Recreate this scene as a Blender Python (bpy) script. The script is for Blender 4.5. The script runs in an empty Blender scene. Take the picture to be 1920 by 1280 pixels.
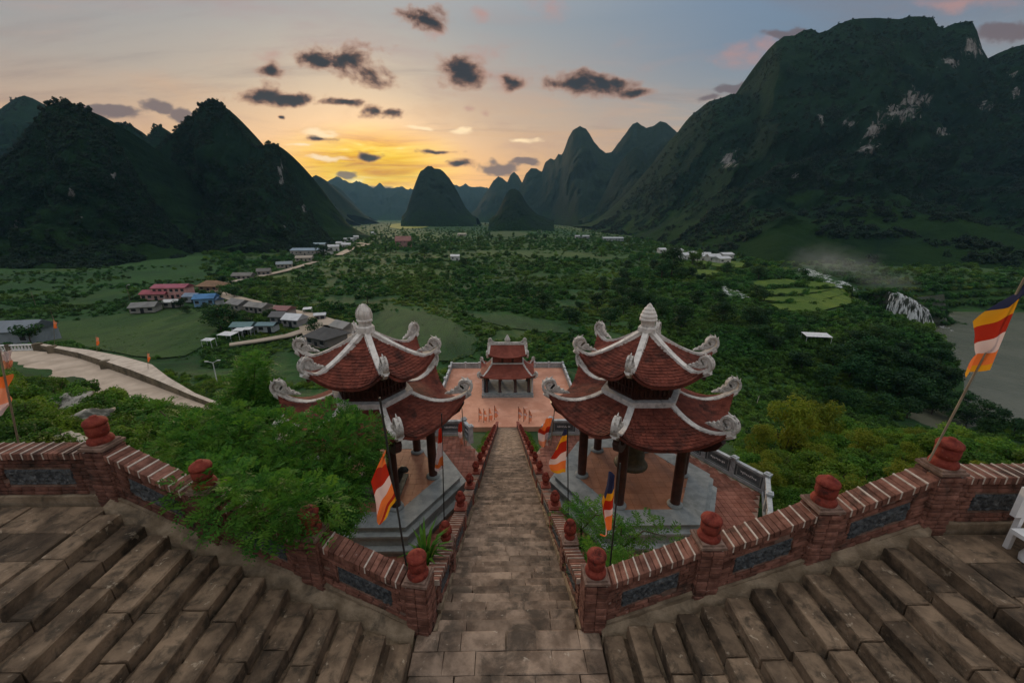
import bpy, math, random
import numpy as np
from mathutils import Vector, Matrix

random.seed(7)
np.random.seed(7)
SC = bpy.context.scene
COL = SC.collection

# ------------------------------------------------------------------ camera
CAM_Z = 7.8
FPX = 1920 * 14.0 / 36.0
PITCH = math.atan(235.0 / FPX)
YAW = math.atan(10.0 / (FPX / math.cos(PITCH)))
cam_data = bpy.data.cameras.new('camera')
cam_data.lens = 14.0
cam_data.sensor_width = 36.0
cam_data.clip_start = 0.1
cam_data.clip_end = 40000
cam = bpy.data.objects.new('camera', cam_data)
COL.objects.link(cam)
cam.location = (0, 0, CAM_Z)
cam.rotation_euler = (math.pi / 2 - PITCH, 0, -YAW)
SC.camera = cam

# ------------------------------------------------------------------ picture helpers (layout only)
CP, SP, CY, SY = math.cos(PITCH), math.sin(PITCH), math.cos(YAW), math.sin(YAW)


def ray(px, py):
    a = (px - 960) / FPX
    b = -(py - 640) / FPX
    h = CP + b * SP
    z = -SP + b * CP
    return (a * CY + h * SY, -a * SY + h * CY, z)


def at_y(px, py, Y):
    d = ray(px, py)
    t = Y / d[1]
    return Vector((d[0] * t, Y, CAM_Z + d[2] * t))


def at_z(px, py, z):
    d = ray(px, py)
    t = (z - CAM_Z) / d[2]
    return Vector((d[0] * t, d[1] * t, z))


def proj(p):
    x, y, z = p[0], p[1], p[2] - CAM_Z
    xr, yf = x * CY - y * SY, x * SY + y * CY
    dep = yf * CP - z * SP
    up = yf * SP + z * CP
    return 960 + FPX * xr / dep, 640 - FPX * up / dep


# ------------------------------------------------------------------ render settings, exposure
SC.render.engine = 'CYCLES'
SC.cycles.use_denoising = True
SC.cycles.max_bounces = 6
SC.cycles.diffuse_bounces = 3
SC.cycles.glossy_bounces = 2
SC.cycles.transmission_bounces = 3
SC.cycles.volume_bounces = 1
SC.cycles.transparent_max_bounces = 8
SC.cycles.caustics_reflective = False
SC.cycles.caustics_refractive = False
SC.cycles.sample_clamp_indirect = 6.0
SC.view_settings.view_transform = 'Standard'
SC.view_settings.look = 'None'
SC.view_settings.exposure = 0.55
SC.view_settings.gamma = 1.0
SC.view_settings.use_curve_mapping = False

# ------------------------------------------------------------------ sky
SUN_EL = math.radians(6.5)
SUN_AZ = math.radians(-17.5)
SUN_DIR = Vector((math.sin(SUN_AZ) * math.cos(SUN_EL), math.cos(SUN_AZ) * math.cos(SUN_EL), math.sin(SUN_EL)))


class NT:
    """small node-tree helper"""

    def __init__(self, tree):
        self.t = tree
        self.n = tree.nodes
        self.l = tree.links

    def node(self, typ, **kw):
        n = self.n.new(typ)
        for k, v in kw.items():
            setattr(n, k, v)
        return n

    def put(self, sock, v):
        if isinstance(v, bpy.types.NodeSocket):
            self.l.new(v, sock)
        elif v is not None:
            if isinstance(v, (tuple, list)) and len(v) == 3 and sock.type == 'RGBA':
                v = (*v, 1.0)
            sock.default_value = v

    def math(self, op, a, b=None, c=None, clamp=False):
        n = self.node('ShaderNodeMath', operation=op, use_clamp=clamp)
        self.put(n.inputs[0], a)
        if b is not None:
            self.put(n.inputs[1], b)
        if c is not None:
            self.put(n.inputs[2], c)
        return n.outputs[0]

    def vmath(self, op, a, b=None, c=None, out=0):
        n = self.node('ShaderNodeVectorMath', operation=op)
        self.put(n.inputs[0], a)
        if b is not None:
            self.put(n.inputs[1], b)
        if c is not None:
            self.put(n.inputs[2], c)
        return n.outputs[out]

    def mix(self, f, a, b, blend='MIX'):
        n = self.node('ShaderNodeMix', data_type='RGBA', blend_type=blend)
        self.put(n.inputs[0], f)
        self.put(n.inputs[6], a)
        self.put(n.inputs[7], b)
        return n.outputs[2]

    def ramp(self, f, stops, interp='LINEAR'):
        n = self.node('ShaderNodeValToRGB')
        cr = n.color_ramp
        cr.interpolation = interp
        while len(cr.elements) < len(stops):
            cr.elements.new(0.5)
        for e, (p, c) in zip(cr.elements, stops):
            e.position = p
            if isinstance(c, (int, float)):
                c = (c, c, c)
            e.color = (*c, 1.0)
        self.put(n.inputs[0], f)
        return n.outputs[0]

    def smooth(self, v, a, b, lo=0.0, hi=1.0):
        n = self.node('ShaderNodeMapRange', interpolation_type='SMOOTHSTEP')
        self.put(n.inputs[0], v)
        n.inputs[1].default_value = a
        n.inputs[2].default_value = b
        n.inputs[3].default_value = lo
        n.inputs[4].default_value = hi
        return n.outputs[0]

    def noise(self, vec, scale, detail=4, rough=0.55, dist=0.0, out=0):
        n = self.node('ShaderNodeTexNoise')
        self.put(n.inputs['Vector'], vec)
        self.put(n.inputs['Scale'], scale)
        n.inputs['Detail'].default_value = detail
        n.inputs['Roughness'].default_value = rough
        n.inputs['Distortion'].default_value = dist
        return n.outputs[out]


world = bpy.data.worlds.new('World')
SC.world = world
world.use_nodes = True
world.node_tree.nodes.clear()
W = NT(world.node_tree)
sky = W.node('ShaderNodeTexSky', sky_type='NISHITA', sun_disc=False, sun_elevation=SUN_EL,
             sun_rotation=SUN_AZ % (2 * math.pi), altitude=300, air_density=1.2, dust_density=2.5)

d_ = W.node('ShaderNodeTexCoord').outputs['Generated']
sep = W.node('ShaderNodeSeparateXYZ')
W.put(sep.inputs[0], d_)
dx, dy, dz = sep.outputs
zz = W.math('MAXIMUM', dz, 0.0)
# dusk gradient by height, warm side and cool side
warm = W.ramp(zz, [(0.00, (0.539, 0.209, 0.056)), (0.08, (0.465, 0.219, 0.084)), (0.15, (0.372, 0.219, 0.135)),
                   (0.24, (0.240, 0.205, 0.183)), (0.36, (0.165, 0.188, 0.212)), (0.52, (0.307, 0.307, 0.316)), (1.0, (0.74, 0.72, 0.70))])
cool = W.ramp(zz, [(0.00, (0.335, 0.223, 0.158)), (0.10, (0.270, 0.219, 0.186)), (0.20, (0.172, 0.181, 0.195)),
                   (0.30, (0.098, 0.140, 0.200)), (0.42, (0.107, 0.153, 0.223)), (0.56, (0.270, 0.298, 0.335)), (1.0, (0.74, 0.72, 0.70))])
sun_d = W.vmath('DOT_PRODUCT', d_, tuple(SUN_DIR), out=1)
side = W.smooth(sun_d, 0.98, 0.66)
base = W.mix(side, warm, cool)
nish = W.vmath('SCALE', sky.outputs[0])
nish.node.inputs['Scale'].default_value = 0.012
base = W.mix(1.0, base, nish, 'ADD')
# clouds live in tangent coordinates of the sky around the view axis (+Y)
dyc = W.math('MAXIMUM', dy, 0.08)
ta = W.math('DIVIDE', dx, dyc)
tb = W.math('DIVIDE', dz, dyc)
cmb = W.node('ShaderNodeCombineXYZ')
W.put(cmb.inputs[0], ta)
W.put(cmb.inputs[1], tb)
uv = cmb.outputs[0]
front = W.smooth(dy, 0.1, 0.3)
warp = W.noise(W.vmath('MULTIPLY', uv, (1, 1.6, 0)), 5.0, 4, 0.6, out=1)
uvw = W.vmath('ADD', uv, W.vmath('MULTIPLY', W.vmath('SUBTRACT', warp, (0.5, 0.5, 0.5)), (0.16, 0.075, 0)))


def tan_of(px, py):
    d = ray(px, py)
    return d[0] / d[1], d[2] / d[1]


# glow of the low sun behind the cloud bank
ga, gb = tan_of(690, 312)
g_r = W.vmath('LENGTH', W.vmath('MULTIPLY', W.vmath('SUBTRACT', uv, (ga, gb, 0)), (1 / 0.21, 1 / 0.075, 0)), out=1)
glow = W.math('MULTIPLY', W.smooth(g_r, 1.35, 0.35), front)
streak = W.noise(W.vmath('MULTIPLY', uv, (3.0, 26.0, 0)), 1.6, 4, 0.6, 0.6)
glow_c = W.ramp(streak, [(0.26, (0.34, 0.135, 0.025)), (0.38, (0.58, 0.255, 0.008)), (0.50, (0.74, 0.42, 0.010)), (0.60, (0.80, 0.53, 0.05)), (0.72, (0.82, 0.68, 0.32))])
base = W.mix(W.math('MULTIPLY', glow, 1.0), base, glow_c)


def group_mask(items, nscale, namp, lo, hi, stretch=(1, 1, 0)):
    acc = None
    for (cx, cy, hw, hh) in items:
        a0, b0 = tan_of(cx, cy)
        a1, _ = tan_of(cx + hw, cy)
        _, b1 = tan_of(cx, cy - hh)
        ia, ib = 1.0 / (a1 - a0), 1.0 / (b1 - b0)
        r = W.vmath('LENGTH', W.vmath('MULTIPLY_ADD', uvw, (ia, ib, 0), (-a0 * ia, -b0 * ib, 0)), out=1)
        acc = r if acc is None else W.math('MINIMUM', acc, r)
    n = W.noise(W.vmath('MULTIPLY', uv, stretch), nscale, 7, 0.62, 0.3)
    f = W.math('MULTIPLY_ADD', W.math('SUBTRACT', n, 0.5), namp, W.math('SUBTRACT', 1.0, acc))
    return W.math('MULTIPLY', W.smooth(f, lo, hi), front), f


DARK = [(655, 115, 80, 34), (700, 135, 45, 26), (600, 112, 55, 26), (510, 120, 38, 17), (495, 178, 60, 26), (560, 182, 45, 14),
        (645, 190, 45, 9), (700, 208, 24, 16), (726, 216, 26, 13), (860, 143, 48, 40), (1080, 153, 85, 24), (1150, 150, 60, 18),
        (950, 156, 32, 15), (545, 225, 10, 6), (695, 293, 26, 8), (812, 289, 42, 6), (600, 266, 34, 7), (862, 312, 28, 8),
        (800, 28, 50, 20), (1200, 170, 40, 10)]
MAUVE = [(930, 317, 58, 14), (990, 308, 40, 10), (205, 212, 75, 19), (285, 200, 36, 18), (328, 212, 32, 20), (150, 205, 50, 12),
         (1335, 182, 36, 12), (1380, 168, 60, 12), (720, 352, 36, 10), (650, 330, 30, 12), (1160, 280, 26, 8), (1880, 62, 60, 22), (1480, 60, 60, 14)]
PINK = [(1390, 105, 80, 32), (1430, 90, 60, 30), (1030, 14, 46, 30), (895, 15, 28, 14), (1810, 8, 120, 22), (870, 200, 16, 7), (915, 207, 16, 6),
        (920, 112, 70, 40), (820, 48, 30, 26), (505, 98, 30, 14), (930, 150, 90, 26)]
LIT = [(607, 257, 46, 11), (772, 243, 40, 6), (858, 246, 34, 9), (978, 261, 40, 8), (615, 298, 70, 7), (560, 278, 50, 5)]
wisp = W.noise(W.vmath('MULTIPLY', d_, (2.0, 2.0, 7.0)), 2.2, 5, 0.6, 0.4)
base = W.mix(W.smooth(wisp, 0.52, 0.78, 0.0, 0.30), base, (0.32, 0.20, 0.17))
dzc = W.math('ADD', zz, 0.10)
cu = W.node('ShaderNodeCombineXYZ')
W.put(cu.inputs[0], W.math('DIVIDE', dx, dzc))
W.put(cu.inputs[1], W.math('DIVIDE', dy, dzc))
ci = W.noise(W.vmath('MULTIPLY', W.vmath('ADD', cu.outputs[0], (3.7, 1.2, 0)), (0.55, 1.3, 1)), 0.9, 7, 0.62, 0.8)
ci_c = W.mix(W.smooth(zz, 0.10, 0.34), (0.60, 0.33, 0.13), (0.31, 0.235, 0.225))
base = W.mix(W.smooth(ci, 0.46, 0.72, 0.0, 0.7), base, ci_c)
ci2 = W.noise(W.vmath('MULTIPLY', W.vmath('ADD', cu.outputs[0], (9.1, 5.4, 0)), (0.4, 1.6, 1)), 0.7, 7, 0.66, 0.6)
base = W.mix(W.smooth(ci2, 0.52, 0.72, 0.0, 0.5), base, W.mix(W.smooth(zz, 0.05, 0.30), (0.26, 0.15, 0.10), (0.15, 0.13, 0.14)))
m_pink, _ = group_mask(PINK, 10, 2.8, 0.0, 1.3, (1, 1.8, 0))
base = W.mix(W.math('MULTIPLY', m_pink, 0.62), base, (0.36, 0.185, 0.155))
m_mauve, _ = group_mask(MAUVE, 9, 2.0, 0.05, 0.5, (1, 1.6, 0))
base = W.mix(W.math('MULTIPLY', m_mauve, 0.85), base, (0.105, 0.078, 0.085))
m_dark, f_dark = group_mask(DARK, 13, 3.0, -0.25, 0.55, (1, 1.4, 0))
dark_c = W.mix(W.smooth(f_dark, -0.12, 0.8), (0.32, 0.150, 0.090), (0.016, 0.017, 0.022))
base = W.mix(W.math('MULTIPLY', m_dark, 0.97), base, dark_c)
m_lit, _ = group_mask(LIT, 14, 2.2, 0.05, 0.8, (0.7, 2.5, 0))
base = W.mix(W.math('MULTIPLY', m_lit, 0.95), base, (0.80, 0.60, 0.36))
bg_dusk = W.node('ShaderNodeBackground')
W.put(bg_dusk.inputs['Color'], W.vmath('SCALE', base))
bg_dusk.inputs['Color'].links[0].from_node.inputs['Scale'].default_value = 10.0
bg_dusk.inputs['Strength'].default_value = 0.1
out = W.node('ShaderNodeOutputWorld')
W.l.new(bg_dusk.outputs[0], out.inputs['Surface'])
world.cycles.sampling_method = 'MANUAL'
world.cycles.sample_map_resolution = 512

# ------------------------------------------------------------------ sun (soft, behind thin cloud)
sun_data = bpy.data.lights.new('sun', 'SUN')
sun_data.energy = 1.5
sun_data.angle = math.radians(12)
sun_data.color = (1.0, 0.72, 0.45)
sun = bpy.data.objects.new('sun', sun_data)
COL.objects.link(sun)
sun.rotation_euler = SUN_DIR.to_track_quat('Z', 'Y').to_euler()
sun.location = (0, 0, 60)

# ------------------------------------------------------------------ numpy noise


def _hash(ix, iy, iz, seed):
    h = (ix * 374761393 + iy * 668265263 + iz * 1274126177 + seed * 974711) & 0xFFFFFFFF
    h = ((h ^ (h >> 13)) * 1274126177) & 0xFFFFFFFF
    h = (h ^ (h >> 16)) & 0xFFFFFFFF
    return h.astype(np.float64) / 4294967295.0 * 2 - 1


def vnoise(x, y, z=0.0, seed=0):
    x, y, z = np.broadcast_arrays(np.asarray(x, float), np.asarray(y, float), np.asarray(z, float))
    ix, iy, iz = np.floor(x).astype(np.int64), np.floor(y).astype(np.int64), np.floor(z).astype(np.int64)
    fx, fy, fz = x - ix, y - iy, z - iz
    fx, fy, fz = (f * f * f * (f * (f * 6 - 15) + 10) for f in (fx, fy, fz))
    r = 0
    for a in (0, 1):
        wx = fx if a else 1 - fx
        for b in (0, 1):
            wy = fy if b else 1 - fy
            for c in (0, 1):
                wz = fz if c else 1 - fz
                r = r + wx * wy * wz * _hash(ix + a, iy + b, iz + c, seed)
    return r


def fbm(x, y, z=0.0, oct=4, seed=0, gain=0.5):
    r, a, s = 0, 1.0, 1.0
    for o in range(oct):
        r = r + a * vnoise(np.asarray(x) * s, np.asarray(y) * s, np.asarray(z) * s, seed + o * 17)
        a *= gain
        s *= 2.03
    return r


def sstep(a, b, x):
    t = np.clip((x - a) / (b - a), 0, 1)
    return t * t * (3 - 2 * t)


# ------------------------------------------------------------------ object helpers


def tag(o, label=None, cat=None, group=None, kind=None):
    if label:
        o['label'] = label
    if cat:
        o['category'] = cat
    if group:
        o['group'] = group
    if kind:
        o['kind'] = kind
    return o


def empty(name, loc=(0, 0, 0), rz=0.0, label=None, cat=None, group=None):
    o = bpy.data.objects.new(name, None)
    o.empty_display_size = 0.2
    COL.objects.link(o)
    o.location = loc
    o.rotation_euler = (0, 0, rz)
    return tag(o, label, cat, group)


def link(name, me, parent=None, loc=(0, 0, 0), rot=(0, 0, 0), scale=(1, 1, 1)):
    o = bpy.data.objects.new(name, me)
    COL.objects.link(o)
    o.location = loc
    o.rotation_euler = rot
    o.scale = scale
    if parent is not None:
        o.parent = parent
    return o


def mesh_np(name, v, f, mats=(), smooth=False, mi=None):
    """fast mesh from numpy arrays; all faces have the same corner count"""
    v = np.asarray(v, np.float32)
    f = np.asarray(f, np.int32)
    me = bpy.data.meshes.new(name)
    me.vertices.add(len(v))
    me.vertices.foreach_set('co', v.ravel())
    k = f.shape[1]
    me.loops.add(f.size)
    me.loops.foreach_set('vertex_index', f.ravel())
    me.polygons.add(len(f))
    me.polygons.foreach_set('loop_start', np.arange(len(f), dtype=np.int32) * k)
    me.polygons.foreach_set('loop_total', np.full(len(f), k, np.int32))
    if mi is not None:
        me.polygons.foreach_set('material_index', np.asarray(mi, np.int32))
    if smooth:
        me.polygons.foreach_set('use_smooth', np.ones(len(f), bool))
    me.update(calc_edges=True)
    for m in mats:
        me.materials.append(m)
    return me


class MB:
    """collects faces for one mesh"""

    def __init__(self):
        self.v, self.f, self.m, self.s = [], [], [], []

    def add(self, vs, fs, m=0, s=False):
        o = len(self.v)
        self.v.extend([tuple(p) for p in vs])
        for q in fs:
            self.f.append([i + o for i in q])
            self.m.append(m)
            self.s.append(s)
        return self

    def box(self, c, size, m=0, rz=0.0, taper=1.0, mat=None, shear=0.0):
        hx, hy, hz = size[0] / 2, size[1] / 2, size[2] / 2
        vs = []
        for z in (-1, 1):
            t = taper if z > 0 else 1.0
            for x, y in ((-1, -1), (1, -1), (1, 1), (-1, 1)):
                p = Vector((x * hx * t, y * hy * t, z * hz))
                p.z += shear * p.x
                if mat is not None:
                    p = mat @ p
                if rz:
                    p = Matrix.Rotation(rz, 3, 'Z') @ p
                vs.append(p + Vector(c))
        return self.add(vs, [(3, 2, 1, 0), (4, 5, 6, 7), (0, 1, 5, 4), (1, 2, 6, 5), (2, 3, 7, 6), (3, 0, 4, 7)], m)

    def prism(self, poly, z0, z1, m=0, m_top=None, poly_top=None):
        n = len(poly)
        pt = poly_top or poly
        vs = [(p[0], p[1], z0) for p in poly] + [(p[0], p[1], z1) for p in pt]
        self.add(vs, [tuple(range(n - 1, -1, -1))] + [(i, (i + 1) % n, n + (i + 1) % n, n + i) for i in range(n)], m)
        self.add([(p[0], p[1], z1) for p in pt], [tuple(range(n))], m if m_top is None else m_top)
        return self

    def ring(self, outer, inner, z0, z1, m=0):
        n = len(outer)
        vs = [(p[0], p[1], z) for z in (z0, z1) for pl in (outer, inner) for p in pl]
        fs = []
        for i in range(n):
            j = (i + 1) % n
            fs += [(i, j, 2 * n + j, 2 * n + i), (n + j, n + i, 3 * n + i, 3 * n + j),
                   (2 * n + i, 2 * n + j, 3 * n + j, 3 * n + i), (j, i, n + i, n + j)]
        return self.add(vs, fs, m)

    def lathe(self, prof, c=(0, 0, 0), n=16, m=0, s=True, rot=0.0, cap=True):
        vs, fs = [], []
        for (r, z) in prof:
            for k in range(n):
                a = 2 * math.pi * k / n + rot
                vs.append((c[0] + r * math.cos(a), c[1] + r * math.sin(a), c[2] + z))
        for i in range(len(prof) - 1):
            for k in range(n):
                k2 = (k + 1) % n
                fs.append((i * n + k, i * n + k2, (i + 1) * n + k2, (i + 1) * n + k))
        self.add(vs, fs, m, s)
        if cap:
            self.add(vs[-n:], [tuple(range(n))], m)
            self.add(vs[:n], [tuple(range(n - 1, -1, -1))], m)
        return self

    def tube(self, path, r, n=8, m=0, s=True, cap=True):
        path = [Vector(p) for p in path]
        rs = r if isinstance(r, (list, tuple)) else [r] * len(path)
        vs, fs = [], []
        for i, p in enumerate(path):
            t = (path[min(i + 1, len(path) - 1)] - path[max(i - 1, 0)])
            t = t.normalized() if t.length > 1e-9 else Vector((0, 0, 1))
            u = t.cross(Vector((0.13, 0.31, 0.94)))
            if u.length < 1e-3:
                u = t.cross(Vector((1, 0, 0)))
            u.normalize()
            w = t.cross(u)
            for k in range(n):
                a = 2 * math.pi * k / n
                vs.append(p + rs[i] * (math.cos(a) * u + math.sin(a) * w))
        for i in range(len(path) - 1):
            for k in range(n):
                k2 = (k + 1) % n
                fs.append((i * n + k, i * n + k2, (i + 1) * n + k2, (i + 1) * n + k))
        self.add(vs, fs, m, s)
        if cap:
            self.add(vs[-n:], [tuple(range(n))], m)
            self.add(vs[:n], [tuple(range(n - 1, -1, -1))], m)
        return self

    def band(self, path, side, hw, th, m=0, s=False, lift=0.0):
        """rectangular section swept along a path lying in the plane normal to side"""
        path = [Vector(p) for p in path]
        side = Vector(side).normalized()
        n = len(path)
        hws = hw if isinstance(hw, (list, tuple)) else [hw] * n
        ths = th if isinstance(th, (list, tuple)) else [th] * n
        vs, fs = [], []
        for i, p in enumerate(path):
            t = (path[min(i + 1, n - 1)] - path[max(i - 1, 0)]).normalized()
            up = side.cross(t).normalized()
            q = p + up * lift
            for (a, b) in ((-1, 0), (1, 0), (1, 1), (-1, 1)):
                vs.append(q + side * (a * hws[i]) + up * (b * ths[i]))
        for i in range(n - 1):
            for k in range(4):
                k2 = (k + 1) % 4
                fs.append((i * 4 + k, i * 4 + k2, i * 4 + 4 + k2, i * 4 + 4 + k))
        fs += [(0, 3, 2, 1), (4 * n - 4, 4 * n - 3, 4 * n - 2, 4 * n - 1)]
        return self.add(vs, fs, m, s)

    def mesh(self, name, mats):
        me = bpy.data.meshes.new(name)
        me.from_pydata(self.v, [], self.f)
        for x in (mats if isinstance(mats, (list, tuple)) else [mats]):
            me.materials.append(x)
        me.polygons.foreach_set('material_index', self.m)
        me.polygons.foreach_set('use_smooth', self.s)
        me.update()
        return me

    def build(self, name, mats, parent=None, loc=(0, 0, 0), rz=0.0, fix=True):
        me = self.mesh(name, mats)
        if fix:
            import bmesh
            bm = bmesh.new()
            bm.from_mesh(me)
            bmesh.ops.recalc_face_normals(bm, faces=bm.faces)
            bm.to_mesh(me)
            bm.free()
        return link(name, me, parent, loc, (0, 0, rz))


# ------------------------------------------------------------------ materials


def new_mat(name):
    m = bpy.data.materials.new(name)
    m.use_nodes = True
    m.node_tree.nodes.clear()
    n = NT(m.node_tree)
    bs = n.node('ShaderNodeBsdfPrincipled')
    o = n.node('ShaderNodeOutputMaterial')
    n.l.new(bs.outputs[0], o.inputs['Surface'])
    bs.inputs['Specular IOR Level'].default_value = 0.3
    return m, n, bs, o


def bump(n, bs, h, dist, strength=1.0):
    b = n.node('ShaderNodeBump')
    b.inputs['Distance'].default_value = dist
    b.inputs['Strength'].default_value = strength
    n.put(b.inputs['Height'], h)
    n.l.new(b.outputs[0], bs.inputs['Normal'])


def pos(n):
    return n.node('ShaderNodeNewGeometry').outputs['Position']


def surf(name, c1, c2, scale=3.0, rough=0.85, stain=None, stain_amt=0.4, stain_scale=0.7, bump_d=0.01, bump_s=25.0,
         island=0.0, per_obj=0.0, spec=0.25, stain_lo=0.5, stain_hi=0.68, speck=None):
    m, n, bs, o = new_mat(name)
    p = pos(n)
    nz = n.noise(p, scale, 6, 0.62, 0.2)
    col = n.mix(n.smooth(nz, 0.32, 0.68), c1, c2)
    if stain:
        s1 = n.noise(p, stain_scale, 6, 0.66, 0.5)
        col = n.mix(n.smooth(s1, stain_lo, stain_hi, 0.0, stain_amt), col, stain)
    if speck:
        s2 = n.noise(n.vmath('ADD', p, (11.3, 4.7, 2.1)), speck[1], 3, 0.7, 0.4)
        col = n.mix(n.smooth(s2, speck[2], speck[2] + 0.09, 0.0, speck[3]), col, speck[0])
    v = None
    if island:
        v = n.math('MULTIPLY_ADD', n.node('ShaderNodeNewGeometry').outputs['Random Per Island'], island * 2, 1 - island)
    if per_obj:
        w = n.math('MULTIPLY_ADD', n.node('ShaderNodeObjectInfo').outputs['Random'], per_obj * 2, 1 - per_obj)
        v = w if v is None else n.math('MULTIPLY', v, w)
    if v is not None:
        h = n.node('ShaderNodeHueSaturation')
        n.put(h.inputs['Value'], v)
        n.put(h.inputs['Color'], col)
        col = h.outputs[0]
    n.put(bs.inputs['Base Color'], col)
    bs.inputs['Roughness'].default_value = rough
    bs.inputs['Specular IOR Level'].default_value = spec
    if bump_d:
        hgt = n.math('ADD', n.noise(p, bump_s, 6, 0.65), n.math('MULTIPLY', nz, 0.8))
        bump(n, bs, hgt, bump_d)
    return m


def leafy(name, c1, c2, c3, trans=0.35, scale=0.6, var=0.35, rough=0.6):
    """foliage: per-leaf and per-plant tint, some light passes through"""
    m, n, bs, o = new_mat(name)
    isl = n.node('ShaderNodeNewGeometry').outputs['Random Per Island']
    rnd = n.node('ShaderNodeObjectInfo').outputs['Random']
    nz = n.noise(pos(n), scale, 3, 0.6)
    col = n.mix(n.smooth(isl, 0.0, 1.0), c1, c2)
    col = n.mix(n.smooth(nz, 0.42, 0.66, 0.0, 0.8), col, c3)
    h = n.node('ShaderNodeHueSaturation')
    n.put(h.inputs['Value'], n.math('MULTIPLY_ADD', rnd, var * 2, 1 - var))
    n.put(h.inputs['Color'], col)
    n.put(bs.inputs['Base Color'], h.outputs[0])
    bs.inputs['Roughness'].default_value = rough
    bs.inputs['Specular IOR Level'].default_value = 0.2
    tr = n.node('ShaderNodeBsdfTranslucent')
    n.put(tr.inputs['Color'], h.outputs[0])
    mx = n.node('ShaderNodeMixShader')
    mx.inputs[0].default_value = trans
    n.l.new(bs.outputs[0], mx.inputs[1])
    n.l.new(tr.outputs[0], mx.inputs[2])
    n.l.new(mx.outputs[0], o.inputs['Surface'])
    return m


M = {}
M['stone'] = surf('step stone', (0.090, 0.062, 0.040), (0.255, 0.178, 0.115), 1.9, 0.85, (0.030, 0.025, 0.018), 0.7, 3.4, 0.024, 20, 0, 0.45, stain_lo=0.46, stain_hi=0.66,
                  speck=((0.40, 0.32, 0.23), 6.0, 0.62, 0.65))
M['stair'] = surf('stair stone', (0.145, 0.100, 0.070), (0.345, 0.250, 0.180), 2.3, 0.85, (0.060, 0.048, 0.036), 0.75, 1.4, 0.018, 20, 0.1, 0.25, stain_lo=0.46, stain_hi=0.64,
                  speck=((0.52, 0.44, 0.34), 5.0, 0.64, 0.55))
M['mortar'] = surf('old mortar', (0.17, 0.125, 0.08), (0.34, 0.26, 0.175), 3.0, 0.95, (0.055, 0.045, 0.034), 0.75, 1.6, 0.02, 30)
M['brick'] = surf('weathered brick', (0.120, 0.050, 0.034), (0.245, 0.112, 0.080), 5.0, 0.9, (0.042, 0.030, 0.023), 0.85, 1.5, 0.010, 45, 0.2, 0.34,
                  speck=((0.5, 0.38, 0.32), 9.0, 0.66, 0.5))
M['brick_core'] = surf('brick joint', (0.16, 0.10, 0.075), (0.30, 0.20, 0.155), 6.0, 0.95, (0.05, 0.04, 0.03), 0.6, 1.5, 0.01, 60)
M['lime'] = surf('pale lime mortar', (0.42, 0.35, 0.29), (0.62, 0.54, 0.46), 8.0, 0.9, (0.2, 0.16, 0.12), 0.5, 2.0, 0.004, 80)
M['carved'] = surf('dark carved tile', (0.022, 0.026, 0.030), (0.105, 0.115, 0.12), 14.0, 0.6, (0.20, 0.21, 0.21), 0.7, 9.0, 0.03, 22, stain_lo=0.56, stain_hi=0.68)
M['urn'] = surf('red glazed urn', (0.170, 0.026, 0.018), (0.27, 0.054, 0.034), 9.0, 0.8, (0.045, 0.016, 0.013), 0.85, 3.5, 0.012, 35, spec=0.2, speck=((0.40, 0.20, 0.15), 14.0, 0.66, 0.5))
M['tile'] = surf('roof tile', (0.120, 0.030, 0.019), (0.205, 0.055, 0.035), 1.8, 0.88, (0.022, 0.015, 0.012), 0.75, 1.1, 0.02, 22, 0.20, 0, stain_lo=0.47, stain_hi=0.70)
M['gate_tile'] = surf('gate roof tile', (0.21, 0.052, 0.033), (0.27, 0.075, 0.05), 0.8, 0.8, (0.12, 0.03, 0.022), 0.4, 0.3, 0.01, 20, 0.12)
M['plaster'] = surf('pale ridge plaster', (0.58, 0.54, 0.49), (0.80, 0.76, 0.70), 4.0, 0.85, (0.17, 0.16, 0.145), 0.75, 1.6, 0.010, 30, stain_lo=0.52, stain_hi=0.70)
M['scroll'] = surf('carved plaster scroll', (0.46, 0.43, 0.39), (0.72, 0.68, 0.62), 6.0, 0.85, (0.14, 0.13, 0.12), 0.8, 3.0, 0.03, 14, stain_lo=0.54, stain_hi=0.68)
M['wood'] = surf('dark lacquered timber', (0.040, 0.016, 0.011), (0.085, 0.030, 0.020), 3.0, 0.45, None, 0, 1, 0.004, 30, spec=0.4)
M['grey'] = surf('grey plinth stone', (0.25, 0.275, 0.275), (0.37, 0.395, 0.39), 2.0, 0.75, (0.13, 0.15, 0.14), 0.55, 0.8, 0.006, 30)
M['grey_dark'] = surf('slate grey panel', (0.09, 0.105, 0.11), (0.15, 0.17, 0.175), 3.0, 0.7, (0.05, 0.06, 0.06), 0.5, 1.0, 0.004, 30)
M['pale_grey'] = surf('pale grey rail', (0.40, 0.43, 0.44), (0.56, 0.59, 0.60), 3.0, 0.75, (0.12, 0.13, 0.13), 0.7, 1.2, 0.006, 30)
M['ink'] = surf('white lettering', (0.75, 0.75, 0.74), (0.85, 0.85, 0.84), 5.0, 0.8, bump_d=0)
M['floor_tile'] = surf('terracotta floor tile', (0.36, 0.155, 0.085), (0.46, 0.215, 0.125), 1.5, 0.6, (0.26, 0.13, 0.085), 0.5, 0.6, 0.002, 30, 0, 0.08)
M['paver'] = surf('red brick paver', (0.25, 0.095, 0.065), (0.36, 0.155, 0.11), 2.0, 0.85, (0.12, 0.055, 0.04), 0.6, 0.8, 0.004, 30, 0.18, 0.1)
M['joint'] = surf('paver joint', (0.33, 0.22, 0.17), (0.42, 0.29, 0.23), 4.0, 0.95, bump_d=0)
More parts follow.
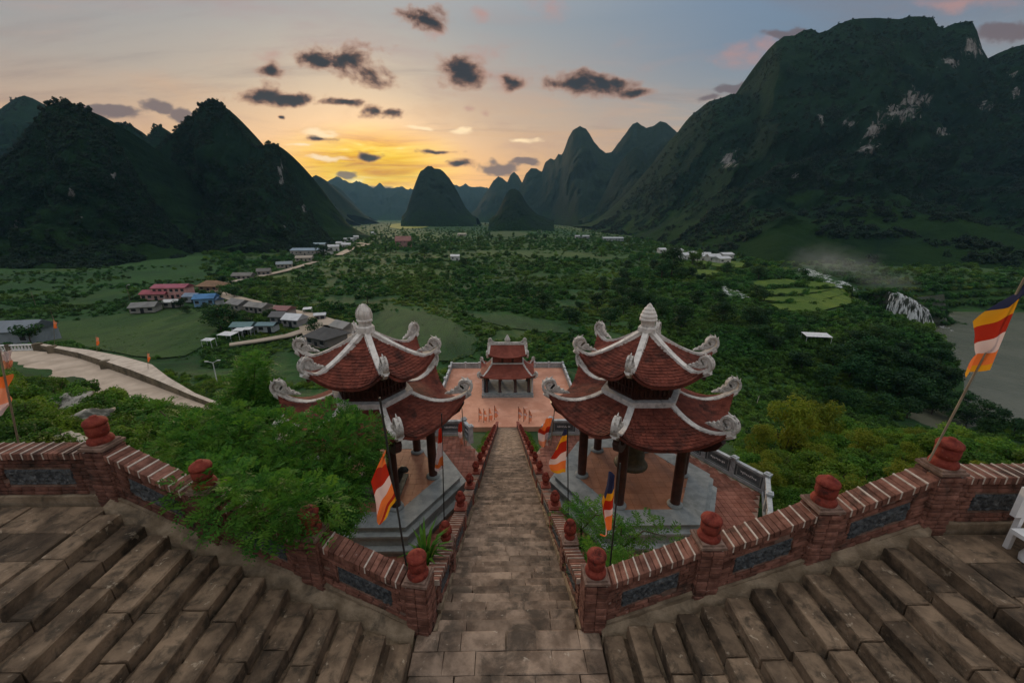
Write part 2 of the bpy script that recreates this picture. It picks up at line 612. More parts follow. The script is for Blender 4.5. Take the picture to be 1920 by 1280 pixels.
M['terrace'] = surf('salmon terrace paving', (0.54, 0.245, 0.155), (0.66, 0.33, 0.22), 0.5, 0.75, (0.42, 0.20, 0.13), 0.7, 0.16, 0.003, 12, speck=((0.70, 0.42, 0.32), 0.35, 0.6, 0.5))
M['red_paint'] = surf('red brown paint', (0.23, 0.065, 0.045), (0.32, 0.10, 0.07), 2.5, 0.7, (0.10, 0.04, 0.03), 0.6, 1.5, 0.004, 40)
M['bronze'] = surf('old bronze', (0.060, 0.050, 0.026), (0.115, 0.095, 0.05), 5.0, 0.45, (0.04, 0.05, 0.035), 0.5, 2.0, 0.004, 40, spec=0.6)
M['dark_stone'] = surf('dark stele stone', (0.022, 0.023, 0.022), (0.055, 0.056, 0.052), 4.0, 0.6, None, 0, 1, 0.006, 30)
M['moss_stone'] = surf('grey green stone', (0.10, 0.105, 0.08), (0.19, 0.19, 0.155), 4.0, 0.85, (0.05, 0.055, 0.035), 0.6, 1.5, 0.02, 20)
M['concrete'] = surf('pale concrete road', (0.52, 0.41, 0.31), (0.66, 0.53, 0.41), 0.25, 0.9, (0.36, 0.28, 0.205), 0.7, 0.10, 0.004, 9)
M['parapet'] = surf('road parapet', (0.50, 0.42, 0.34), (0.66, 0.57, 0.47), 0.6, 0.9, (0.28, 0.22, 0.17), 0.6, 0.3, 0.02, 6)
M['parapet_dark'] = surf('dark parapet face', (0.11, 0.09, 0.06), (0.24, 0.19, 0.13), 0.5, 0.95, (0.04, 0.04, 0.025), 0.8, 0.35, 0.03, 4)  # upright faces and piers coloured much darker than the parapet top
M['dirt'] = surf('village road', (0.38, 0.31, 0.23), (0.52, 0.43, 0.34), 0.06, 0.95, (0.25, 0.20, 0.14), 0.5, 0.03, 0, 1)
M['soil'] = surf('orange garden soil', (0.24, 0.12, 0.05), (0.34, 0.18, 0.08), 1.5, 0.95, (0.12, 0.08, 0.04), 0.6, 0.8, 0.02, 12)
M['rock'] = surf('pale limestone', (0.30, 0.28, 0.24), (0.52, 0.49, 0.43), 1.2, 0.9, (0.07, 0.07, 0.055), 0.85, 0.9, 0.06, 6, stain_lo=0.46, stain_hi=0.6)
M['wet_rock'] = surf('wet mossy rock', (0.022, 0.032, 0.018), (0.050, 0.062, 0.036), 0.4, 0.7, (0.10, 0.10, 0.085), 0.5, 0.3, 0.2, 2)
M['bark'] = surf('bark', (0.045, 0.032, 0.022), (0.10, 0.075, 0.052), 6.0, 0.95, None, 0, 1, 0.02, 25)
M['white'] = surf('white paint', (0.68, 0.68, 0.68), (0.80, 0.80, 0.79), 2.0, 0.6, (0.45, 0.44, 0.42), 0.4, 1.0, 0)
M['pole'] = surf('bamboo pole', (0.20, 0.16, 0.11), (0.32, 0.26, 0.18), 4.0, 0.7, bump_d=0)
M['dark_pole'] = surf('dark pole', (0.025, 0.024, 0.022), (0.05, 0.048, 0.045), 4.0, 0.6, bump_d=0)
for k, c in dict(blue=(0.030, 0.035, 0.085), yellow=(0.80, 0.36, 0.015), red=(0.46, 0.030, 0.012), pale=(0.80, 0.62, 0.60), orange=(0.88, 0.215, 0.05), salmon=(0.82, 0.34, 0.20)).items():
    m, n, bs, o = new_mat('flag ' + k)
    bs.inputs['Base Color'].default_value = (*c, 1)
    bs.inputs['Roughness'].default_value = 0.85
    w = n.noise(pos(n), 60, 2)
    bump(n, bs, w, 0.002)
    tr = n.node('ShaderNodeBsdfTranslucent')
    tr.inputs['Color'].default_value = (*c, 1)
    mx = n.node('ShaderNodeMixShader')
    mx.inputs[0].default_value = 0.4
    n.l.new(bs.outputs[0], mx.inputs[1])
    n.l.new(tr.outputs[0], mx.inputs[2])
    n.l.new(mx.outputs[0], o.inputs['Surface'])
    M['flag_' + k] = m
M['leaf'] = leafy('tree leaf', (0.034, 0.135, 0.020), (0.095, 0.265, 0.036), (0.150, 0.300, 0.030), 0.5, 1.6, 0.12)
M['leaf_bush'] = leafy('bush leaf', (0.038, 0.125, 0.016), (0.100, 0.225, 0.024), (0.165, 0.245, 0.018), 0.42, 0.3, 0.4)
M['leaf_yellow'] = leafy('bamboo leaf', (0.110, 0.170, 0.012), (0.215, 0.255, 0.020), (0.190, 0.200, 0.014), 0.42, 0.4, 0.2)
M['leaf_dark'] = leafy('dark tree leaf', (0.009, 0.042, 0.013), (0.022, 0.078, 0.018), (0.036, 0.085, 0.016), 0.25, 0.15, 0.4)
M['leaf_far'] = leafy('valley leaf', (0.018, 0.080, 0.015), (0.048, 0.145, 0.022), (0.090, 0.160, 0.018), 0.3, 0.025, 0.5)
M['leaf_light'] = leafy('meadow leaf', (0.048, 0.135, 0.018), (0.090, 0.195, 0.022), (0.135, 0.190, 0.018), 0.35, 0.03, 0.45)
M['leaf_hill'] = leafy('mountain leaf', (0.004, 0.017, 0.010), (0.009, 0.031, 0.014), (0.015, 0.036, 0.010), 0.15, 0.006, 0.45)

# ------------------------------------------------------------------ ground
VAL = -33.0          # valley floor
RIV = -48.0          # river level
PAV_X, PAV_Y = 6.65, 18.1
CTRL = []
for X in (0, -2.2, 2.2):
    for Y in (5.5, 12, 20, 30, 40, 50, 57):
        CTRL.append((X, Y, -0.481 * (Y - 5.8) - 0.9))
CTRL += [(0, 0, -0.8), (0, -10, -0.8), (-8, -10, 1.2), (8, -10, 1.2), (-8, 2, 1.2), (8, 2, 1.2), (-20, 0, 1), (20, 0, 1), (-40, 0, -2), (40, 0, -2),
         (-6, 7.6, -1.5), (-9, 8.5, -1.0), (5, 7.4, -1.5), (9, 7.4, -1.0), (14, 8, -1.0), (-14, 9, -0.3), (-20, 10, -0.6),
         (4, 11, -5.6), (7, 11, -6.0), (10, 11, -6.2), (-4, 11, -5.6), (-7, 11, -6.0), (-10, 12, -6.0),
         (6.6, 18, -7.0), (10, 18, -7.0), (10, 24, -7.2), (4, 24, -7.8), (-6.6, 18, -7.0), (-10, 18, -7.0), (-10, 24, -7.2), (-4, 24, -7.8),
         (15, 20, -8.0), (20, 12, -4.5), (20, 22, -9.0), (30, 12, -4.5), (30, 25, -10.5), (30, 40, -17), (16, 34, -14), (45, 30, -13), (45, 45, -19),
         (60, 25, -12), (65, 50, -27), (20, 55, -26), (45, 62, -31), (80, 75, -42), (75, 20, -14),
         (-15, 16, -5.0), (-20, 20, -5.5), (-30, 18, -3.0), (-35, 28, -6.2), (-45, 20, -3.5), (-50, 38, -9.5), (-25, 34, -11), (-16, 30, -11.5), (-32, 46, -17), (-22, 50, -20.5),
         (-60, 46, -14), (-75, 42, -12), (-85, 58, -20), (-100, 55, -17),
         (-40, 58, -24.5), (-55, 62, -25.3), (-70, 68, -25.3), (-90, 80, -25.3), (-110, 88, -25.3), (-130, 98, -25.3), (-70, 58, -22),
         (-30, 70, -27), (-50, 84, -31), (-75, 98, -32.5), (-105, 112, -32.5), (-25, 95, -33), (-14, 62, -25.5), (14, 62, -25.5), (-14, 84, -25.5), (14, 84, -25.5),
         (0, 70, -25.5), (0, 86, -25.6), (0, 98, -33), (25, 92, -34), (-60, 125, -33), (0, 130, -33), (50, 100, -37), (90, 110, -45), (60, 140, -37), (110, 60, -40), (120, 25, -25)]
CTRL = np.array(CTRL, float)


def _tps(r2):
    return 0.5 * r2 * np.log(r2 + 1e-9)


_d2 = ((CTRL[:, None, :2] - CTRL[None, :, :2]) ** 2).sum(-1)
_n = len(CTRL)
_A = np.zeros((_n + 3, _n + 3))
_A[:_n, :_n] = _tps(_d2) + np.eye(_n) * 2.0
_A[:_n, _n] = 1
_A[:_n, _n + 1:] = CTRL[:, :2]
_A[_n:, :_n] = _A[:_n, _n:].T
_w = np.linalg.solve(_A, np.concatenate([CTRL[:, 2], np.zeros(3)]))


def basin(x, y):
    """how far a place lies in the river basin (1 = under the river)"""
    xb = np.interp(y, [90, 111, 150, 175, 190, 217, 240], [128, 138, 174, 178, 180, 192, 215])
    return sstep(-10, 12, x - xb) * sstep(86, 104, y) * sstep(262, 236, y + 0.06 * (x - 200))


def far_z(x, y):
    z = VAL + 0.35 * fbm(x / 60, y / 60, 0, 3, 5)
    z = z + 3.5 * np.exp(-((x - 185) / 60) ** 2 - ((y - 262) / 42) ** 2)
    z = z - (VAL - RIV + 1.0) * basin(x, y)
    return z


def ground_z(x, y):
    x, y = np.broadcast_arrays(np.asarray(x, float), np.asarray(y, float))
    sh = x.shape
    xf, yf = x.ravel(), y.ravel()
    z = far_z(xf, yf)
    near = (yf < 150) & (np.abs(xf) < 190)
    if near.any():
        xn, yn = xf[near], yf[near]
        zz_ = np.empty(len(xn))
        for s in range(0, len(xn), 20000):
            q = slice(s, s + 20000)
            r2 = (xn[q, None] - CTRL[None, :, 0]) ** 2 + (yn[q, None] - CTRL[None, :, 1]) ** 2
            zz_[q] = _tps(r2) @ _w[:_n] + _w[_n] + xn[q] * _w[_n + 1] + yn[q] * _w[_n + 2]
        zz_ = np.clip(zz_, -50, 1.5)
        amp = sstep(9, 16, np.abs(xn)) * sstep(8, 14, yn)
        zz_ += 0.5 * amp * fbm(xn / 6, yn / 6, 0, 3, 9)
        k = np.maximum(sstep(100, 140, yn), sstep(120, 180, np.abs(xn)))
        z[near] = zz_ * (1 - k) + z[near] * k
    # upper court behind the stairs and terrace pad stay flat
    pad = (np.abs(xf) < 13.6) & (yf > 57) & (yf < 84.5)
    z = np.where(pad, np.minimum(z, -25.5), z)
    for sx in (-1, 1):
        rr = np.hypot(xf - sx * PAV_X, yf - PAV_Y)
        z = np.where(rr < 6.6, np.minimum(z, -6.95), z)
    st = (np.abs(xf) < 2.3) & (yf > 5) & (yf < 58)
    z = np.where(st, np.minimum(z, -0.481 * (yf - 5.8) - 0.75), z)
    z = np.where((np.abs(xf) < 16) & (yf < 6.3), np.minimum(z, -1.2), z)
    z = np.where((xf > -14) & (xf < -3) & (yf < 7.4), np.minimum(z, -1.0), z)
    return z.reshape(sh)


def hit(px, py, lift=0.0):
    """point where the sight line through a picture position meets the ground"""
    d = ray(px, py)
    t = np.concatenate([np.arange(6, 160, 0.5), np.geomspace(160, 6000, 600)])
    h = CAM_Z + d[2] * t - (ground_z(d[0] * t, d[1] * t) + lift)
    k = np.argmax(h < 0)
    if h[k] >= 0:
        k = len(t) - 1
    return Vector((d[0] * t[k], d[1] * t[k], float(ground_z(d[0] * t[k], d[1] * t[k]))))


def axis(segs):
    r = []
    for a, b, st in segs:
        r += list(np.arange(a, b, st))
    return np.array(r)


gx = np.unique(np.concatenate([-axis([(70, 200, 2.5), (200, 420, 10), (420, 1500, 60), (1500, 9001, 500)]), axis([(-70, 70, 0.9), (70, 200, 2.0), (200, 420, 5), (420, 1500, 60), (1500, 9001, 500)])]))
gy = axis([(-60, -6, 6), (-6, 110, 0.9), (110, 290, 3), (290, 700, 12), (700, 2000, 60), (2000, 9001, 500)])
GX, GY = np.meshgrid(gx, gy)
GZ = ground_z(GX, GY)
ny, nx = GX.shape
idx = np.arange(nx * ny).reshape(ny, nx)
gf = np.stack([idx[:-1, :-1], idx[:-1, 1:], idx[1:, 1:], idx[1:, :-1]], -1).reshape(-1, 4)

m, n, bs, o = new_mat('valley ground')
p = pos(n)
c = n.mix(n.smooth(n.noise(p, 0.02, 5, 0.6), 0.35, 0.65), (0.018, 0.066, 0.015), (0.040, 0.112, 0.022))
c = n.mix(n.smooth(n.noise(p, 0.25, 5, 0.65), 0.40, 0.66, 0.0, 0.6), c, (0.024, 0.040, 0.014))
c = n.mix(n.smooth(n.noise(p, 0.012, 5, 0.65), 0.50, 0.66, 0.0, 0.6), c, (0.085, 0.125, 0.032))
n.put(bs.inputs['Base Color'], c)
bs.inputs['Roughness'].default_value = 0.95
bump(n, bs, n.noise(p, 1.2, 6, 0.7), 0.5)
M['ground'] = m
ground = link('ground', mesh_np('ground', np.stack([GX, GY, GZ], -1).reshape(-1, 3), gf, [m], True))
tag(ground, kind='structure')


def grass_mat(name, c1, c2, c3, s=0.05):
    m, n, bs, o = new_mat(name)
    p = pos(n)
    c = n.mix(n.smooth(n.noise(p, s, 5, 0.65), 0.36, 0.64), c1, c2)
    c = n.mix(n.smooth(n.noise(n.vmath('MULTIPLY', p, (1, 0.25, 1)), s * 5, 5, 0.7), 0.46, 0.62, 0.0, 0.85), c, c3)
    c = n.mix(n.smooth(n.noise(p, 1.1, 4, 0.7), 0.42, 0.62, 0.0, 0.35), c, c2)
    n.put(bs.inputs['Base Color'], c)
    bs.inputs['Roughness'].default_value = 0.95
    bump(n, bs, n.noise(p, 2.2, 5, 0.75), 0.35)
    return m


M['field'] = grass_mat('grass field', (0.040, 0.090, 0.022), (0.058, 0.112, 0.026), (0.030, 0.066, 0.018))
M['field_dark'] = grass_mat('damp dark field', (0.018, 0.064, 0.018), (0.032, 0.088, 0.022), (0.012, 0.044, 0.013))
M['field_light'] = grass_mat('pale field', (0.060, 0.100, 0.032), (0.085, 0.120, 0.038), (0.050, 0.085, 0.026), 0.03)
M['field_gold'] = grass_mat('ripening paddy', (0.23, 0.24, 0.045), (0.30, 0.30, 0.06), (0.17, 0.2, 0.04), 0.02)
M['terrace_rice'] = grass_mat('rice terrace', (0.075, 0.140, 0.016), (0.120, 0.180, 0.020), (0.050, 0.105, 0.014))

FIELDS = []
NO_SCRUB = []     # polygons (world x,y) kept clear of scrub


def inside(poly, x, y):
    x, y = np.asarray(x, float), np.asarray(y, float)
    r = np.zeros(x.shape, bool)
    k = len(poly)
    for i in range(k):
        x1, y1 = poly[i]
        x2, y2 = poly[(i + 1) % k]
        c = (y1 > y) != (y2 > y)
        with np.errstate(divide='ignore', invalid='ignore'):
            r ^= c & (x < (x2 - x1) * (y - y1) / (y2 - y1 + 1e-12) + x1)
    return r


def sheet(name, poly, mat, z=None, lift=0.4, clear=True, thick=0.0, step=None):
    """a field or road sheet over a world polygon, following the ground"""
    if clear:
        NO_SCRUB.append(poly)
    if name == 'field':
        FIELDS.append(poly)
    cx = sum(p[0] for p in poly) / len(poly)
    cy = sum(p[1] for p in poly) / len(poly)
    for _ in range(1):          # rounded, slightly uneven outline
        q_ = []
        for i in range(len(poly)):
            a, b = Vector(poly[i]), Vector(poly[(i + 1) % len(poly)])
            q_ += [tuple(a.lerp(b, 0.25)), tuple(a.lerp(b, 0.75))]
        poly = q_
    ring = []
    k = len(poly)
    for i in range(k):
        a, b = Vector(poly[i]), Vector(poly[(i + 1) % k])
        m_ = max(1, int((b - a).length / (step or 6.0)))
        for j in range(m_):
            ring.append(a.lerp(b, j / m_))
    mb = MB()
    q = [(p.x, p.y) for p in ring]
    if z is None:
        import mathutils.geometry as mg
        nr = 10
        P = []
        for s in range(nr + 1):
            f = 1 - s / nr
            for (x, y) in q:
                P.append((cx + (x - cx) * f, cy + (y - cy) * f))
        P = np.array(P)
        Z = ground_z(P[:, 0], P[:, 1]) + lift
        vs = np.column_stack([P, Z])
        L = len(q)
        fs = []
        for s in range(nr):
            for i in range(L):
                fs.append((s * L + i, s * L + (i + 1) % L, (s + 1) * L + (i + 1) % L, (s + 1) * L + i))
        me = mesh_np(name, vs, fs, [mat])
        o = link(name, me)
    else:
        mb.prism(q, z - max(thick, 0.05), z, 0)
        o = mb.build(name, mat)
    tag(o, kind='structure')
    return o


def ppoly(pts, z=VAL):
    return [tuple(at_z(px, py, z)[:2]) for px, py in pts]


FZ = VAL + 0.75
sheet('field', ppoly([(250, 585), (330, 572), (395, 583), (425, 604), (392, 640), (330, 676), (230, 672), (120, 650), (40, 640), (60, 612)]), M['field'])
sheet('field', ppoly([(690, 585), (780, 582), (850, 604), (905, 640), (880, 668), (760, 672), (700, 640)]), M['field_dark'])
sheet('field', ppoly([(850, 580), (960, 592), (1060, 606), (1095, 618), (1050, 628), (930, 612)]), M['field_dark'])
sheet('field', ppoly([(885, 452), (1000, 450), (1062, 462), (1045, 492), (960, 510), (900, 484)]), M['field'], clear=False)
sheet('field', ppoly([(733, 419), (803, 418), (809, 427), (728, 431)]), M['field_gold'])
sheet('field', ppoly([(648, 409), (716, 406), (722, 414), (650, 418)]), M['field_light'])
sheet('field', ppoly([(1090, 420), (1180, 416), (1215, 428), (1110, 436)]), M['field'])
sheet('field', ppoly([(905, 437), (960, 432), (1005, 440), (930, 447)]), M['field_light'])
for pts in ([(1402, 531), (1470, 524), (1500, 531), (1470, 540), (1410, 541)], [(1508, 529), (1560, 533), (1572, 541), (1510, 541)],
            [(1404, 545), (1480, 543), (1560, 546), (1590, 553), (1500, 555), (1412, 555)], [(1420, 559), (1510, 559), (1600, 558), (1630, 566), (1540, 569), (1430, 567)],
            [(1432, 571), (1540, 573), (1640, 571), (1645, 580), (1560, 588), (1450, 584)],
            [(1290, 486), (1380, 490), (1420, 503), (1330, 502)], [(1292, 507), (1340, 508), (1352, 518), (1302, 519)]):
    P_ = [hit(a, b) for a, b in pts]
    sheet('rice_terrace', [(q.x, q.y) for q in P_], M['terrace_rice'], lift=0.7)

# river
m, n, bs, o = new_mat('river water')
p = pos(n)
n.put(bs.inputs['Base Color'], n.mix(n.smooth(n.noise(p, 0.05, 4, 0.6), 0.35, 0.65), (0.115, 0.120, 0.080), (0.150, 0.150, 0.105)))
bs.inputs['Roughness'].default_value = 0.25
bump(n, bs, n.noise(p, 0.8, 4, 0.6), 0.15)
M['river'] = m
rv = MB()
rv.add([(100, 60, RIV), (520, 60, RIV), (520, 262, RIV), (100, 262, RIV)], [(0, 1, 2, 3)])
tag(rv.build('river', m, fix=False), kind='structure')

# ------------------------------------------------------------------ mountains


def hill_mat(name, g1, g2, g3, grass=(0.020, 0.050, 0.012), rock=(0.30, 0.29, 0.275), bs_d=6.0):
    m, n, bs, o = new_mat(name)
    p = pos(n)
    c = n.mix(n.smooth(n.noise(p, 0.009, 6, 0.65, 0.4), 0.38, 0.62), g1, g2)
    c = n.mix(n.smooth(n.noise(p, 0.05, 5, 0.7), 0.45, 0.66, 0.0, 0.8), c, g3)
    # open grassy slopes low down, forest above
    sz = n.node('ShaderNodeSeparateXYZ')
    n.put(sz.inputs[0], p)
    low = n.math('ADD', n.math('MULTIPLY', sz.outputs[2], -0.0045), n.math('MULTIPLY', n.noise(n.vmath('MULTIPLY', p, (1, 1, 2.0)), 0.012, 6, 0.65, 0.5), 1.5))
    c = n.mix(n.smooth(low, 0.55, 0.95, 0.0, 0.85), c, grass)
    at = n.node('ShaderNodeAttribute', attribute_name='rock')
    rn = n.noise(n.vmath('MULTIPLY', p, (1, 1, 0.22)), 0.07, 6, 0.7, 0.6)
    rk = n.smooth(n.math('ADD', at.outputs['Fac'], n.math('MULTIPLY', n.math('SUBTRACT', rn, 0.56), 3.4)), 0.42, 0.62)
    rc = n.mix(n.smooth(n.noise(n.vmath('MULTIPLY', p, (1, 1, 0.15)), 0.16, 5, 0.75), 0.36, 0.62), tuple(x * 0.22 for x in rock), rock)
    n.put(bs.inputs['Base Color'], n.mix(rk, c, rc))
    bs.inputs['Roughness'].default_value = 1.0
    bs.inputs['Specular IOR Level'].default_value = 0.05
    bump(n, bs, n.noise(p, 0.13, 6, 0.72), bs_d)
    return m


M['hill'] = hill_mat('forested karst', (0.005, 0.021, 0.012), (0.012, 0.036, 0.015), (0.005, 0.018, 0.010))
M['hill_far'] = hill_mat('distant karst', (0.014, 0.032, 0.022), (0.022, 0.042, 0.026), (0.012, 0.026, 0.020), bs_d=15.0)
MASSIFS = {}


KARST = ([0, 0.3, 0.55, 0.7, 0.85, 1], [0, 0.10, 0.26, 0.52, 0.80, 1])
BIG = ([0, 0.35, 0.6, 0.74, 0.88, 1], [0, 0.13, 0.30, 0.56, 0.84, 1])


def massif(name, ridge, yr, yf, prof=1.5, back=None, amp=20.0, rag=1.5, seed=0, nu=None, nv=44, mat=None, zf=VAL, rocks=(), ragf=1.0, label=None):
    """a real hill: crest line at distance yr, foot at yf, carved slopes between, and a far side"""
    px = np.array([r[0] for r in ridge], float)
    py = np.array([r[1] for r in ridge], float)
    nu = nu or int((px[-1] - px[0]) / 1.6) + 2
    u = np.linspace(px[0], px[-1], nu)
    v_y = np.interp(u, px, py)
    YR = np.interp(u, px, np.broadcast_to(np.asarray(yr, float), px.shape)) if np.ndim(yr) else np.full(nu, float(yr))
    YF = np.interp(u, px, np.broadcast_to(np.asarray(yf, float), px.shape)) if np.ndim(yf) else np.full(nu, float(yf))
    kq = max(3, int(60 / ((px[-1] - px[0]) / nu)))
    kk_ = np.hanning(2 * kq + 1)
    kk_ /= kk_.sum()
    YR = np.convolve(np.pad(YR, kq, mode='edge'), kk_, 'valid')
    YF = np.convolve(np.pad(YF, kq, mode='edge'), kk_, 'valid')
    v_y = v_y - rag * (0.9 * np.abs(vnoise(u / 13.0, seed * 2.3 + 4)) + np.abs(vnoise(u / 5.0 * ragf, seed * 3.1)) * 1.2 + np.abs(vnoise(u / 2.2 * ragf, seed * 1.7 + 9)) * 0.8) + rag
    R = np.array([at_y(a, b, c) for a, b, c in zip(u, v_y, YR)])
    R[:, 2] = np.maximum(R[:, 2], zf + 1)
    drop = CAM_Z - zf
    dep = YF * CP + drop * SP
    FXx = (u - 960) / FPX * dep + YF * math.tan(YAW)
    F = np.stack([FXx, YF, np.full(nu, zf - 3.0)], 1)
    back = back or 0.35 * np.mean(YR)
    V = []
    kw = max(3, int(26 / ((px[-1] - px[0]) / nu)))
    ker = np.hanning(2 * kw + 1)
    ker /= ker.sum()
    RS = R.copy()
    for c_ in range(3):
        RS[:, c_] = np.convolve(np.pad(R[:, c_], kw, mode='edge'), ker, 'valid')
    vv = np.concatenate([np.linspace(0, 1, nv), 1 + np.linspace(0, 1, nv // 4 + 2)[1:]])
    for v in vv:
        if v <= 1:
            h = np.interp(v, *prof) if isinstance(prof, tuple) else v ** prof * (1 - 0.25 * v * (1 - v))
            RR = RS + (R - RS) * v ** 3
            P = F + (RR - F) * v
            P[:, 2] = F[:, 2] + (RR[:, 2] - F[:, 2]) * h
        else:
            w = v - 1
            P = R.copy()
            P[:, 1] += back * w
            P[:, 0] += (P[:, 0] / np.maximum(P[:, 1], 1)) * 0 
            P[:, 2] = R[:, 2] + (zf - 3 - R[:, 2]) * w ** 1.4
        V.append(P)
    V = np.array(V)
    L = max(60.0, amp * 3.0)
    env = (np.sin(np.pi * np.clip(vv, 0, 1)) ** 1.2 * (vv <= 1))[:, None]
    rel = np.clip((R[:, 2] - zf) / max(1.0, (R[:, 2] - zf).max()), 0.05, 1)[None, :]
    big = fbm(V[..., 0] / L, V[..., 2] / L * 0.5, V[..., 1] / L, 4, seed)
    ridged = 1 - 2 * np.abs(vnoise(V[..., 0] / L * 1.4, V[..., 1] / L * 0.7, V[..., 2] / L * 0.3, seed + 5))
    V[..., 1] -= amp * (big + 0.6 * ridged) * env * rel
    V[..., 2] += 0.35 * amp * fbm(V[..., 0] / L * 2, V[..., 1] / L * 2, 0, 3, seed + 2) * env * rel
    fine = fbm(V[..., 0] / 14, V[..., 1] / 14, V[..., 2] / 14, 3, seed + 8)
    mid = fbm(V[..., 0] / (L * 0.28), V[..., 1] / (L * 0.28), V[..., 2] / (L * 0.28), 4, seed + 6, 0.6)
    V[..., 1] -= 0.30 * amp * mid * env
    V[..., 2] += 0.10 * amp * mid * env * rel
    V[..., 1] -= min(5.0, amp * 0.25) * fine * env
    nr, nc = V.shape[:2]
    ii = np.arange(nr * nc).reshape(nr, nc)
    f = np.stack([ii[:-1, :-1], ii[:-1, 1:], ii[1:, 1:], ii[1:, :-1]], -1).reshape(-1, 4)
    me = mesh_np(name, V.reshape(-1, 3), f, [mat or M['hill']], True)
    at = me.attributes.new('rock', 'FLOAT', 'POINT')
    rk = np.zeros((nr, nc))
    if rocks:
        x, y, z = V[..., 0], V[..., 1], V[..., 2] - CAM_Z
        xr, yf_ = x * CY - y * SY, x * SY + y * CY
        de = yf_ * CP - z * SP
        PX = 960 + FPX * xr / de
        PY = 640 - FPX * (yf_ * SP + z * CP) / de
        for (cx, cy, rx, ry) in rocks:
            rk = np.maximum(rk, np.exp(-(((PX - cx) / rx) ** 2 + ((PY - cy) / ry) ** 2)) * (vv <= 1)[:, None])
    at.data.foreach_set('value', rk.ravel().astype(np.float32))
    o = link('mountain', me)
    tag(o, kind='structure')
    MASSIFS[name] = (V, vv, rk)
    return o


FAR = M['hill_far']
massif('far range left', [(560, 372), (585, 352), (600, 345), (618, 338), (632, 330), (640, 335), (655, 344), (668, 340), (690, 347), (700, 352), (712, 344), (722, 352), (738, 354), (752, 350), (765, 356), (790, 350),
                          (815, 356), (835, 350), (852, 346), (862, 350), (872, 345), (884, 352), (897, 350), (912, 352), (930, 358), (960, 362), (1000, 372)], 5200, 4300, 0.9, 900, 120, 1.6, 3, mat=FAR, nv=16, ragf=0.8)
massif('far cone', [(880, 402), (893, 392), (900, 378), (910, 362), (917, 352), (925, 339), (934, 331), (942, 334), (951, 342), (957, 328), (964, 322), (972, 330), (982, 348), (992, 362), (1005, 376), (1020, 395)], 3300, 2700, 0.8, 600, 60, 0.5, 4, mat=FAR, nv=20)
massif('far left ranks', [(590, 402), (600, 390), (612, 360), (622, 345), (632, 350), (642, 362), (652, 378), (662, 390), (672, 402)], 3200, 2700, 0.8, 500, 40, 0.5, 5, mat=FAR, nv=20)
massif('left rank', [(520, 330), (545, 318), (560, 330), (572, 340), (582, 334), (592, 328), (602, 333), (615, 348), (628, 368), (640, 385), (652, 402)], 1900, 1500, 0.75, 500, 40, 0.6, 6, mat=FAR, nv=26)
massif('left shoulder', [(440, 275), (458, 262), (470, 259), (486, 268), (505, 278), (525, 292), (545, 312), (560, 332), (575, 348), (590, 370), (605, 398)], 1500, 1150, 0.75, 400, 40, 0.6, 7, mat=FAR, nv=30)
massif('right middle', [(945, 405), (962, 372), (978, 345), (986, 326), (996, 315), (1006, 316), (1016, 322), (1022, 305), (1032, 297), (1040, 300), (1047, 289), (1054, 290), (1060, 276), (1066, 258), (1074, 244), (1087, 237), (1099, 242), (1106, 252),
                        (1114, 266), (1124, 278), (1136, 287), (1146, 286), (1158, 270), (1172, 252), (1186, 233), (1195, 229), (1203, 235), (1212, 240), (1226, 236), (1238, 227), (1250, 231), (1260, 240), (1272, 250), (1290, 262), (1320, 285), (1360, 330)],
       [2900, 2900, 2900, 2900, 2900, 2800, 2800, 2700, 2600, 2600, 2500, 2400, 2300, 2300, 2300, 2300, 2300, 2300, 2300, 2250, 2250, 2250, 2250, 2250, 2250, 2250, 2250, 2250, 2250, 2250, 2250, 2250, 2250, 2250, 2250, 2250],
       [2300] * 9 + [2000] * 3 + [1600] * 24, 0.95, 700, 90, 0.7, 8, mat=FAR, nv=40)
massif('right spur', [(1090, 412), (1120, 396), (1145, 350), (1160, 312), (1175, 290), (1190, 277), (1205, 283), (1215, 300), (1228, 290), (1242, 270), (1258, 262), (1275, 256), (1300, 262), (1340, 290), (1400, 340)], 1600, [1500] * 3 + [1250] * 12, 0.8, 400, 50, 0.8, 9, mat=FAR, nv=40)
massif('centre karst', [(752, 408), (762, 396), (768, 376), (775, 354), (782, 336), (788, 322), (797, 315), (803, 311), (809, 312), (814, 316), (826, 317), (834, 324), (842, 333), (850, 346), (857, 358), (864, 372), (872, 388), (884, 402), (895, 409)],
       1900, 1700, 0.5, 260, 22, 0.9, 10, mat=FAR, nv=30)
massif('small cone', [(915, 412), (928, 404), (936, 392), (943, 376), (950, 362), (957, 355), (966, 354), (974, 359), (981, 370), (989, 384), (1000, 396), (1012, 404), (1026, 409), (1040, 414)], 1350, 1180, 0.6, 220, 18, 0.9, 11, mat=FAR, nv=30)
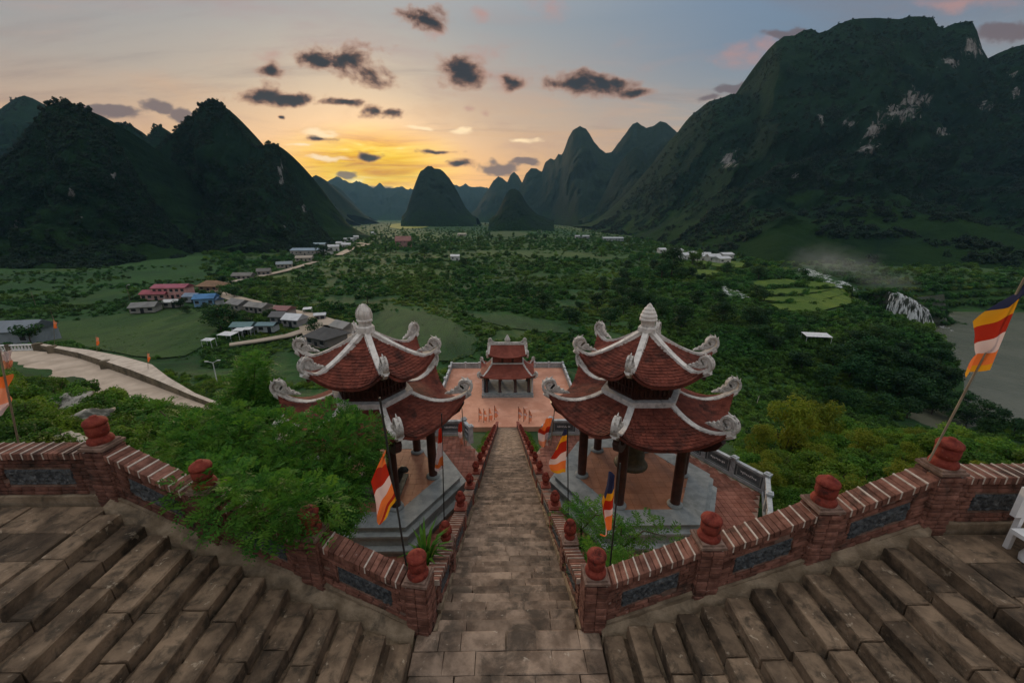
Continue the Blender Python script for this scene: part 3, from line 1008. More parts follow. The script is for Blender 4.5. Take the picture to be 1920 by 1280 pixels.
# right massif
massif('right massif', [(1110, 425), (1150, 405), (1200, 345), (1235, 300), (1255, 275), (1268, 253), (1285, 234), (1300, 214), (1313, 203), (1330, 190), (1352, 184), (1372, 176), (1390, 178), (1402, 160), (1418, 143), (1430, 122), (1443, 98), (1455, 80), (1470, 68), (1490, 67), (1505, 58),
                        (1522, 54), (1535, 62), (1552, 57), (1570, 46), (1600, 36), (1640, 34), (1690, 36), (1703, 31), (1720, 31), (1750, 33), (1758, 50), (1770, 52), (1790, 44), (1822, 39), (1832, 58), (1842, 92), (1856, 116), (1872, 100), (1890, 92), (1920, 84), (1990, 60), (2100, 40), (2250, 60), (2400, 150)],
       [1250] * 3 + [1150] * 6 + [1050] * 6 + [950] * 22 + [900] * 8, [1100, 950, 760, 650, 590, 560, 530, 500, 480, 450, 430, 410, 400, 390, 380, 370] + [350] * 10 + [330] * 11 + [310] * 8, BIG, 500, 95, 1.0, 12, nv=90,
       rocks=[(1368, 300, 22, 20), (1640, 245, 24, 18), (1625, 278, 26, 14), (1690, 210, 40, 20), (1720, 180, 26, 22), (1770, 248, 14, 12), (1780, 118, 26, 10), (1825, 90, 22, 22), (1490, 330, 10, 10), (1850, 200, 20, 10),
              (1655, 220, 30, 14), (1540, 222, 8, 10), (1905, 170, 16, 20), (1590, 230, 20, 8), (1900, 140, 20, 10)])
# left massif
massif('far left peak', [(-260, 300), (-120, 230), (-60, 200), (-20, 215), (0, 205), (18, 192), (32, 183), (46, 179), (60, 184), (75, 195), (90, 208), (120, 240), (180, 300), (240, 380)], 1250, 1000, 0.9, 400, 50, 0.9, 13, mat=M['hill'], nv=40)
massif('left back', [(150, 300), (190, 245), (206, 233), (222, 231), (240, 235), (252, 244), (264, 252), (272, 262), (282, 250), (290, 238), (300, 237), (310, 245), (316, 258), (340, 300), (380, 380)], 900, 700, KARST, 250, 40, 3.0, 14, nv=40)
massif('left peak', [(215, 420), (255, 330), (285, 285), (312, 262), (325, 248), (340, 232), (356, 222), (368, 212), (376, 198), (388, 190), (398, 189), (410, 194), (422, 204), (434, 218), (445, 236), (456, 254), (468, 268), (480, 276), (492, 277), (500, 270), (514, 272), (524, 277), (530, 292),
                     (536, 312), (546, 335), (558, 362), (572, 388), (590, 412), (606, 434), (625, 452)],
       [620] * 20 + [640] * 10, [500] * 6 + [480] * 8 + [470] * 8 + [480] * 8, KARST, 260, 50, 4.5, 15, nv=80, rocks=[(526, 315, 7, 24), (526, 340, 6, 14), (568, 390, 5, 14), (215, 328, 7, 6), (530, 425, 8, 3)])
massif('near left', [(-320, 330), (-200, 270), (-100, 290), (-30, 330), (0, 310), (20, 290), (40, 270), (55, 245), (68, 224), (80, 206), (92, 196), (104, 192), (120, 191), (134, 195), (150, 204), (163, 207), (178, 222), (190, 236), (205, 250), (225, 280), (250, 320), (280, 370), (320, 420), (350, 450)],
       480, [330] * 20 + [370, 390, 400, 420], KARST, 260, 45, 5.0, 16, nv=80, rocks=[(132, 366, 9, 20), (30, 420, 6, 14), (155, 402, 4, 5), (215, 328, 6, 8)])

# ------------------------------------------------------------------ stones, bricks: shared piece meshes


def rough_block(name, mats, size, seed, cham=0.02, jit=0.012, shear=0.0, ax='x'):
    """a worn block with chamfered top edges: 12 corners, 14 faces"""
    r = random.Random(seed)
    hx, hy, hz = size[0] / 2, size[1] / 2, size[2] / 2
    lay = [(-hz, 1, 1), (hz - cham, 1, 1), (hz, 1 - cham / hx, 1 - cham / hy)]
    vs = []
    for z, kx, ky in lay:
        for x, y in ((-1, -1), (0, -1), (1, -1), (1, 1), (0, 1), (-1, 1)):
            q = [x * hx * kx + r.uniform(-jit, jit), y * hy * ky + r.uniform(-jit, jit), z + r.uniform(-jit, jit) * 0.7]
            q[2] += shear * (q[0] if ax == 'x' else q[1])
            vs.append(q)
    fs = []
    for l in range(2):
        for k in range(6):
            k2 = (k + 1) % 6
            fs.append((l * 6 + k, l * 6 + k2, l * 6 + 6 + k2, l * 6 + 6 + k))
    fs += [(12, 13, 16, 17), (13, 14, 15, 16)]
    mb = MB()
    mb.add(vs, fs)
    return mb.mesh(name, mats)


def join_pieces(name, items, mat, parent, loc=(0, 0, 0)):
    """many like pieces past the limit, as one part; items = (mesh, location, rotation z, scale)"""
    V, F, off = [], [], 0
    for me, l, rz, sc in items:
        k = len(me.vertices)
        co = np.empty(k * 3)
        me.vertices.foreach_get('co', co)
        co = co.reshape(-1, 3) * np.array(sc)
        c, s = math.cos(rz), math.sin(rz)
        co = np.column_stack([co[:, 0] * c - co[:, 1] * s + l[0], co[:, 0] * s + co[:, 1] * c + l[1], co[:, 2] + l[2]])
        lv = np.empty(len(me.loops), np.int32)
        me.loops.foreach_get('vertex_index', lv)
        V.append(co)
        F.append(lv.reshape(-1, 4) + off)
        off += k
    o = link(name, mesh_np(name, np.concatenate(V), np.concatenate(F), [mat]), parent, loc)
    o['kind'] = 'stuff'
    return o


def pieces(name, items, mat, parent, limit=295):
    """the nearest pieces as parts of their own, the rest as one part"""
    pl = parent.location
    items = sorted(items, key=lambda t: (Vector(t[1]) + pl - Vector((0, 0, CAM_Z))).length)
    for me, l, rz, sc in items[:limit]:
        link(name, me, parent, l, (0, 0, rz), sc)
    if len(items) > limit:
        join_pieces(name, items[limit:], mat, parent)


STONES = [rough_block('stone', M['stone'], (0.4, 1.05, 0.29), 10 + i, 0.022, 0.010) for i in range(10)]
SS = lambda a, b, c: (a / 0.4, b / 1.05, c / 0.29)
for me in STONES:      # unit blocks stretched to size: keep chamfer mild
    pass
SLABS = [rough_block('stone', M['stair'], (1, 1, 1), 40 + i, 0.06, 0.02) for i in range(8)]

SLOPE = 0.481
Y0 = 5.8
# landing of stone flags
landing = empty('landing', (0, 0, 0))
tag(landing, kind='structure')
mb = MB()
mb.box((0, 3.3, -0.55), (3.62, 5.0, 0.84))
mb.build('bed', M['mortar'], landing)
it = []
y = 5.8
rr = random.Random(3)
row = 0
while y > 1.6:
    d = rr.uniform(0.37, 0.43)
    x = -1.78 + rr.uniform(-0.3, 0)
    while x < 1.75:
        w = rr.uniform(0.42, 0.86)
        a, b = max(x, -1.79), min(x + w, 1.79)
        if b - a > 0.12:
            it.append((rr.choice(SLABS), ((a + b) / 2, y - d / 2, -0.075 + rr.uniform(-0.006, 0.006)), rr.uniform(-0.008, 0.008), (b - a - 0.012, d - 0.012, 0.15)))
        x += w
    y -= d
pieces('stone', it, M['stair'], landing)

# central stair
stair = empty('stone_stair', (0, Y0, 0))
tag(stair, kind='structure')
mb = MB()
mb.add([(-1.49, 0, -0.22), (1.49, 0, -0.22), (1.49, 51.4, -24.95), (-1.49, 51.4, -24.95), (-1.49, 0, -1.4), (1.49, 0, -1.4), (1.49, 51.4, -26.2), (-1.49, 51.4, -26.2)],
       [(0, 1, 2, 3), (7, 6, 5, 4), (0, 3, 7, 4), (1, 5, 6, 2), (0, 4, 5, 1), (3, 2, 6, 7)])
mb.build('bed', M['mortar'], stair)
RUN, NST = 0.34, 151
it = []
for s in range(NST):
    z = -SLOPE * RUN * (s + 1)
    y = RUN * s
    if s < 60:
        x = -1.46 - rr.uniform(0, 0.4)
        while x < 1.44:
            w = rr.uniform(0.5, 0.95)
            a, b = max(x, -1.46), min(x + w, 1.46)
            if b - a > 0.15:
                it.append((rr.choice(SLABS), ((a + b) / 2, y + RUN / 2 + 0.01, z - 0.10 + rr.uniform(-0.010, 0.010)), rr.uniform(-0.012, 0.012), (b - a - 0.012, RUN + 0.02, 0.2)))
            x += w
    else:
        for a, b in ((-1.46, -0.5), (-0.5, 0.45), (0.45, 1.46)):
            it.append((rr.choice(SLABS), ((a + b) / 2, y + RUN / 2 + 0.01, z - 0.10 + rr.uniform(-0.008, 0.008)), 0, (b - a - 0.01, RUN + 0.02, 0.2)))
pieces('stone', it, M['stair'], stair)

# side stairs, rising outward from the landing: long treads laid along the depth
LAND_Z = 2.38


def side_stair(sx, x0, x1, yw0, yw1, gap):
    st = empty('stone_stair', (0, 0, 0))
    tag(st, kind='structure')
    n = 13
    run = (x1 - x0) / n
    it = []
    mbb = MB()
    mbb.add([(sx * x0, 0.4, -0.12), (sx * x0, yw0 - 0.02, -0.12), (sx * x1, yw1 - 0.02, LAND_Z - 0.14), (sx * x1, 0.4, LAND_Z - 0.14),
             (sx * x0, 0.4, -1.0), (sx * x0, yw0 - 0.02, -1.0), (sx * x1, yw1 - 0.02, -1.0), (sx * x1, 0.4, -1.0)],
            [(0, 1, 2, 3), (4, 7, 6, 5), (0, 4, 5, 1), (1, 5, 6, 2), (2, 6, 7, 3), (3, 7, 4, 0)])
    mbb.build('bed', M['mortar'], st)
    # mortar ledge between the tread ends and the wall
    lg = MB()
    NL = 40
    for i in range(NL + 1):
        t = i / NL
        x = sx * (x0 + (x1 - x0) * t)
        yw = yw0 + (yw1 - yw0) * t
        z = LAND_Z * t + 0.10 + 0.02 * rr.uniform(-1, 1)
        w = gap * 0.86 + rr.uniform(-0.03, 0.03)
        lg.v += [(x, yw + 0.02, z + 0.03), (x, yw - w, z - 0.05 + rr.uniform(-0.02, 0.02)), (x, yw - w - 0.03, z - 0.5)]
    for i in range(NL):
        for k in range(2):
            lg.f.append((3 * i + k, 3 * i + k + 1, 3 * i + k + 4, 3 * i + k + 3))
            lg.m.append(0)
            lg.s.append(True)
    lg.build('ledge', M['mortar'], st)
    for i in range(n):
        xa = x0 + run * i
        z = LAND_Z * (i + 1) / n
        yw = yw0 + (yw1 - yw0) * (i + 0.5) / n
        y = yw - gap - rr.uniform(0, 0.12)
        while y > 0.6:
            L = rr.uniform(0.75, 1.35)
            it.append((rr.choice(STONES), (sx * (xa + run / 2 + rr.uniform(-0.012, 0.012) - 0.03), y - L / 2, z - 0.135 + rr.uniform(-0.016, 0.016)),
                       rr.uniform(-0.018, 0.018), SS(run * rr.uniform(0.80, 0.87), L - 0.02, 0.29)))
            y -= L
        # thin packing course showing in the gap behind the tread
        y = yw - gap - 0.05
        while y > 0.6:
            L = rr.uniform(0.35, 0.9)
            if rr.random() < 0.75:
                it.append((rr.choice(STONES), (sx * (xa + run - 0.015), y - L / 2, z - 0.135 + rr.uniform(-0.025, 0.02)), rr.uniform(-0.03, 0.03), SS(0.13, L - 0.03, 0.16)))
            y -= L
    pieces('stone', it, M['stone'], st)
    # upper landing
    up = empty('landing', (0, 0, 0))
    tag(up, kind='structure')
    mbb = MB()
    mbb.prism([(sx * x1, 0.4), (sx * 15, 0.4), (sx * 15, yw1 - 0.01), (sx * x1, yw1 - 0.01)][::sx], -1.0, LAND_Z - 0.11)
    mbb.build('bed', M['mortar'], up)
    it = []
    y = yw1 - 0.16
    while y > 0.6:
        d = rr.uniform(0.5, 0.8)
        x = x1 + rr.uniform(-0.02, 0.02)
        while x < 14.6:
            w = rr.uniform(0.8, 1.5)
            it.append((rr.choice(STONES), (sx * (x + w / 2), y - d / 2, LAND_Z - 0.1 + rr.uniform(-0.006, 0.006)), 0, SS(w - 0.008, d - 0.008, 0.2)))
            x += w
        y -= d
    pieces('stone', it, M['stone'], up)
    return st


RX0, RX1, RYW = 1.82, 7.55, 5.8
LX0, LX1, LYW0, LYW1 = 1.82, 7.85, 5.8, 6.75
side_stair(1, RX0, RX1, RYW, RYW, 0.2)
side_stair(-1, LX0, LX1, LYW0, LYW1, 0.32)


# ------------------------------------------------------------------ parapets
def urn_prof(k=1.0):
    return [(r * k, z * k) for r, z in [(0.245, 0), (0.255, 0.05), (0.235, 0.11), (0.18, 0.155), (0.175, 0.18), (0.20, 0.20), (0.215, 0.26), (0.215, 0.41), (0.20, 0.43), (0.20, 0.445), (0.23, 0.46), (0.235, 0.50), (0.215, 0.55), (0.15, 0.60), (0.075, 0.62), (0.07, 0.655), (0.03, 0.67)]]


mb = MB()
mb.lathe(urn_prof(), n=24)
for k in range(0):
    a = 2 * math.pi * k / 10
    mb.lathe([(0.005, 0.0), (0.035, 0.05), (0.045, 0.10), (0.030, 0.15), (0.004, 0.19)], c=(0.195 * math.cos(a), 0.195 * math.sin(a), 0.22), n=6, cap=False)
URN = mb.mesh('urn', M['urn'])
mb = MB()                  # bud urn of the stair balustrades
mb.lathe([(0.13, 0), (0.14, 0.04), (0.10, 0.09), (0.085, 0.12), (0.13, 0.17), (0.165, 0.25), (0.165, 0.33), (0.12, 0.40), (0.09, 0.42), (0.10, 0.44), (0.10, 0.50), (0.03, 0.56)], n=14)
for k in range(6):
    a = 2 * math.pi * k / 6
    mb.lathe([(0.004, 0.0), (0.05, 0.07), (0.06, 0.15), (0.03, 0.24), (0.003, 0.32)], c=(0.125 * math.cos(a), 0.125 * math.sin(a), 0.14), n=6, cap=False)
BUD = mb.mesh('urn', M['urn'])
BRK = {}


def brick_mesh(kind, size, shear=0.0):
    key = (kind, tuple(size), round(shear, 3))
    if key not in BRK:
        BRK[key] = [rough_block('brick', M['brick'], size, 200 + 7 * len(BRK) + i, 0.008, 0.005, shear) for i in range(4)]
    return rr.choice(BRK[key])


LIMES = []


def lime_mesh(T, slope):
    key = ('lime', T, round(slope, 3))
    if key not in BRK:
        mb = MB()
        mb.box((0, 0, 0), (0.024, T + 0.115, 0.142), 0, 0, 1.0, None, slope)
        BRK[key] = mb.mesh('lime_joint', M['lime'])
    return BRK[key]


def bay(parent, A, B, H, T, out, bricks, urn_list, panel=True, face=1, cope_pitch=0.098, lime_p=0.92, body='brick'):
    """one raked wall bay from A to B (front base line); courses follow the rake. local frame of parent."""
    A, B = Vector(A), Vector(B)
    d = Vector((B.x - A.x, B.y - A.y, 0))
    L = d.length
    d.normalize()
    rz = math.atan2(d.y, d.x)
    slope = (B.z - A.z) / L
    nrm = Vector((-d.y, d.x, 0)) * out      # away from the walked side

    def at(u, h, dep):
        q = A + d * u + nrm * dep
        return Vector((q.x, q.y, A.z + slope * u + h))
    core = MB()
    c0, c1 = 0.025, T - 0.025
    vs = [at(0, -0.25, c0), at(L, -0.25, c0), at(L, H - 0.02, c0), at(0, H - 0.02, c0), at(0, -0.9, c1), at(L, -0.9, c1), at(L, H - 0.02, c1), at(0, H - 0.02, c1)]
    core.add(vs, [(0, 1, 2, 3), (5, 4, 7, 6), (3, 2, 6, 7), (4, 0, 3, 7), (1, 5, 6, 2), (0, 4, 5, 1)])
    core.build('wall_core', M['brick_core'], parent)
    # plinth
    pl = MB()
    vs = [at(0, -0.25, -0.05), at(L, -0.25, -0.05), at(L, 0.13, -0.05), at(0, 0.13, -0.05), at(0, -0.25, 0.05), at(L, -0.25, 0.05), at(L, 0.15, 0.05), at(0, 0.15, 0.05)]
    pl.add(vs, [(0, 1, 2, 3), (5, 4, 7, 6), (3, 2, 6, 7), (4, 0, 3, 7), (1, 5, 6, 2), (0, 4, 5, 1)])
    pl.build('plinth', M['mortar'], parent)
    ps = None
    if panel:
        p0, p1, q0, q1 = L * 0.20, L * 0.80, H * 0.36, H * 0.72
        ps = (p0, p1, q0, q1)
        pm = MB()
        vs, fs = [], []
        nu, nv = 36, 10
        for j in range(nv + 1):
            for i in range(nu + 1):
                u = p0 + (p1 - p0) * i / nu
                h = q0 + (q1 - q0) * j / nv
                e = 0.022 * float(fbm(u * 8, h * 8, A.x, 3, 21))
                vs.append(at(u, h, 0.012 - abs(e) * 1.6 if 0 < i < nu and 0 < j < nv else 0.03))
        for j in range(nv):
            for i in range(nu):
                fs.append((j * (nu + 1) + i, j * (nu + 1) + i + 1, (j + 1) * (nu + 1) + i + 1, (j + 1) * (nu + 1) + i))
        pm.add(vs, fs)
        pm.build('carved_panel', M['carved'], parent, fix=False)
    if bricks is not None:
        ch, bl = 0.088, 0.26
        nc = int((H - 0.14) / ch)
        for c in range(nc):
            h = 0.15 + ch * (c + 0.5)
            u = -rr.uniform(0, bl) if c % 2 else -bl / 2 * 0
            while u < L:
                a, b = max(u, 0), min(u + bl, L)
                if ps and ps[2] - 0.03 < h < ps[3] + 0.03:
                    if a >= ps[0] - 0.02 and b <= ps[1] + 0.02:
                        u += bl
                        continue
                    if a < ps[0] < b:
                        b = ps[0]
                    if a < ps[1] < b:
                        a = ps[1]
                if b - a > 0.05 and rr.random() > 0.03:
                    ce = at((a + b) / 2, h, 0.03)
                    bricks.append((brick_mesh('b', (bl, 0.07, ch), slope), tuple(ce + nrm * rr.uniform(-0.013, 0.010)), rz, ((b - a - 0.014) / bl, 1, (ch - 0.016) / ch)))
                u += bl
    # coping: bricks on edge with lime joints
    cb, lm = [], []
    u = 0.02
    k = 0
    while u < L - 0.03:
        ce = at(u + cope_pitch / 2, H + 0.045, T / 2)
        cb.append((brick_mesh('c', (cope_pitch, T + 0.11, 0.13), slope), tuple(ce + Vector((0, 0, rr.uniform(-0.008, 0.008)))), rz + rr.uniform(-0.03, 0.03), ((cope_pitch - 0.012) / cope_pitch, 1, 1)))
        if k % 2 == 0 and rr.random() < lime_p:
            j = at(u, H + 0.052, T / 2)
            LIMES.append((lime_mesh(T, slope), tuple(j), rz + rr.uniform(-0.02, 0.02), (1, 1, 1)))
        u += cope_pitch
        k += 1
    for me, l, rz_, sc in cb:
        urn_list.append((me, l, rz_, sc))
    return at


def pier(parent, P, w, h, rz, bricks, urn_me, uk=1.0, below=0.6):
    P = Vector(P)
    c = MB()
    c.box((0, 0, (h - below) / 2), (w - 0.05, w - 0.05, h + below))
    c.box((0, 0, h + 0.02), (w + 0.06, w + 0.06, 0.05))
    c.box((0, 0, h + 0.065), (w - 0.02, w - 0.02, 0.04))
    pr = c.build('pier', M['red_paint'] if bricks is None else M['brick_core'], parent, P, rz)
    if urn_me is not None:
        link('urn', urn_me, pr, (0, 0, h + 0.085), (0, 0, rr.uniform(0, 1)), (uk, uk, uk * rr.uniform(0.97, 1.04)))
    if bricks is not None:
        ch = 0.088
        n = int((h + 0.05) / ch)
        for c_ in range(n):
            z = -0.06 + ch * (c_ + 0.5)
            gx_ = 0.012 if c_ % 2 else 0.0
            for k in range(4):
                a = rz + k * math.pi / 2
                off = Matrix.Rotation(a, 3, 'Z') @ Vector((0, -(w / 2 - 0.02 + gx_), 0))
                for sgn in (-1, 1):
                    sh = Matrix.Rotation(a, 3, 'Z') @ Vector((sgn * w / 4, 0, 0))
                    bricks.append((brick_mesh('b', (0.26, 0.07, ch), 0.0), tuple(P + off + sh + Vector((0, 0, z))), a, ((w / 2 - 0.012) / 0.26, 1, (ch - 0.014) / ch)))
    return pr


def parapet(sx, pts, label, urn_scale):
    root = empty('brick_parapet', (0, 0, 0), 0, label, 'parapet wall')
    bricks, cope = [], []
    for i in range(len(pts) - 1):
        A, B = Vector(pts[i]), Vector(pts[i + 1])
        dv = Vector((B.x - A.x, B.y - A.y, 0)).normalized()
        bay(root, A + dv * 0.16, B - dv * 0.16, 1.0, 0.30, sx, bricks, cope) if True else None
    for i, P in enumerate(pts):
        dv = Vector(pts[min(i + 1, len(pts) - 1)]) - Vector(pts[max(i - 1, 0)])
        rz = math.atan2(dv.y, dv.x)
        nrm = Vector((-dv.y, dv.x, 0)).normalized() * sx
        pier(root, Vector(P) + nrm * 0.15 + Vector((0, 0, -0.05)), 0.42, 1.22, rz, bricks, URN, urn_scale)
    pieces('brick', bricks, M['brick'], root, 295)
    pieces('coping_brick', cope, M['brick'], root, 295)
    pieces('lime_joint', LIMES, M['lime'], root, 295)
    LIMES.clear()
    return root


def lerp(a, b, t):
    return tuple(a[i] + (b[i] - a[i]) * t for i in range(3))


R_lo, R_hi = (1.68, RYW, 0.03), (RX1 + 0.12, RYW, LAND_Z)
L_lo, L_hi = (-1.74, LYW0, 0.03), (-LX1 - 0.05, LYW1, LAND_Z)
parapet(1, [R_lo, lerp(R_lo, R_hi, 0.345), lerp(R_lo, R_hi, 0.675), R_hi, (10.1, RYW, LAND_Z), (13.2, RYW, LAND_Z)],
        'weathered red brick parapet with red urns beside the right hand steps', 0.8)
parapet(-1, [L_lo, lerp(L_lo, L_hi, 0.335), lerp(L_lo, L_hi, 0.67), L_hi, (-10.4, LYW1, LAND_Z), (-13.4, LYW1, LAND_Z)],
        'weathered red brick parapet running behind the leafy tree beside the left steps', 0.8)


def balustrade(sx, label):
    root = empty('stair_balustrade', (0, Y0, 0), 0, label, 'balustrade')
    bricks, cope = [], []
    n = 17
    sp = 3.0
    xin = sx * 1.48
    for i in range(n):
        y0, y1 = (0.45 if i == 0 else sp * i - 0.4), sp * (i + 1) - 0.4
        A = Vector((xin, y0 + 0.12, -SLOPE * y0 - 0.08))
        B = Vector((xin, y1 - 0.12, -SLOPE * y1 - 0.08))
        if i < 4:
            bay(root, A, B, 0.82, 0.28, -sx, bricks if i < 2 else None, cope, True, cope_pitch=0.11, lime_p=0.8)
        else:
            w = MB()
            for (x0_, x1_, z0_, z1_) in ((0.02, 0.26, -0.35, 0.80), (-0.03, 0.31, 0.80, 0.90)):
                P = [Vector((xin + sx * a, b, -SLOPE * b - 0.08 + c)) for c in (z0_, z1_) for (a, b) in ((x0_, y0), (x1_, y0), (x1_, y1), (x0_, y1))]
                w.add(P, [(0, 1, 2, 3), (4, 5, 6, 7), (0, 1, 5, 4), (1, 2, 6, 5), (2, 3, 7, 6), (3, 0, 4, 7)])
            w.build('wall', M['red_paint'], root)
            pm = MB()
            P = [Vector((xin + sx * a, b, -SLOPE * b - 0.08 + c)) for c in (0.22, 0.62) for (a, b) in ((0.008, y0 + 0.5), (0.03, y0 + 0.5), (0.03, y1 - 0.5), (0.008, y1 - 0.5))]
            pm.add(P, [(0, 1, 2, 3), (4, 5, 6, 7), (0, 1, 5, 4), (1, 2, 6, 5), (2, 3, 7, 6), (3, 0, 4, 7)])
            pm.build('carved_panel', M['carved'], root)
        big = i >= 10
        pier(root, (xin + sx * 0.14, y1, -SLOPE * y1 - 0.1), 0.36, 1.05, 0, bricks if i < 1 else None, None if i >= 13 else BUD, 1.0)
    # pale kerb along the foot
    k = MB()
    for a, b in ((0, 25), (25, 51.2)):
        P = [Vector((xin - sx * q, y, -SLOPE * y - 0.08 + c)) for c in (-0.2, 0.09) for (q, y) in ((0, a), (0.06, a), (0.06, b), (0, b))]
        k.add(P, [(0, 1, 2, 3), (4, 5, 6, 7), (0, 1, 5, 4), (1, 2, 6, 5), (2, 3, 7, 6), (3, 0, 4, 7)])
    k.build('kerb', M['mortar'], root)
    pieces('brick', bricks, M['brick'], root, 200)
    pieces('coping_brick', cope, M['brick'], root, 200)
    pieces('lime_joint', LIMES, M['lime'], root, 200)
    LIMES.clear()
    return root


balustrade(-1, 'red brick balustrade with bud urns down the left side of the long stair')
balustrade(1, 'red brick balustrade with bud urns down the right side of the long stair')


# ------------------------------------------------------------------ curved roofs
def curve(pts, n=24):
    """smooth polyline (Catmull-Rom) through (r, z)"""
    P = [np.array(p, float) for p in pts]
    P = [2 * P[0] - P[1]] + P + [2 * P[-1] - P[-2]]
    outp = []
    for i in range(1, len(P) - 2):
        for k in range(n // (len(P) - 3) + 1):
            t = k / (n // (len(P) - 3) + 1)
            a, b, c, d = P[i - 1:i + 3]
            outp.append(0.5 * ((2 * b) + (-a + c) * t + (2 * a - 5 * b + 4 * c - d) * t * t + (-a + 3 * b - 3 * c + d) * t ** 3))
    outp.append(P[-2])
    return np.array(outp)


def scroll_mb():
    """carved end of a hip in the plane x (outward), z (up): the hip runs on, turns up and curls back in on itself"""
    mb = MB()
    cx, cz = -0.15, 0.31
    path = []
    N_ = 44
    for i in range(N_ + 1):
        t = i / N_
        a_ = math.radians(-62) + t * 2 * math.pi * 1.45
        r = 0.35 * (1 - 0.86 * t ** 0.9)
        path.append((cx + r * math.cos(a_), 0, cz + r * math.sin(a_)))
    mb.band(path, (0, 1, 0), [0.145 - 0.07 * i / N_ for i in range(N_ + 1)], [0.13 - 0.08 * i / N_ for i in range(N_ + 1)])
    # web between the turns
    n = 18
    vs = [(cx + 0.27 * math.cos(6.283 * k / n), y, cz + 0.27 * math.sin(6.283 * k / n)) for y in (-0.06, 0.06) for k in range(n)]
    mb.add(vs, [tuple(range(n - 1, -1, -1)), tuple(range(n, 2 * n))])
    # crest that climbs from the hip to the curl, cut into leaf tongues
    ol = [(-1.15, 0.0), (-0.98, 0.10), (-0.90, 0.07), (-0.80, 0.19), (-0.70, 0.14), (-0.60, 0.30), (-0.50, 0.25), (-0.42, 0.44), (-0.32, 0.42), (-0.20, 0.30), (-0.10, 0.05), (-0.3, -0.05), (-0.8, -0.06)]
    n = len(ol)
    for th, kk in ((0.06, 1.0), (0.10, 0.74)):
        mx, mz = -0.5, 0.10
        vs = [(mx + (x - mx) * kk, y, mz + (z - mz) * kk) for y in (-th, th) for x, z in ol]
        mb.add(vs, [tuple(range(n - 1, -1, -1)), tuple(range(n, 2 * n))] + [(i, (i + 1) % n, n + (i + 1) % n, n + i) for i in range(n)])
    for y in (-0.10, 0.10):
        for (sx_, sz_, r0, st) in ((-0.46, 0.20, 0.11, 2.0), (-0.74, 0.07, 0.07, 2.4)):
            pth = []
            for i in range(18):
                t = i / 17
                pth.append((sx_ + r0 * (1 - 0.85 * t) * math.cos(st + t * 8), y, sz_ + r0 * (1 - 0.85 * t) * math.sin(st + t * 8)))
            mb.tube(pth, [0.03 * (1 - 0.4 * i / 17) for i in range(18)], 5)
    # feather tips on the outer back of the curl
    for a0 in (0.35, 0.9, 1.45):
        p0 = (cx + 0.40 * math.cos(a0), 0, cz + 0.38 * math.sin(a0))
        p1 = (cx + 0.52 * math.cos(a0 + 0.25), 0, cz + 0.50 * math.sin(a0 + 0.25))
        mb.tube([p0, p1], [0.05, 0.012], 5)
    return mb


SCROLL = scroll_mb().mesh('scroll', M['scroll'])


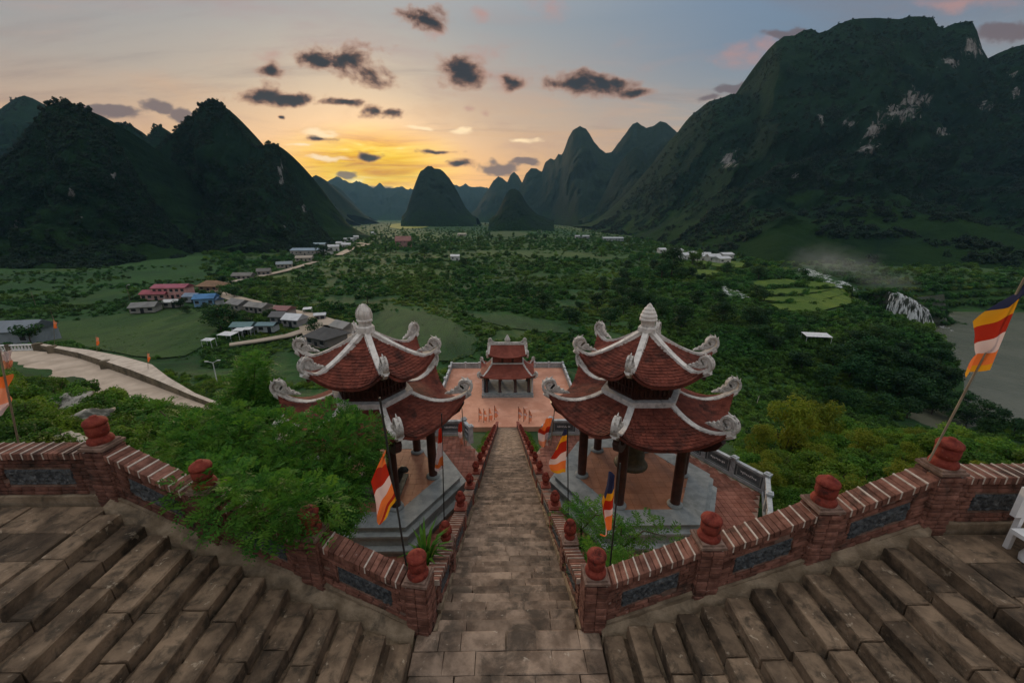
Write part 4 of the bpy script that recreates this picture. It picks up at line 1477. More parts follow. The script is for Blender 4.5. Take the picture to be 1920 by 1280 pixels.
def curved_roof(root, inner, outer, ridge_rz, eave_mid, mid_pow, tile_w, tile_h, mats, thick=0.14, ridge_w=0.15, scroll_k=1.0, name='roof', ridges=None, tuck=0.0, do_tiles=True, scroll_roll=None):
    """inner/outer: matching plan polygons; ridge_rz: (s, z) along each hip; eave_mid: z at the middle of the eave."""
    n = len(inner)
    rc = curve(ridge_rz, 40)
    s_, z_ = rc[:, 0], rc[:, 1]
    smax = s_.max()
    z0 = ridge_rz[0][1]

    def zr(s):
        return np.interp(s, s_, z_)

    def zm(s):
        return z0 + (eave_mid - z0) * np.asarray(s) ** mid_pow

    def P(k, s, w):
        a0, a1 = np.array(inner[k]), np.array(inner[(k + 1) % n])
        b0, b1 = np.array(outer[k]), np.array(outer[(k + 1) % n])
        p0, p1 = a0 + (b0 - a0) * s, a1 + (b1 - a1) * s
        q = p0 + (p1 - p0) * w
        e = abs(2 * w - 1)
        # eaves bow slightly inward between the corners
        bow = (1 - e ** 2) * 0.05 * s * s
        mid = (np.array(inner).mean(0))
        q = q + (mid - q) * bow
        z = zm(s) + (zr(s) - zm(s)) * e ** 2.6
        return Vector((q[0], q[1], float(z)))
    mb = MB()
    NS, NW = 12, 22
    for k in range(n):
        top, bot = [], []
        for i in range(NS + 1):
            for j in range(NW + 1):
                p = P(k, i / NS, j / NW)
                top.append(p)
                bot.append(p - Vector((0, 0, thick + 0.10 * (1 - i / NS))))
        fs = [(i * (NW + 1) + j, i * (NW + 1) + j + 1, (i + 1) * (NW + 1) + j + 1, (i + 1) * (NW + 1) + j) for i in range(NS) for j in range(NW)]
        mb.add(top, fs, 0, True)
        mb.add(bot, [tuple(reversed(f)) for f in fs], 1, True)
        o = NS * (NW + 1)
        e1 = [top[o + j] for j in range(NW + 1)] + [bot[o + j] for j in range(NW + 1)]
        mb.add(e1, [(j, j + 1, NW + 2 + j, NW + 1 + j) for j in range(NW)], 0)
    mb.build(name, [mats[0], M['wood']], root)
    # tiles: small overlapping scales
    if do_tiles:
        V, F = [], []
        rt = random.Random(5)
        for k in range(n):
            mid = (P(k, 1, 0.5) - P(k, 0, 0.5))
            Ls = mid.length
            rows = max(3, int(Ls / tile_h))
            for r in range(rows + 1):
                s = min(1.0, (r + 0.75) / rows)
                Wd = (P(k, s, 1) - P(k, s, 0)).length
                cols = max(1, int(Wd / tile_w))
                for c in range(cols):
                    w = (c + 0.5 + (0.25 if r % 2 else -0.25)) / cols
                    if w < 0.01 or w > 0.99:
                        continue
                    p = P(k, s, w)
                    up = P(k, max(0, s - 1.15 / rows), w)
                    sd = (P(k, s, min(1, w + 0.01)) - P(k, s, max(0, w - 0.01))).normalized()
                    nrm = sd.cross(p - up)
                    if nrm.z < 0:
                        nrm = -nrm
                    if nrm.length < 1e-6:
                        continue
                    nrm.normalize()
                    hw = 0.5 * Wd / cols * 0.94
                    lift = 0.030 + rt.uniform(0, 0.022)
                    tip = p + (p - up) * 0.16 * rt.uniform(0.6, 1.2)
                    sk = sd * rt.uniform(-0.02, 0.02)
                    b = len(V)
                    V += [up - sd * hw + nrm * 0.004, up + sd * hw + nrm * 0.004, p + sd * hw + nrm * lift + sk, tip + nrm * lift + sk, p - sd * hw + nrm * lift + sk]
                    F += [(b, b + 1, b + 2, b + 4), (b + 4, b + 2, b + 3, b + 3)]
        Vn = np.array([tuple(v) for v in V])
        quads = np.array([f for f in F if f[2] != f[3]])
        tris = np.array([f[:3] for f in F if f[2] == f[3]])
        me = bpy.data.meshes.new('roof_tile')
        me.from_pydata(Vn.tolist(), [], quads.tolist() + tris.tolist())
        me.materials.append(mats[0])
        me.update()
        t = link('roof_tile', me, root)
        t['kind'] = 'stuff'
    # hips
    for k in (ridges if ridges is not None else range(n)):
        a = np.array(inner[k])
        b = np.array(outer[k])
        dv = b - a
        Lr = np.linalg.norm(dv)
        ang = math.atan2(dv[1], dv[0])
        path = [(a[0] + dv[0] * s, a[1] + dv[1] * s, float(z)) for s, z in zip(s_, z_)]
        side = (-dv[1] / Lr, dv[0] / Lr, 0)
        rb = MB()
        rb.band(path, side, ridge_w, 0.23, 0, False, -0.05)
        rb.band(path, side, ridge_w * 0.6, 0.07, 0, False, 0.182)
        rb.band(path, side, ridge_w * 1.2, 0.05, 0, False, 0.09)
        ro = rb.build('ridge', M['plaster'], root)
        e, e2 = Vector(path[-1]), Vector(path[-4])
        tl = math.atan2(e.z - e2.z, math.hypot(e.x - e2.x, e.y - e2.y))
        s1 = link('scroll', SCROLL, ro, (e.x - dv[0] / Lr * 0.03, e.y - dv[1] / Lr * 0.03, e.z - 0.02), (0, 0, 0), (scroll_k, scroll_k, scroll_k))
        s1.rotation_euler = (Matrix.Rotation(ang, 3, 'Z') @ Matrix.Rotation(-(tl - math.radians(28)) * 0.6, 3, 'Y')).to_euler()
    return P


def hexagon(r, rot=0.0, c=(0, 0)):
    return [(c[0] + r * math.cos(math.pi / 3 * k + rot), c[1] + r * math.sin(math.pi / 3 * k + rot)) for k in range(6)]


Z_FL = -5.4
PAVER_ME = [rough_block('paver', M['paver'], (0.30, 0.30, 0.06), 300 + i, 0.006, 0.004) for i in range(4)]


def pavilion(sx, label, finial):
    root = empty('hexagonal_pavilion', (sx * PAV_X, PAV_Y, Z_FL), 0, label, 'pavilion')
    # plinth tiers
    mb = MB()
    mb.prism(hexagon(4.62), -1.75, -0.98)
    mb.build('lower_plinth', M['grey'], root)
    mb = MB()
    mb.prism(hexagon(4.72), -0.978, -0.86, 0)
    mb.prism(hexagon(4.36), -0.858, -0.42)
    mb.build('middle_plinth', M['grey'], root)
    mb = MB()
    mb.prism(hexagon(4.44), -0.418, -0.30)
    mb.prism(hexagon(4.10), -0.298, -0.035)
    mb.build('upper_plinth', M['grey'], root)
    mb = MB()
    mb.ring(hexagon(4.2), hexagon(3.05), -0.034, 0.012)
    mb.build('rim', M['grey'], root)
    mb = MB()
    mb.prism(hexagon(3.06), -0.034, -0.018)
    mb.build('tile_bed', M['joint'], root)
    tiles = []
    tm = [rough_block('floor_tile', M['floor_tile'], (0.42, 0.42, 0.03), 90 + i, 0.004, 0.002) for i in range(3)]
    hx = hexagon(3.06)
    for i in range(-8, 9):
        for j in range(-8, 9):
            x, y = i * 0.42, j * 0.42
            if bool(inside(hexagon(3.24), x, y)):
                tiles.append((rr.choice(tm), (x, y, -0.012 + rr.uniform(-0.0015, 0.0015)), 0, (0.985, 0.985, 1)))
    pieces('floor_tile', tiles, M['floor_tile'], root, 290)
    # columns
    for k, (x, y) in enumerate(hexagon(2.7)):
        c = MB()
        c.lathe([(0.36, 0.012), (0.37, 0.05), (0.34, 0.12), (0.28, 0.15)], (x, y, 0), 14)
        b = c.build('column_base', M['grey'], root)
        c = MB()
        c.lathe([(0.225, 0.15), (0.235, 1.2), (0.23, 2.6), (0.21, 4.2)], (x, y, 0), 14)
        c.build('column', M['wood'], root)
    # tie beams and dark ceiling
    H6 = hexagon(2.7)
    for k in range(6):
        a, b = Vector((*H6[k], 0)), Vector((*H6[(k + 1) % 6], 0))
        md, dv = (a + b) / 2, (b - a)
        mb = MB()
        mb.box((md.x, md.y, 3.95), (dv.length - 0.3, 0.16, 0.3), 0, math.atan2(dv.y, dv.x))
        mb.box((md.x, md.y, 3.55), (dv.length - 0.3, 0.10, 0.16), 0, math.atan2(dv.y, dv.x))
        mb.build('beam', M['wood'], root)
    mb = MB()
    mb.prism(hexagon(2.6), 4.12, 4.2)
    mb.build('ceiling', M['wood'], root)
    # eave brackets under every corner
    for k in range(6):
        a = math.pi / 3 * k
        mb = MB()
        q = [(2.8, 3.75), (3.3, 3.72), (3.7, 3.85), (4.05, 4.1), (4.3, 4.45)]
        mb.band([(r * math.cos(a), r * math.sin(a), z) for r, z in q], (-math.sin(a), math.cos(a), 0), 0.13, [0.34, 0.32, 0.30, 0.30, 0.24])
        for j in range(3):
            r = 3.2 + 0.42 * j
            mb.lathe([(0.02, -0.16), (0.12, -0.05), (0.14, 0.06), (0.10, 0.16), (0.02, 0.2)], (r * math.cos(a), r * math.sin(a), 3.66 + 0.16 * j), 8)
        mb.build('bracket', M['wood'], root)
    # lower roof
    tipz = 5.22
    pts = [(0.0, 4.97), (0.22, 4.62), (0.46, 4.42), (0.64, 4.44), (0.78, 4.55), (0.92, 4.78), (1.0, 4.95)]
    curved_roof(root, hexagon(1.72), hexagon(4.72), pts, 4.0, 0.68, 0.185, 0.19, [M['tile']], scroll_k=1.0, name='lower_roof', ridge_w=0.145)
    # neck between the roofs
    mb = MB()
    mb.ring(hexagon(1.98), hexagon(1.5), 4.82, 5.08)
    mb.build('neck_band', M['plaster'], root)
    mb = MB()
    mb.prism(hexagon(1.62), 4.6, 6.45)
    mb.build('neck_wall', M['wood'], root)
    for k in range(6):
        a, b = Vector((*hexagon(1.68)[k], 0)), Vector((*hexagon(1.68)[(k + 1) % 6], 0))
        dv = b - a
        md = (a + b) / 2
        rz = math.atan2(dv.y, dv.x)
        mb = MB()
        for z in (5.22, 5.62, 6.0):
            mb.box((md.x, md.y, z), (dv.length * 0.92, 0.07, 0.06), 0, rz)
        for t in np.linspace(-0.44, 0.44, 8):
            mb.box((md.x + dv.x * t, md.y + dv.y * t, 5.6), (0.05, 0.07, 0.8), 0, rz)
        mb.build('lattice', M['wood'], root)
    # upper roof
    pts = [(0.0, 8.12), (0.33, 7.46), (0.58, 7.05), (0.78, 6.84), (0.88, 6.92), (0.96, 7.08), (1.0, 7.18)]
    curved_roof(root, hexagon(0.12), hexagon(3.32), pts, 6.32, 0.72, 0.17, 0.18, [M['tile']], scroll_k=0.86, name='upper_roof', ridge_w=0.13)
    # finial
    mb = MB()
    if finial == 'bud':
        mb.lathe([(0.44, 8.0), (0.44, 8.28), (0.36, 8.32)], n=6, s=False)
        mb.lathe([(0.30, 8.32), (0.32, 8.5), (0.38, 8.54), (0.38, 8.60), (0.33, 8.64)], n=6, s=False)
        mb.lathe([(0.31, 8.64), (0.34, 8.80), (0.33, 8.98), (0.25, 9.16), (0.11, 9.30), (0.02, 9.36)], n=12)
        for k in range(6):
            a = k * math.pi / 3
            mb.band([(0.34 * math.cos(a), 0.34 * math.sin(a), 8.66), (0.365 * math.cos(a), 0.365 * math.sin(a), 8.85), (0.31 * math.cos(a), 0.31 * math.sin(a), 9.06), (0.12 * math.cos(a), 0.12 * math.sin(a), 9.30)],
                    (-math.sin(a), math.cos(a), 0), 0.03, 0.03)
    else:
        mb.lathe([(0.46, 8.0), (0.46, 8.20), (0.36, 8.24)], n=6, s=False)
        mb.lathe([(0.33, 8.24), (0.33, 8.48), (0.42, 8.53), (0.42, 8.62), (0.35, 8.66)], n=10)
        mb.lathe([(0.37, 8.66), (0.39, 8.74), (0.36, 8.82), (0.31, 8.83), (0.33, 8.90), (0.29, 8.98), (0.24, 8.99), (0.25, 9.06), (0.20, 9.13), (0.14, 9.14), (0.13, 9.22), (0.03, 9.34)], n=14)
    mb.build('finial', M['plaster'], root)
    return root


pavilion(-1, 'red tiled hexagonal pavilion with pale pointed bud finial, partly behind the leafy tree', 'bud')
pavilion(1, 'red tiled hexagonal bell pavilion with stacked ring finial on grey plinth', 'stack')

# pavilion courts: red pavers inside a grey hexagonal balustrade
Z_CT = -6.62


def court(sx):
    c = empty('court_paving', (sx * PAV_X, PAV_Y, Z_CT))
    tag(c, kind='structure')
    poly = [(x, y) for x, y in hexagon(7.15) if True]
    xin = -sx * (PAV_X - 1.72)
    clip = []
    k = len(poly)
    for i in range(k):       # clip the hexagon against the stair
        a, b = poly[i], poly[(i + 1) % k]
        ia, ib = (a[0] - xin) * sx > 0, (b[0] - xin) * sx > 0
        if ia:
            clip.append(a)
        if ia != ib:
            t = (xin - a[0]) / (b[0] - a[0])
            clip.append((xin, a[1] + (b[1] - a[1]) * t))
    clip = [p for p in clip]
    mb = MB()
    # leave the near garden open: cut the front edge
    fr = [(x, max(y, -5.2)) for x, y in clip]
    mb.prism(fr, -0.9, -0.045)
    mb.build('bed', M['joint'], c)
    it = []
    for i in range(-24, 25):
        for j in range(-18, 22):
            x, y = i * 0.315, j * 0.315
            if bool(inside(fr, x, y)) and not bool(inside(hexagon(4.5), x, y)):
                if bool(inside([(p[0] * 0.975, p[1] * 0.975) for p in fr], x, y)):
                    it.append((rr.choice(PAVER_ME), (x, y, -0.03 + rr.uniform(-0.003, 0.003)), 0, (1, 1, 1)))
    pieces('paver', it, M['paver'], c, 295)


court(-1)
court(1)


def stone_balustrade(sx, label):
    root = empty('stone_balustrade', (sx * PAV_X, PAV_Y, Z_CT), 0, label, 'balustrade')
    H = hexagon(7.35)
    order = [5, 0, 1, 2] if sx > 0 else [4, 3, 2, 1]
    V = [Vector((*H[i], 0)) for i in order]
    V.append(Vector((-sx * (PAV_X - 2.45), V[-1].y - 1.0, 0)))
    rt = random.Random(11)
    for i in range(len(V) - 1):
        a, b = V[i], V[i + 1]
        if i == 0:
            a = b + (a - b) * 0.72
        dv = b - a
        rz = math.atan2(dv.y, dv.x)
        L = dv.length
        npan = max(1, round(L / 1.9))
        for k in range(npan + 1):
            if k == npan and i < len(V) - 2:
                continue
            p = a + dv * (k / npan)
            mb = MB()
            mb.box((p.x, p.y, 0.55), (0.26, 0.26, 1.2), 0, rz)
            mb.box((p.x, p.y, 1.19), (0.34, 0.34, 0.09), 0, rz)
            mb.box((p.x, p.y, 1.27), (0.24, 0.24, 0.08), 0, rz, 0.6)
            mb.build('post', M['pale_grey'], root)
        for k in range(npan):
            p0, p1 = a + dv * (k / npan), a + dv * ((k + 1) / npan)
            q = (p0 + p1) / 2
            l = (p1 - p0).length - 0.27
            mb = MB()
            mb.box((q.x, q.y, 1.0), (l, 0.22, 0.14), 0, rz)
            mb.build('top_rail', M['pale_grey'], root)
            mb = MB()
            mb.box((q.x, q.y, 0.06), (l, 0.24, 0.2), 0, rz)
            mb.build('bottom_rail', M['pale_grey'], root)
            mb = MB()
            mb.box((q.x, q.y, 0.545), (l, 0.10, 0.75), 0, rz)
            po = mb.build('panel', M['grey_dark'], root)
            # raised frame and pale carved lettering (too small in the photograph to read)
            R = Matrix.Rotation(rz, 3, 'Z')
            fr = MB()
            for s in (-1, 1):
                off = R @ Vector((0, s * 0.06, 0))
                for (u, z, w, h) in ((0, 0.86, l * 0.86, 0.05), (0, 0.24, l * 0.86, 0.05), (-l * 0.42, 0.55, 0.05, 0.58), (l * 0.42, 0.55, 0.05, 0.58)):
                    t = R @ Vector((u, 0, 0))
                    fr.box((q.x + t.x + off.x, q.y + t.y + off.y, z), (w, 0.03, h), 0, rz)
            fr.build('panel_frame', M['grey'], po)
            ink = MB()
            for s in (-1, 1):
                for j in range(9):
                    u = -l * 0.26 + l * 0.52 * j / 8
                    t = R @ Vector((u, s * 0.055, 0))
                    hh = rt.uniform(0.06, 0.15)
                    ink.box((q.x + t.x, q.y + t.y, 0.56 + rt.uniform(-0.03, 0.03)), (rt.uniform(0.03, 0.06), 0.016, hh), 0, rz)
                    t = R @ Vector((u + 0.03, s * 0.055, 0))
                    ink.box((q.x + t.x, q.y + t.y, 0.56 + rt.uniform(-0.05, 0.05)), (0.09, 0.014, 0.025), 0, rz)
            ink.build('lettering', M['ink'], po)
    return root


stone_balustrade(1, 'grey stone balustrade with lettered panels round the bell pavilion court')
stone_balustrade(-1, 'grey stone balustrade with lettered panels round the left pavilion court')

# bronze bell
bell = empty('bronze_bell', (PAV_X - 0.25, PAV_Y - 0.3, -4.5), 0, 'large dark bronze bell hanging between the columns of the right pavilion', 'bell')
mb = MB()
mb.lathe([(0.84, 0.0), (0.86, 0.05), (0.78, 0.16), (0.66, 0.35), (0.62, 0.7), (0.60, 1.05), (0.55, 1.3), (0.40, 1.48), (0.18, 1.56), (0.05, 1.58)], n=28, cap=False)
mb.lathe([(0.70, 0.02), (0.60, 0.35), (0.54, 1.1), (0.3, 1.4), (0.02, 1.45)], n=28, cap=False)
for z, r in ((0.30, 0.685), (0.62, 0.64), (0.95, 0.62)):
    mb.lathe([(r, z - 0.025), (r + 0.025, z), (r, z + 0.025)], n=28, cap=False)
mb.build('bell_body', M['bronze'], bell)
mb = MB()
mb.tube([(0.22 * math.cos(t), 0, 1.55 + 0.28 * math.sin(t)) for t in np.linspace(0, math.pi, 9)], 0.06)
mb.build('crown_loop', M['bronze'], bell)
mb = MB()
mb.tube([(0, 0, 1.8), (0, 0, 3.4)], 0.05)
mb.build('chain', M['wood'], bell)

# tortoise with stele in the left pavilion
tt = empty('stone_tortoise', (-PAV_X - 0.1, PAV_Y - 0.9, Z_FL), 0.0, 'grey stone tortoise with raised head carrying a stele in the left pavilion', 'statue')
mb = MB()
for i in range(9):
    pass
mb.lathe([(0.02, 0.86), (0.45, 0.80), (0.85, 0.62), (1.05, 0.42), (1.10, 0.30), (1.0, 0.22), (0.3, 0.15)][::-1], n=22)
mb.v = [(x * 1.05, y * 0.82, z) for x, y, z in mb.v]
mb.build('shell', M['moss_stone'], tt)
mb = MB()
mb.tube([(0.85, 0, 0.32), (1.15, 0, 0.48), (1.32, 0, 0.78), (1.40, 0, 1.02)], [0.24, 0.21, 0.17, 0.16], 10)
mb.tube([(1.34, 0, 1.00), (1.46, 0, 1.08), (1.62, 0, 1.06), (1.76, 0, 1.0)], [0.15, 0.20, 0.17, 0.07], 10)
mb.build('head', M['dark_stone'], tt)
for x, y in ((0.75, 0.72), (0.75, -0.72), (-0.75, 0.72), (-0.75, -0.72)):
    mb = MB()
    mb.tube([(x * 0.8, y * 0.85, 0.32), (x * 1.1, y * 1.15, 0.26), (x * 1.28, y * 1.25, 0.06)], [0.2, 0.18, 0.15], 8)
    mb.build('leg', M['moss_stone'], tt)
mb = MB()
mb.box((0, 0, 0.05), (2.9, 2.1, 0.1))
mb.build('base', M['moss_stone'], tt)
st_ = empty('stele', (-PAV_X - 0.1, PAV_Y - 0.9, Z_FL + 0.80), 0, 'dark upright stone stele standing on the tortoise in the left pavilion', 'stele')
mb = MB()
mb.box((0, 0, 0.15), (0.62, 1.35, 0.3))
mb.build('foot', M['dark_stone'], st_)
mb = MB()
prof = [(-0.55, 0.3), (0.55, 0.3), (0.6, 1.9), (0.45, 2.25), (0.15, 2.42), (-0.15, 2.42), (-0.45, 2.25), (-0.6, 1.9)]
vs = [(x, y, z) for x in (-0.16, 0.16) for y, z in prof]
mb.add(vs, [tuple(range(7, -1, -1)), tuple(range(8, 16))] + [(i, (i + 1) % 8, 8 + (i + 1) % 8, 8 + i) for i in range(8)])
mb.build('slab', M['dark_stone'], st_)
mb = MB()
mb.box((0.17, 0, 1.1), (0.03, 0.9, 1.3))
mb.box((-0.17, 0, 1.1), (0.03, 0.9, 1.3))
mb.build('face_panel', M['moss_stone'], st_)

# ------------------------------------------------------------------ lower terrace and gate pavilion
Z_T = -24.65
TX, TY0, TY1 = 12.6, 57.2, 83.6
mb = MB()
mb.prism([(-TX, TY0), (TX, TY0), (TX, TY1), (-TX, TY1)], Z_T - 8.5, Z_T)
tag(mb.build('terrace', M['terrace']), kind='structure')


def low_wall(name, a, b, h, label, mat, posts=True, lamps=0):
    root = empty(name, (0, 0, Z_T), 0, label, 'low wall')
    a, b = Vector((*a, 0)), Vector((*b, 0))
    dv = b - a
    rz = math.atan2(dv.y, dv.x)
    n = max(2, round(dv.length / 3.2))
    for k in range(n):
        q = a + dv * ((k + 0.5) / n)
        l = dv.length / n - 0.3
        mb = MB()
        mb.box((q.x, q.y, h * 0.45), (l, 0.22, h * 0.9), 0, rz)
        w = mb.build('panel', M['grey_dark'] if mat == 'dark' else M['grey'], root)
        mb = MB()
        mb.box((q.x, q.y, h * 0.95), (l, 0.36, h * 0.12), 0, rz)
        mb.build('rail', M['pale_grey'], root)
    for k in range(n + 1):
        q = a + dv * (k / n)
        mb = MB()
        mb.box((q.x, q.y, h * 0.55), (0.3, 0.3, h * 1.1), 0, rz)
        mb.box((q.x, q.y, h * 1.12), (0.42, 0.42, 0.12), 0, rz)
        p_ = mb.build('post', M['pale_grey'], root)
        if lamps and k % 2 == 0:
            mb = MB()
            mb.lathe([(0.02, 0), (0.2, 0.08), (0.3, 0.3), (0.2, 0.52), (0.02, 0.6)], (q.x, q.y, h * 1.14), 10)
            mb.build('globe', M['white'], p_)


low_wall('low_wall', (-TX + 0.2, TY1 - 0.2), (TX - 0.2, TY1 - 0.2), 1.25, 'grey stone wall along the far edge of the salmon terrace', 'grey')
low_wall('low_wall', (-TX + 0.2, TY0 + 4), (-TX + 0.2, TY1 - 0.6), 1.25, 'grey stone wall with white globes along the left terrace edge', 'grey', True, 1)
low_wall('low_wall', (TX - 0.2, TY0 + 4), (TX - 0.2, TY1 - 0.6), 1.25, 'grey stone wall along the right edge of the salmon terrace', 'grey')


def rect(w, d):
    return [(w, d), (-w, d), (-w, -d), (w, -d)]


gate = empty('gate_pavilion', (0.05, 71.6, Z_T), 0, 'small two tiered red roofed gate pavilion on the salmon terrace', 'pavilion')
mb = MB()
mb.prism(rect(4.85, 3.6), 0.0, 0.55)
mb.build('plinth', M['grey'], gate)
mb = MB()
mb.prism(rect(4.55, 3.3), 0.552, 0.8)
mb.build('floor', M['grey'], gate)
for x in (-3.95, -1.45, 1.45, 3.95):
    for y in (-2.7, 2.7):
        mb = MB()
        mb.lathe([(0.34, 0.8), (0.34, 0.95), (0.25, 1.0), (0.25, 4.0)], (x, y, 0), 10)
        mb.build('column', M['wood'], gate)
for s in (-1, 1):
    mb = MB()
    mb.box((s * 4.62, 0, 2.1), (0.3, 6.3, 2.8))
    mb.build('end_wall', M['pale_grey'], gate)
    mb = MB()
    mb.box((0, s * 2.7, 3.7), (8.6, 0.2, 0.4))
    mb.build('beam', M['wood'], gate)
pts = [(0.0, 6.05), (0.3, 5.05), (0.6, 4.35), (0.82, 4.15), (0.94, 4.45), (1.0, 4.75)]
curved_roof(gate, rect(2.95, 1.55), rect(5.35, 4.2), pts, 3.95, 0.7, 0.5, 0.4, [M['gate_tile']], scroll_k=1.1, name='lower_roof', ridge_w=0.16, do_tiles=True)
mb = MB()
mb.prism(rect(2.8, 1.45), 5.5, 7.6)
mb.build('neck_wall', M['wood'], gate)
for s in (-1, 1):
    for x in (-1.9, 0, 1.9):
        mb = MB()
        mb.box((x, s * 1.47, 6.75), (1.5, 0.08, 0.9))
        mb.build('lattice', M['red_paint'], gate)
mb = MB()
mb.ring(rect(3.1, 1.7), rect(2.75, 1.4), 5.95, 6.15)
mb.build('neck_band', M['plaster'], gate)
pts = [(0.0, 9.35), (0.35, 8.35), (0.65, 7.75), (0.84, 7.65), (0.94, 7.95), (1.0, 8.3)]
curved_roof(gate, [(3.3, 0.05), (-3.3, 0.05), (-3.3, -0.05), (3.3, -0.05)], rect(3.75, 2.6), pts, 7.5, 0.72, 0.5, 0.4, [M['gate_tile']], scroll_k=1.1, name='upper_roof', ridge_w=0.16)
mb = MB()
mb.box((0, 0, 9.5), (6.9, 0.34, 0.42))
mb.box((0, 0, 9.76), (7.1, 0.22, 0.12))
mb.build('roof_ridge', M['plaster'], gate)
mb = MB()
mb.lathe([(0.12, 0), (0.5, 0.25), (0.55, 0.6), (0.32, 1.05), (0.03, 1.55)], (0, 0, 9.75), 10)
mb.v = [(x, y * 0.4, z) for x, y, z in mb.v]
mb.build('finial', M['plaster'], gate)
for s in (-1, 1):
    o = link('scroll', SCROLL, gate, (s * 3.35, 0, 9.7), (0, 0, 0 if s > 0 else math.pi), (1.1, 1.1, 1.3))

# ------------------------------------------------------------------ fast ground lookup
def gz(x, y):
    i = np.clip(np.searchsorted(gx, x) - 1, 0, nx - 2)
    j = np.clip(np.searchsorted(gy, y) - 1, 0, ny - 2)
    fx = np.clip((x - gx[i]) / (gx[i + 1] - gx[i]), 0, 1)
    fy = np.clip((y - gy[j]) / (gy[j + 1] - gy[j]), 0, 1)
    return (GZ[j, i] * (1 - fx) + GZ[j, i + 1] * fx) * (1 - fy) + (GZ[j + 1, i] * (1 - fx) + GZ[j + 1, i + 1] * fx) * fy


def hits(px, py):
    d = np.array([ray(a, b) for a, b in zip(px, py)])
    T = np.concatenate([np.arange(7, 160, 0.6), np.geomspace(160, 4500, 260)])
    res = np.full((len(d), 3), np.nan)
    alive = np.ones(len(d), bool)
    for t in T:
        x, y, z = d[:, 0] * t, d[:, 1] * t, CAM_Z + d[:, 2] * t
        g = gz(x, y)
        k = alive & (z < g)
        res[k] = np.column_stack([x[k], y[k], g[k]])
        alive &= ~k
        if not alive.any():
            break
    return res[~alive]


# ------------------------------------------------------------------ foliage meshes
def cards(name, n, blobs, size, mat, seed, up=0.35, shell=0.55, aspect=0.6, droop=0.0):
    """leaf cards spread through a set of ball-shaped lobes; blobs = (x, y, z, r)"""
    r = np.random.RandomState(seed)
    B = np.array(blobs, float)
    wgt = B[:, 3] ** 2
    k = r.choice(len(B), n, p=wgt / wgt.sum())
    d = r.normal(size=(n, 3))
    d /= np.linalg.norm(d, axis=1, keepdims=True)
    rad = B[k, 3] * (shell + (1 - shell) * r.rand(n) ** 0.6) * (0.86 + 0.28 * r.rand(n))
    P = B[k, :3] + d * rad[:, None] * np.array([1, 1, 0.86])
    nrm = d + r.normal(size=(n, 3)) * 0.55 + np.array([0, 0, up])
    nrm /= np.linalg.norm(nrm, axis=1, keepdims=True)
    t = np.cross(nrm, r.normal(size=(n, 3)))
    t /= np.linalg.norm(t, axis=1, keepdims=True) + 1e-9
    b = np.cross(nrm, t)
    L = size * (0.6 + 0.8 * r.rand(n))[:, None]
    w = L * aspect
    t[:, 2] -= droop
    V = np.stack([P - t * L * 0.5, P + b * w * 0.5 + nrm * L * 0.06, P + t * L * 0.5, P - b * w * 0.5 + nrm * L * 0.06], 1).reshape(-1, 3)
    return mesh_np(name, V, np.arange(4 * n).reshape(-1, 4), [mat])


def lobes(seed, n, rx, rz, z0, r0, r1):
    r = random.Random(seed)
    o = []
    for i in range(n):
        a = r.uniform(0, 6.28)
        q = math.sqrt(r.random())
        h = r.random()
        k = (1 - (2 * h - 1) ** 2) ** 0.5 * 0.75 + 0.3
        o.append((rx * q * k * math.cos(a), rx * q * k * math.sin(a), z0 + rz * h, r.uniform(r0, r1)))
    return o


# unit trees: 1 m tall, scaled when placed
def unit_trunk(seed, r=0.022, h=0.62, limbs=5):
    q = random.Random(seed)
    mb = MB()
    p = [(0, 0, -0.02)]
    for i in range(1, 5):
        p.append((q.uniform(-0.02, 0.02) * i, q.uniform(-0.02, 0.02) * i, h * i / 4))
    mb.tube(p, [r * 1.3, r, r * 0.8, r * 0.55, r * 0.3], 7)
    for k in range(limbs):
        a = 6.28 * k / limbs + q.uniform(-0.4, 0.4)
        z = h * q.uniform(0.4, 0.85)
        e = q.uniform(0.14, 0.24)
        mb.tube([(0, 0, z), (e * 0.55 * math.cos(a), e * 0.55 * math.sin(a), z + 0.09), (e * math.cos(a), e * math.sin(a), z + 0.22)], [r * 0.5, r * 0.35, r * 0.12], 5)
    return mb.mesh('trunk', M['bark'])


TRUNKS = [unit_trunk(s) for s in (1, 2, 3)]
CROWN_FAR = [cards('crown', 620, lobes(s, 9, 0.26, 0.42, 0.42, 0.13, 0.21), 0.085, M['leaf_far'], s) for s in (11, 12, 13)]
CROWN_DARK = [cards('crown', 1700, lobes(s, 12, 0.30, 0.46, 0.36, 0.13, 0.22), 0.055, M['leaf_dark'], s) for s in (21, 22, 23)]
CROWN_SLIM = [cards('crown', 420, lobes(s, 7, 0.12, 0.62, 0.26, 0.09, 0.15), 0.075, M['leaf_far'], s) for s in (31, 32)]
BUSH = [cards('foliage', 2100, lobes(s, 11, 0.62, 0.62, 0.28, 0.26, 0.42), 0.105, M['leaf_bush'], s) for s in (41, 42, 43)]
BUSH_Y = [cards('foliage', 2600, lobes(s, 16, 0.55, 1.25, 0.25, 0.22, 0.36), 0.12, M['leaf_yellow'], s, aspect=0.3, up=0.6) for s in (51, 52)]
CLUMP = [cards('clump', 230, lobes(s, 6, 0.5, 0.55, 0.15, 0.28, 0.48), 0.26, M['leaf_far'], s) for s in (61, 62)]
CLUMP_L = [cards('clump', 230, lobes(s, 6, 0.5, 0.45, 0.12, 0.28, 0.46), 0.26, M['leaf_light'], s) for s in (66, 67)]
CLUMP_H = [cards('clump', 170, lobes(s, 5, 0.45, 0.9, 0.1, 0.3, 0.5), 0.30, M['leaf_hill'], s) for s in (71, 72)]
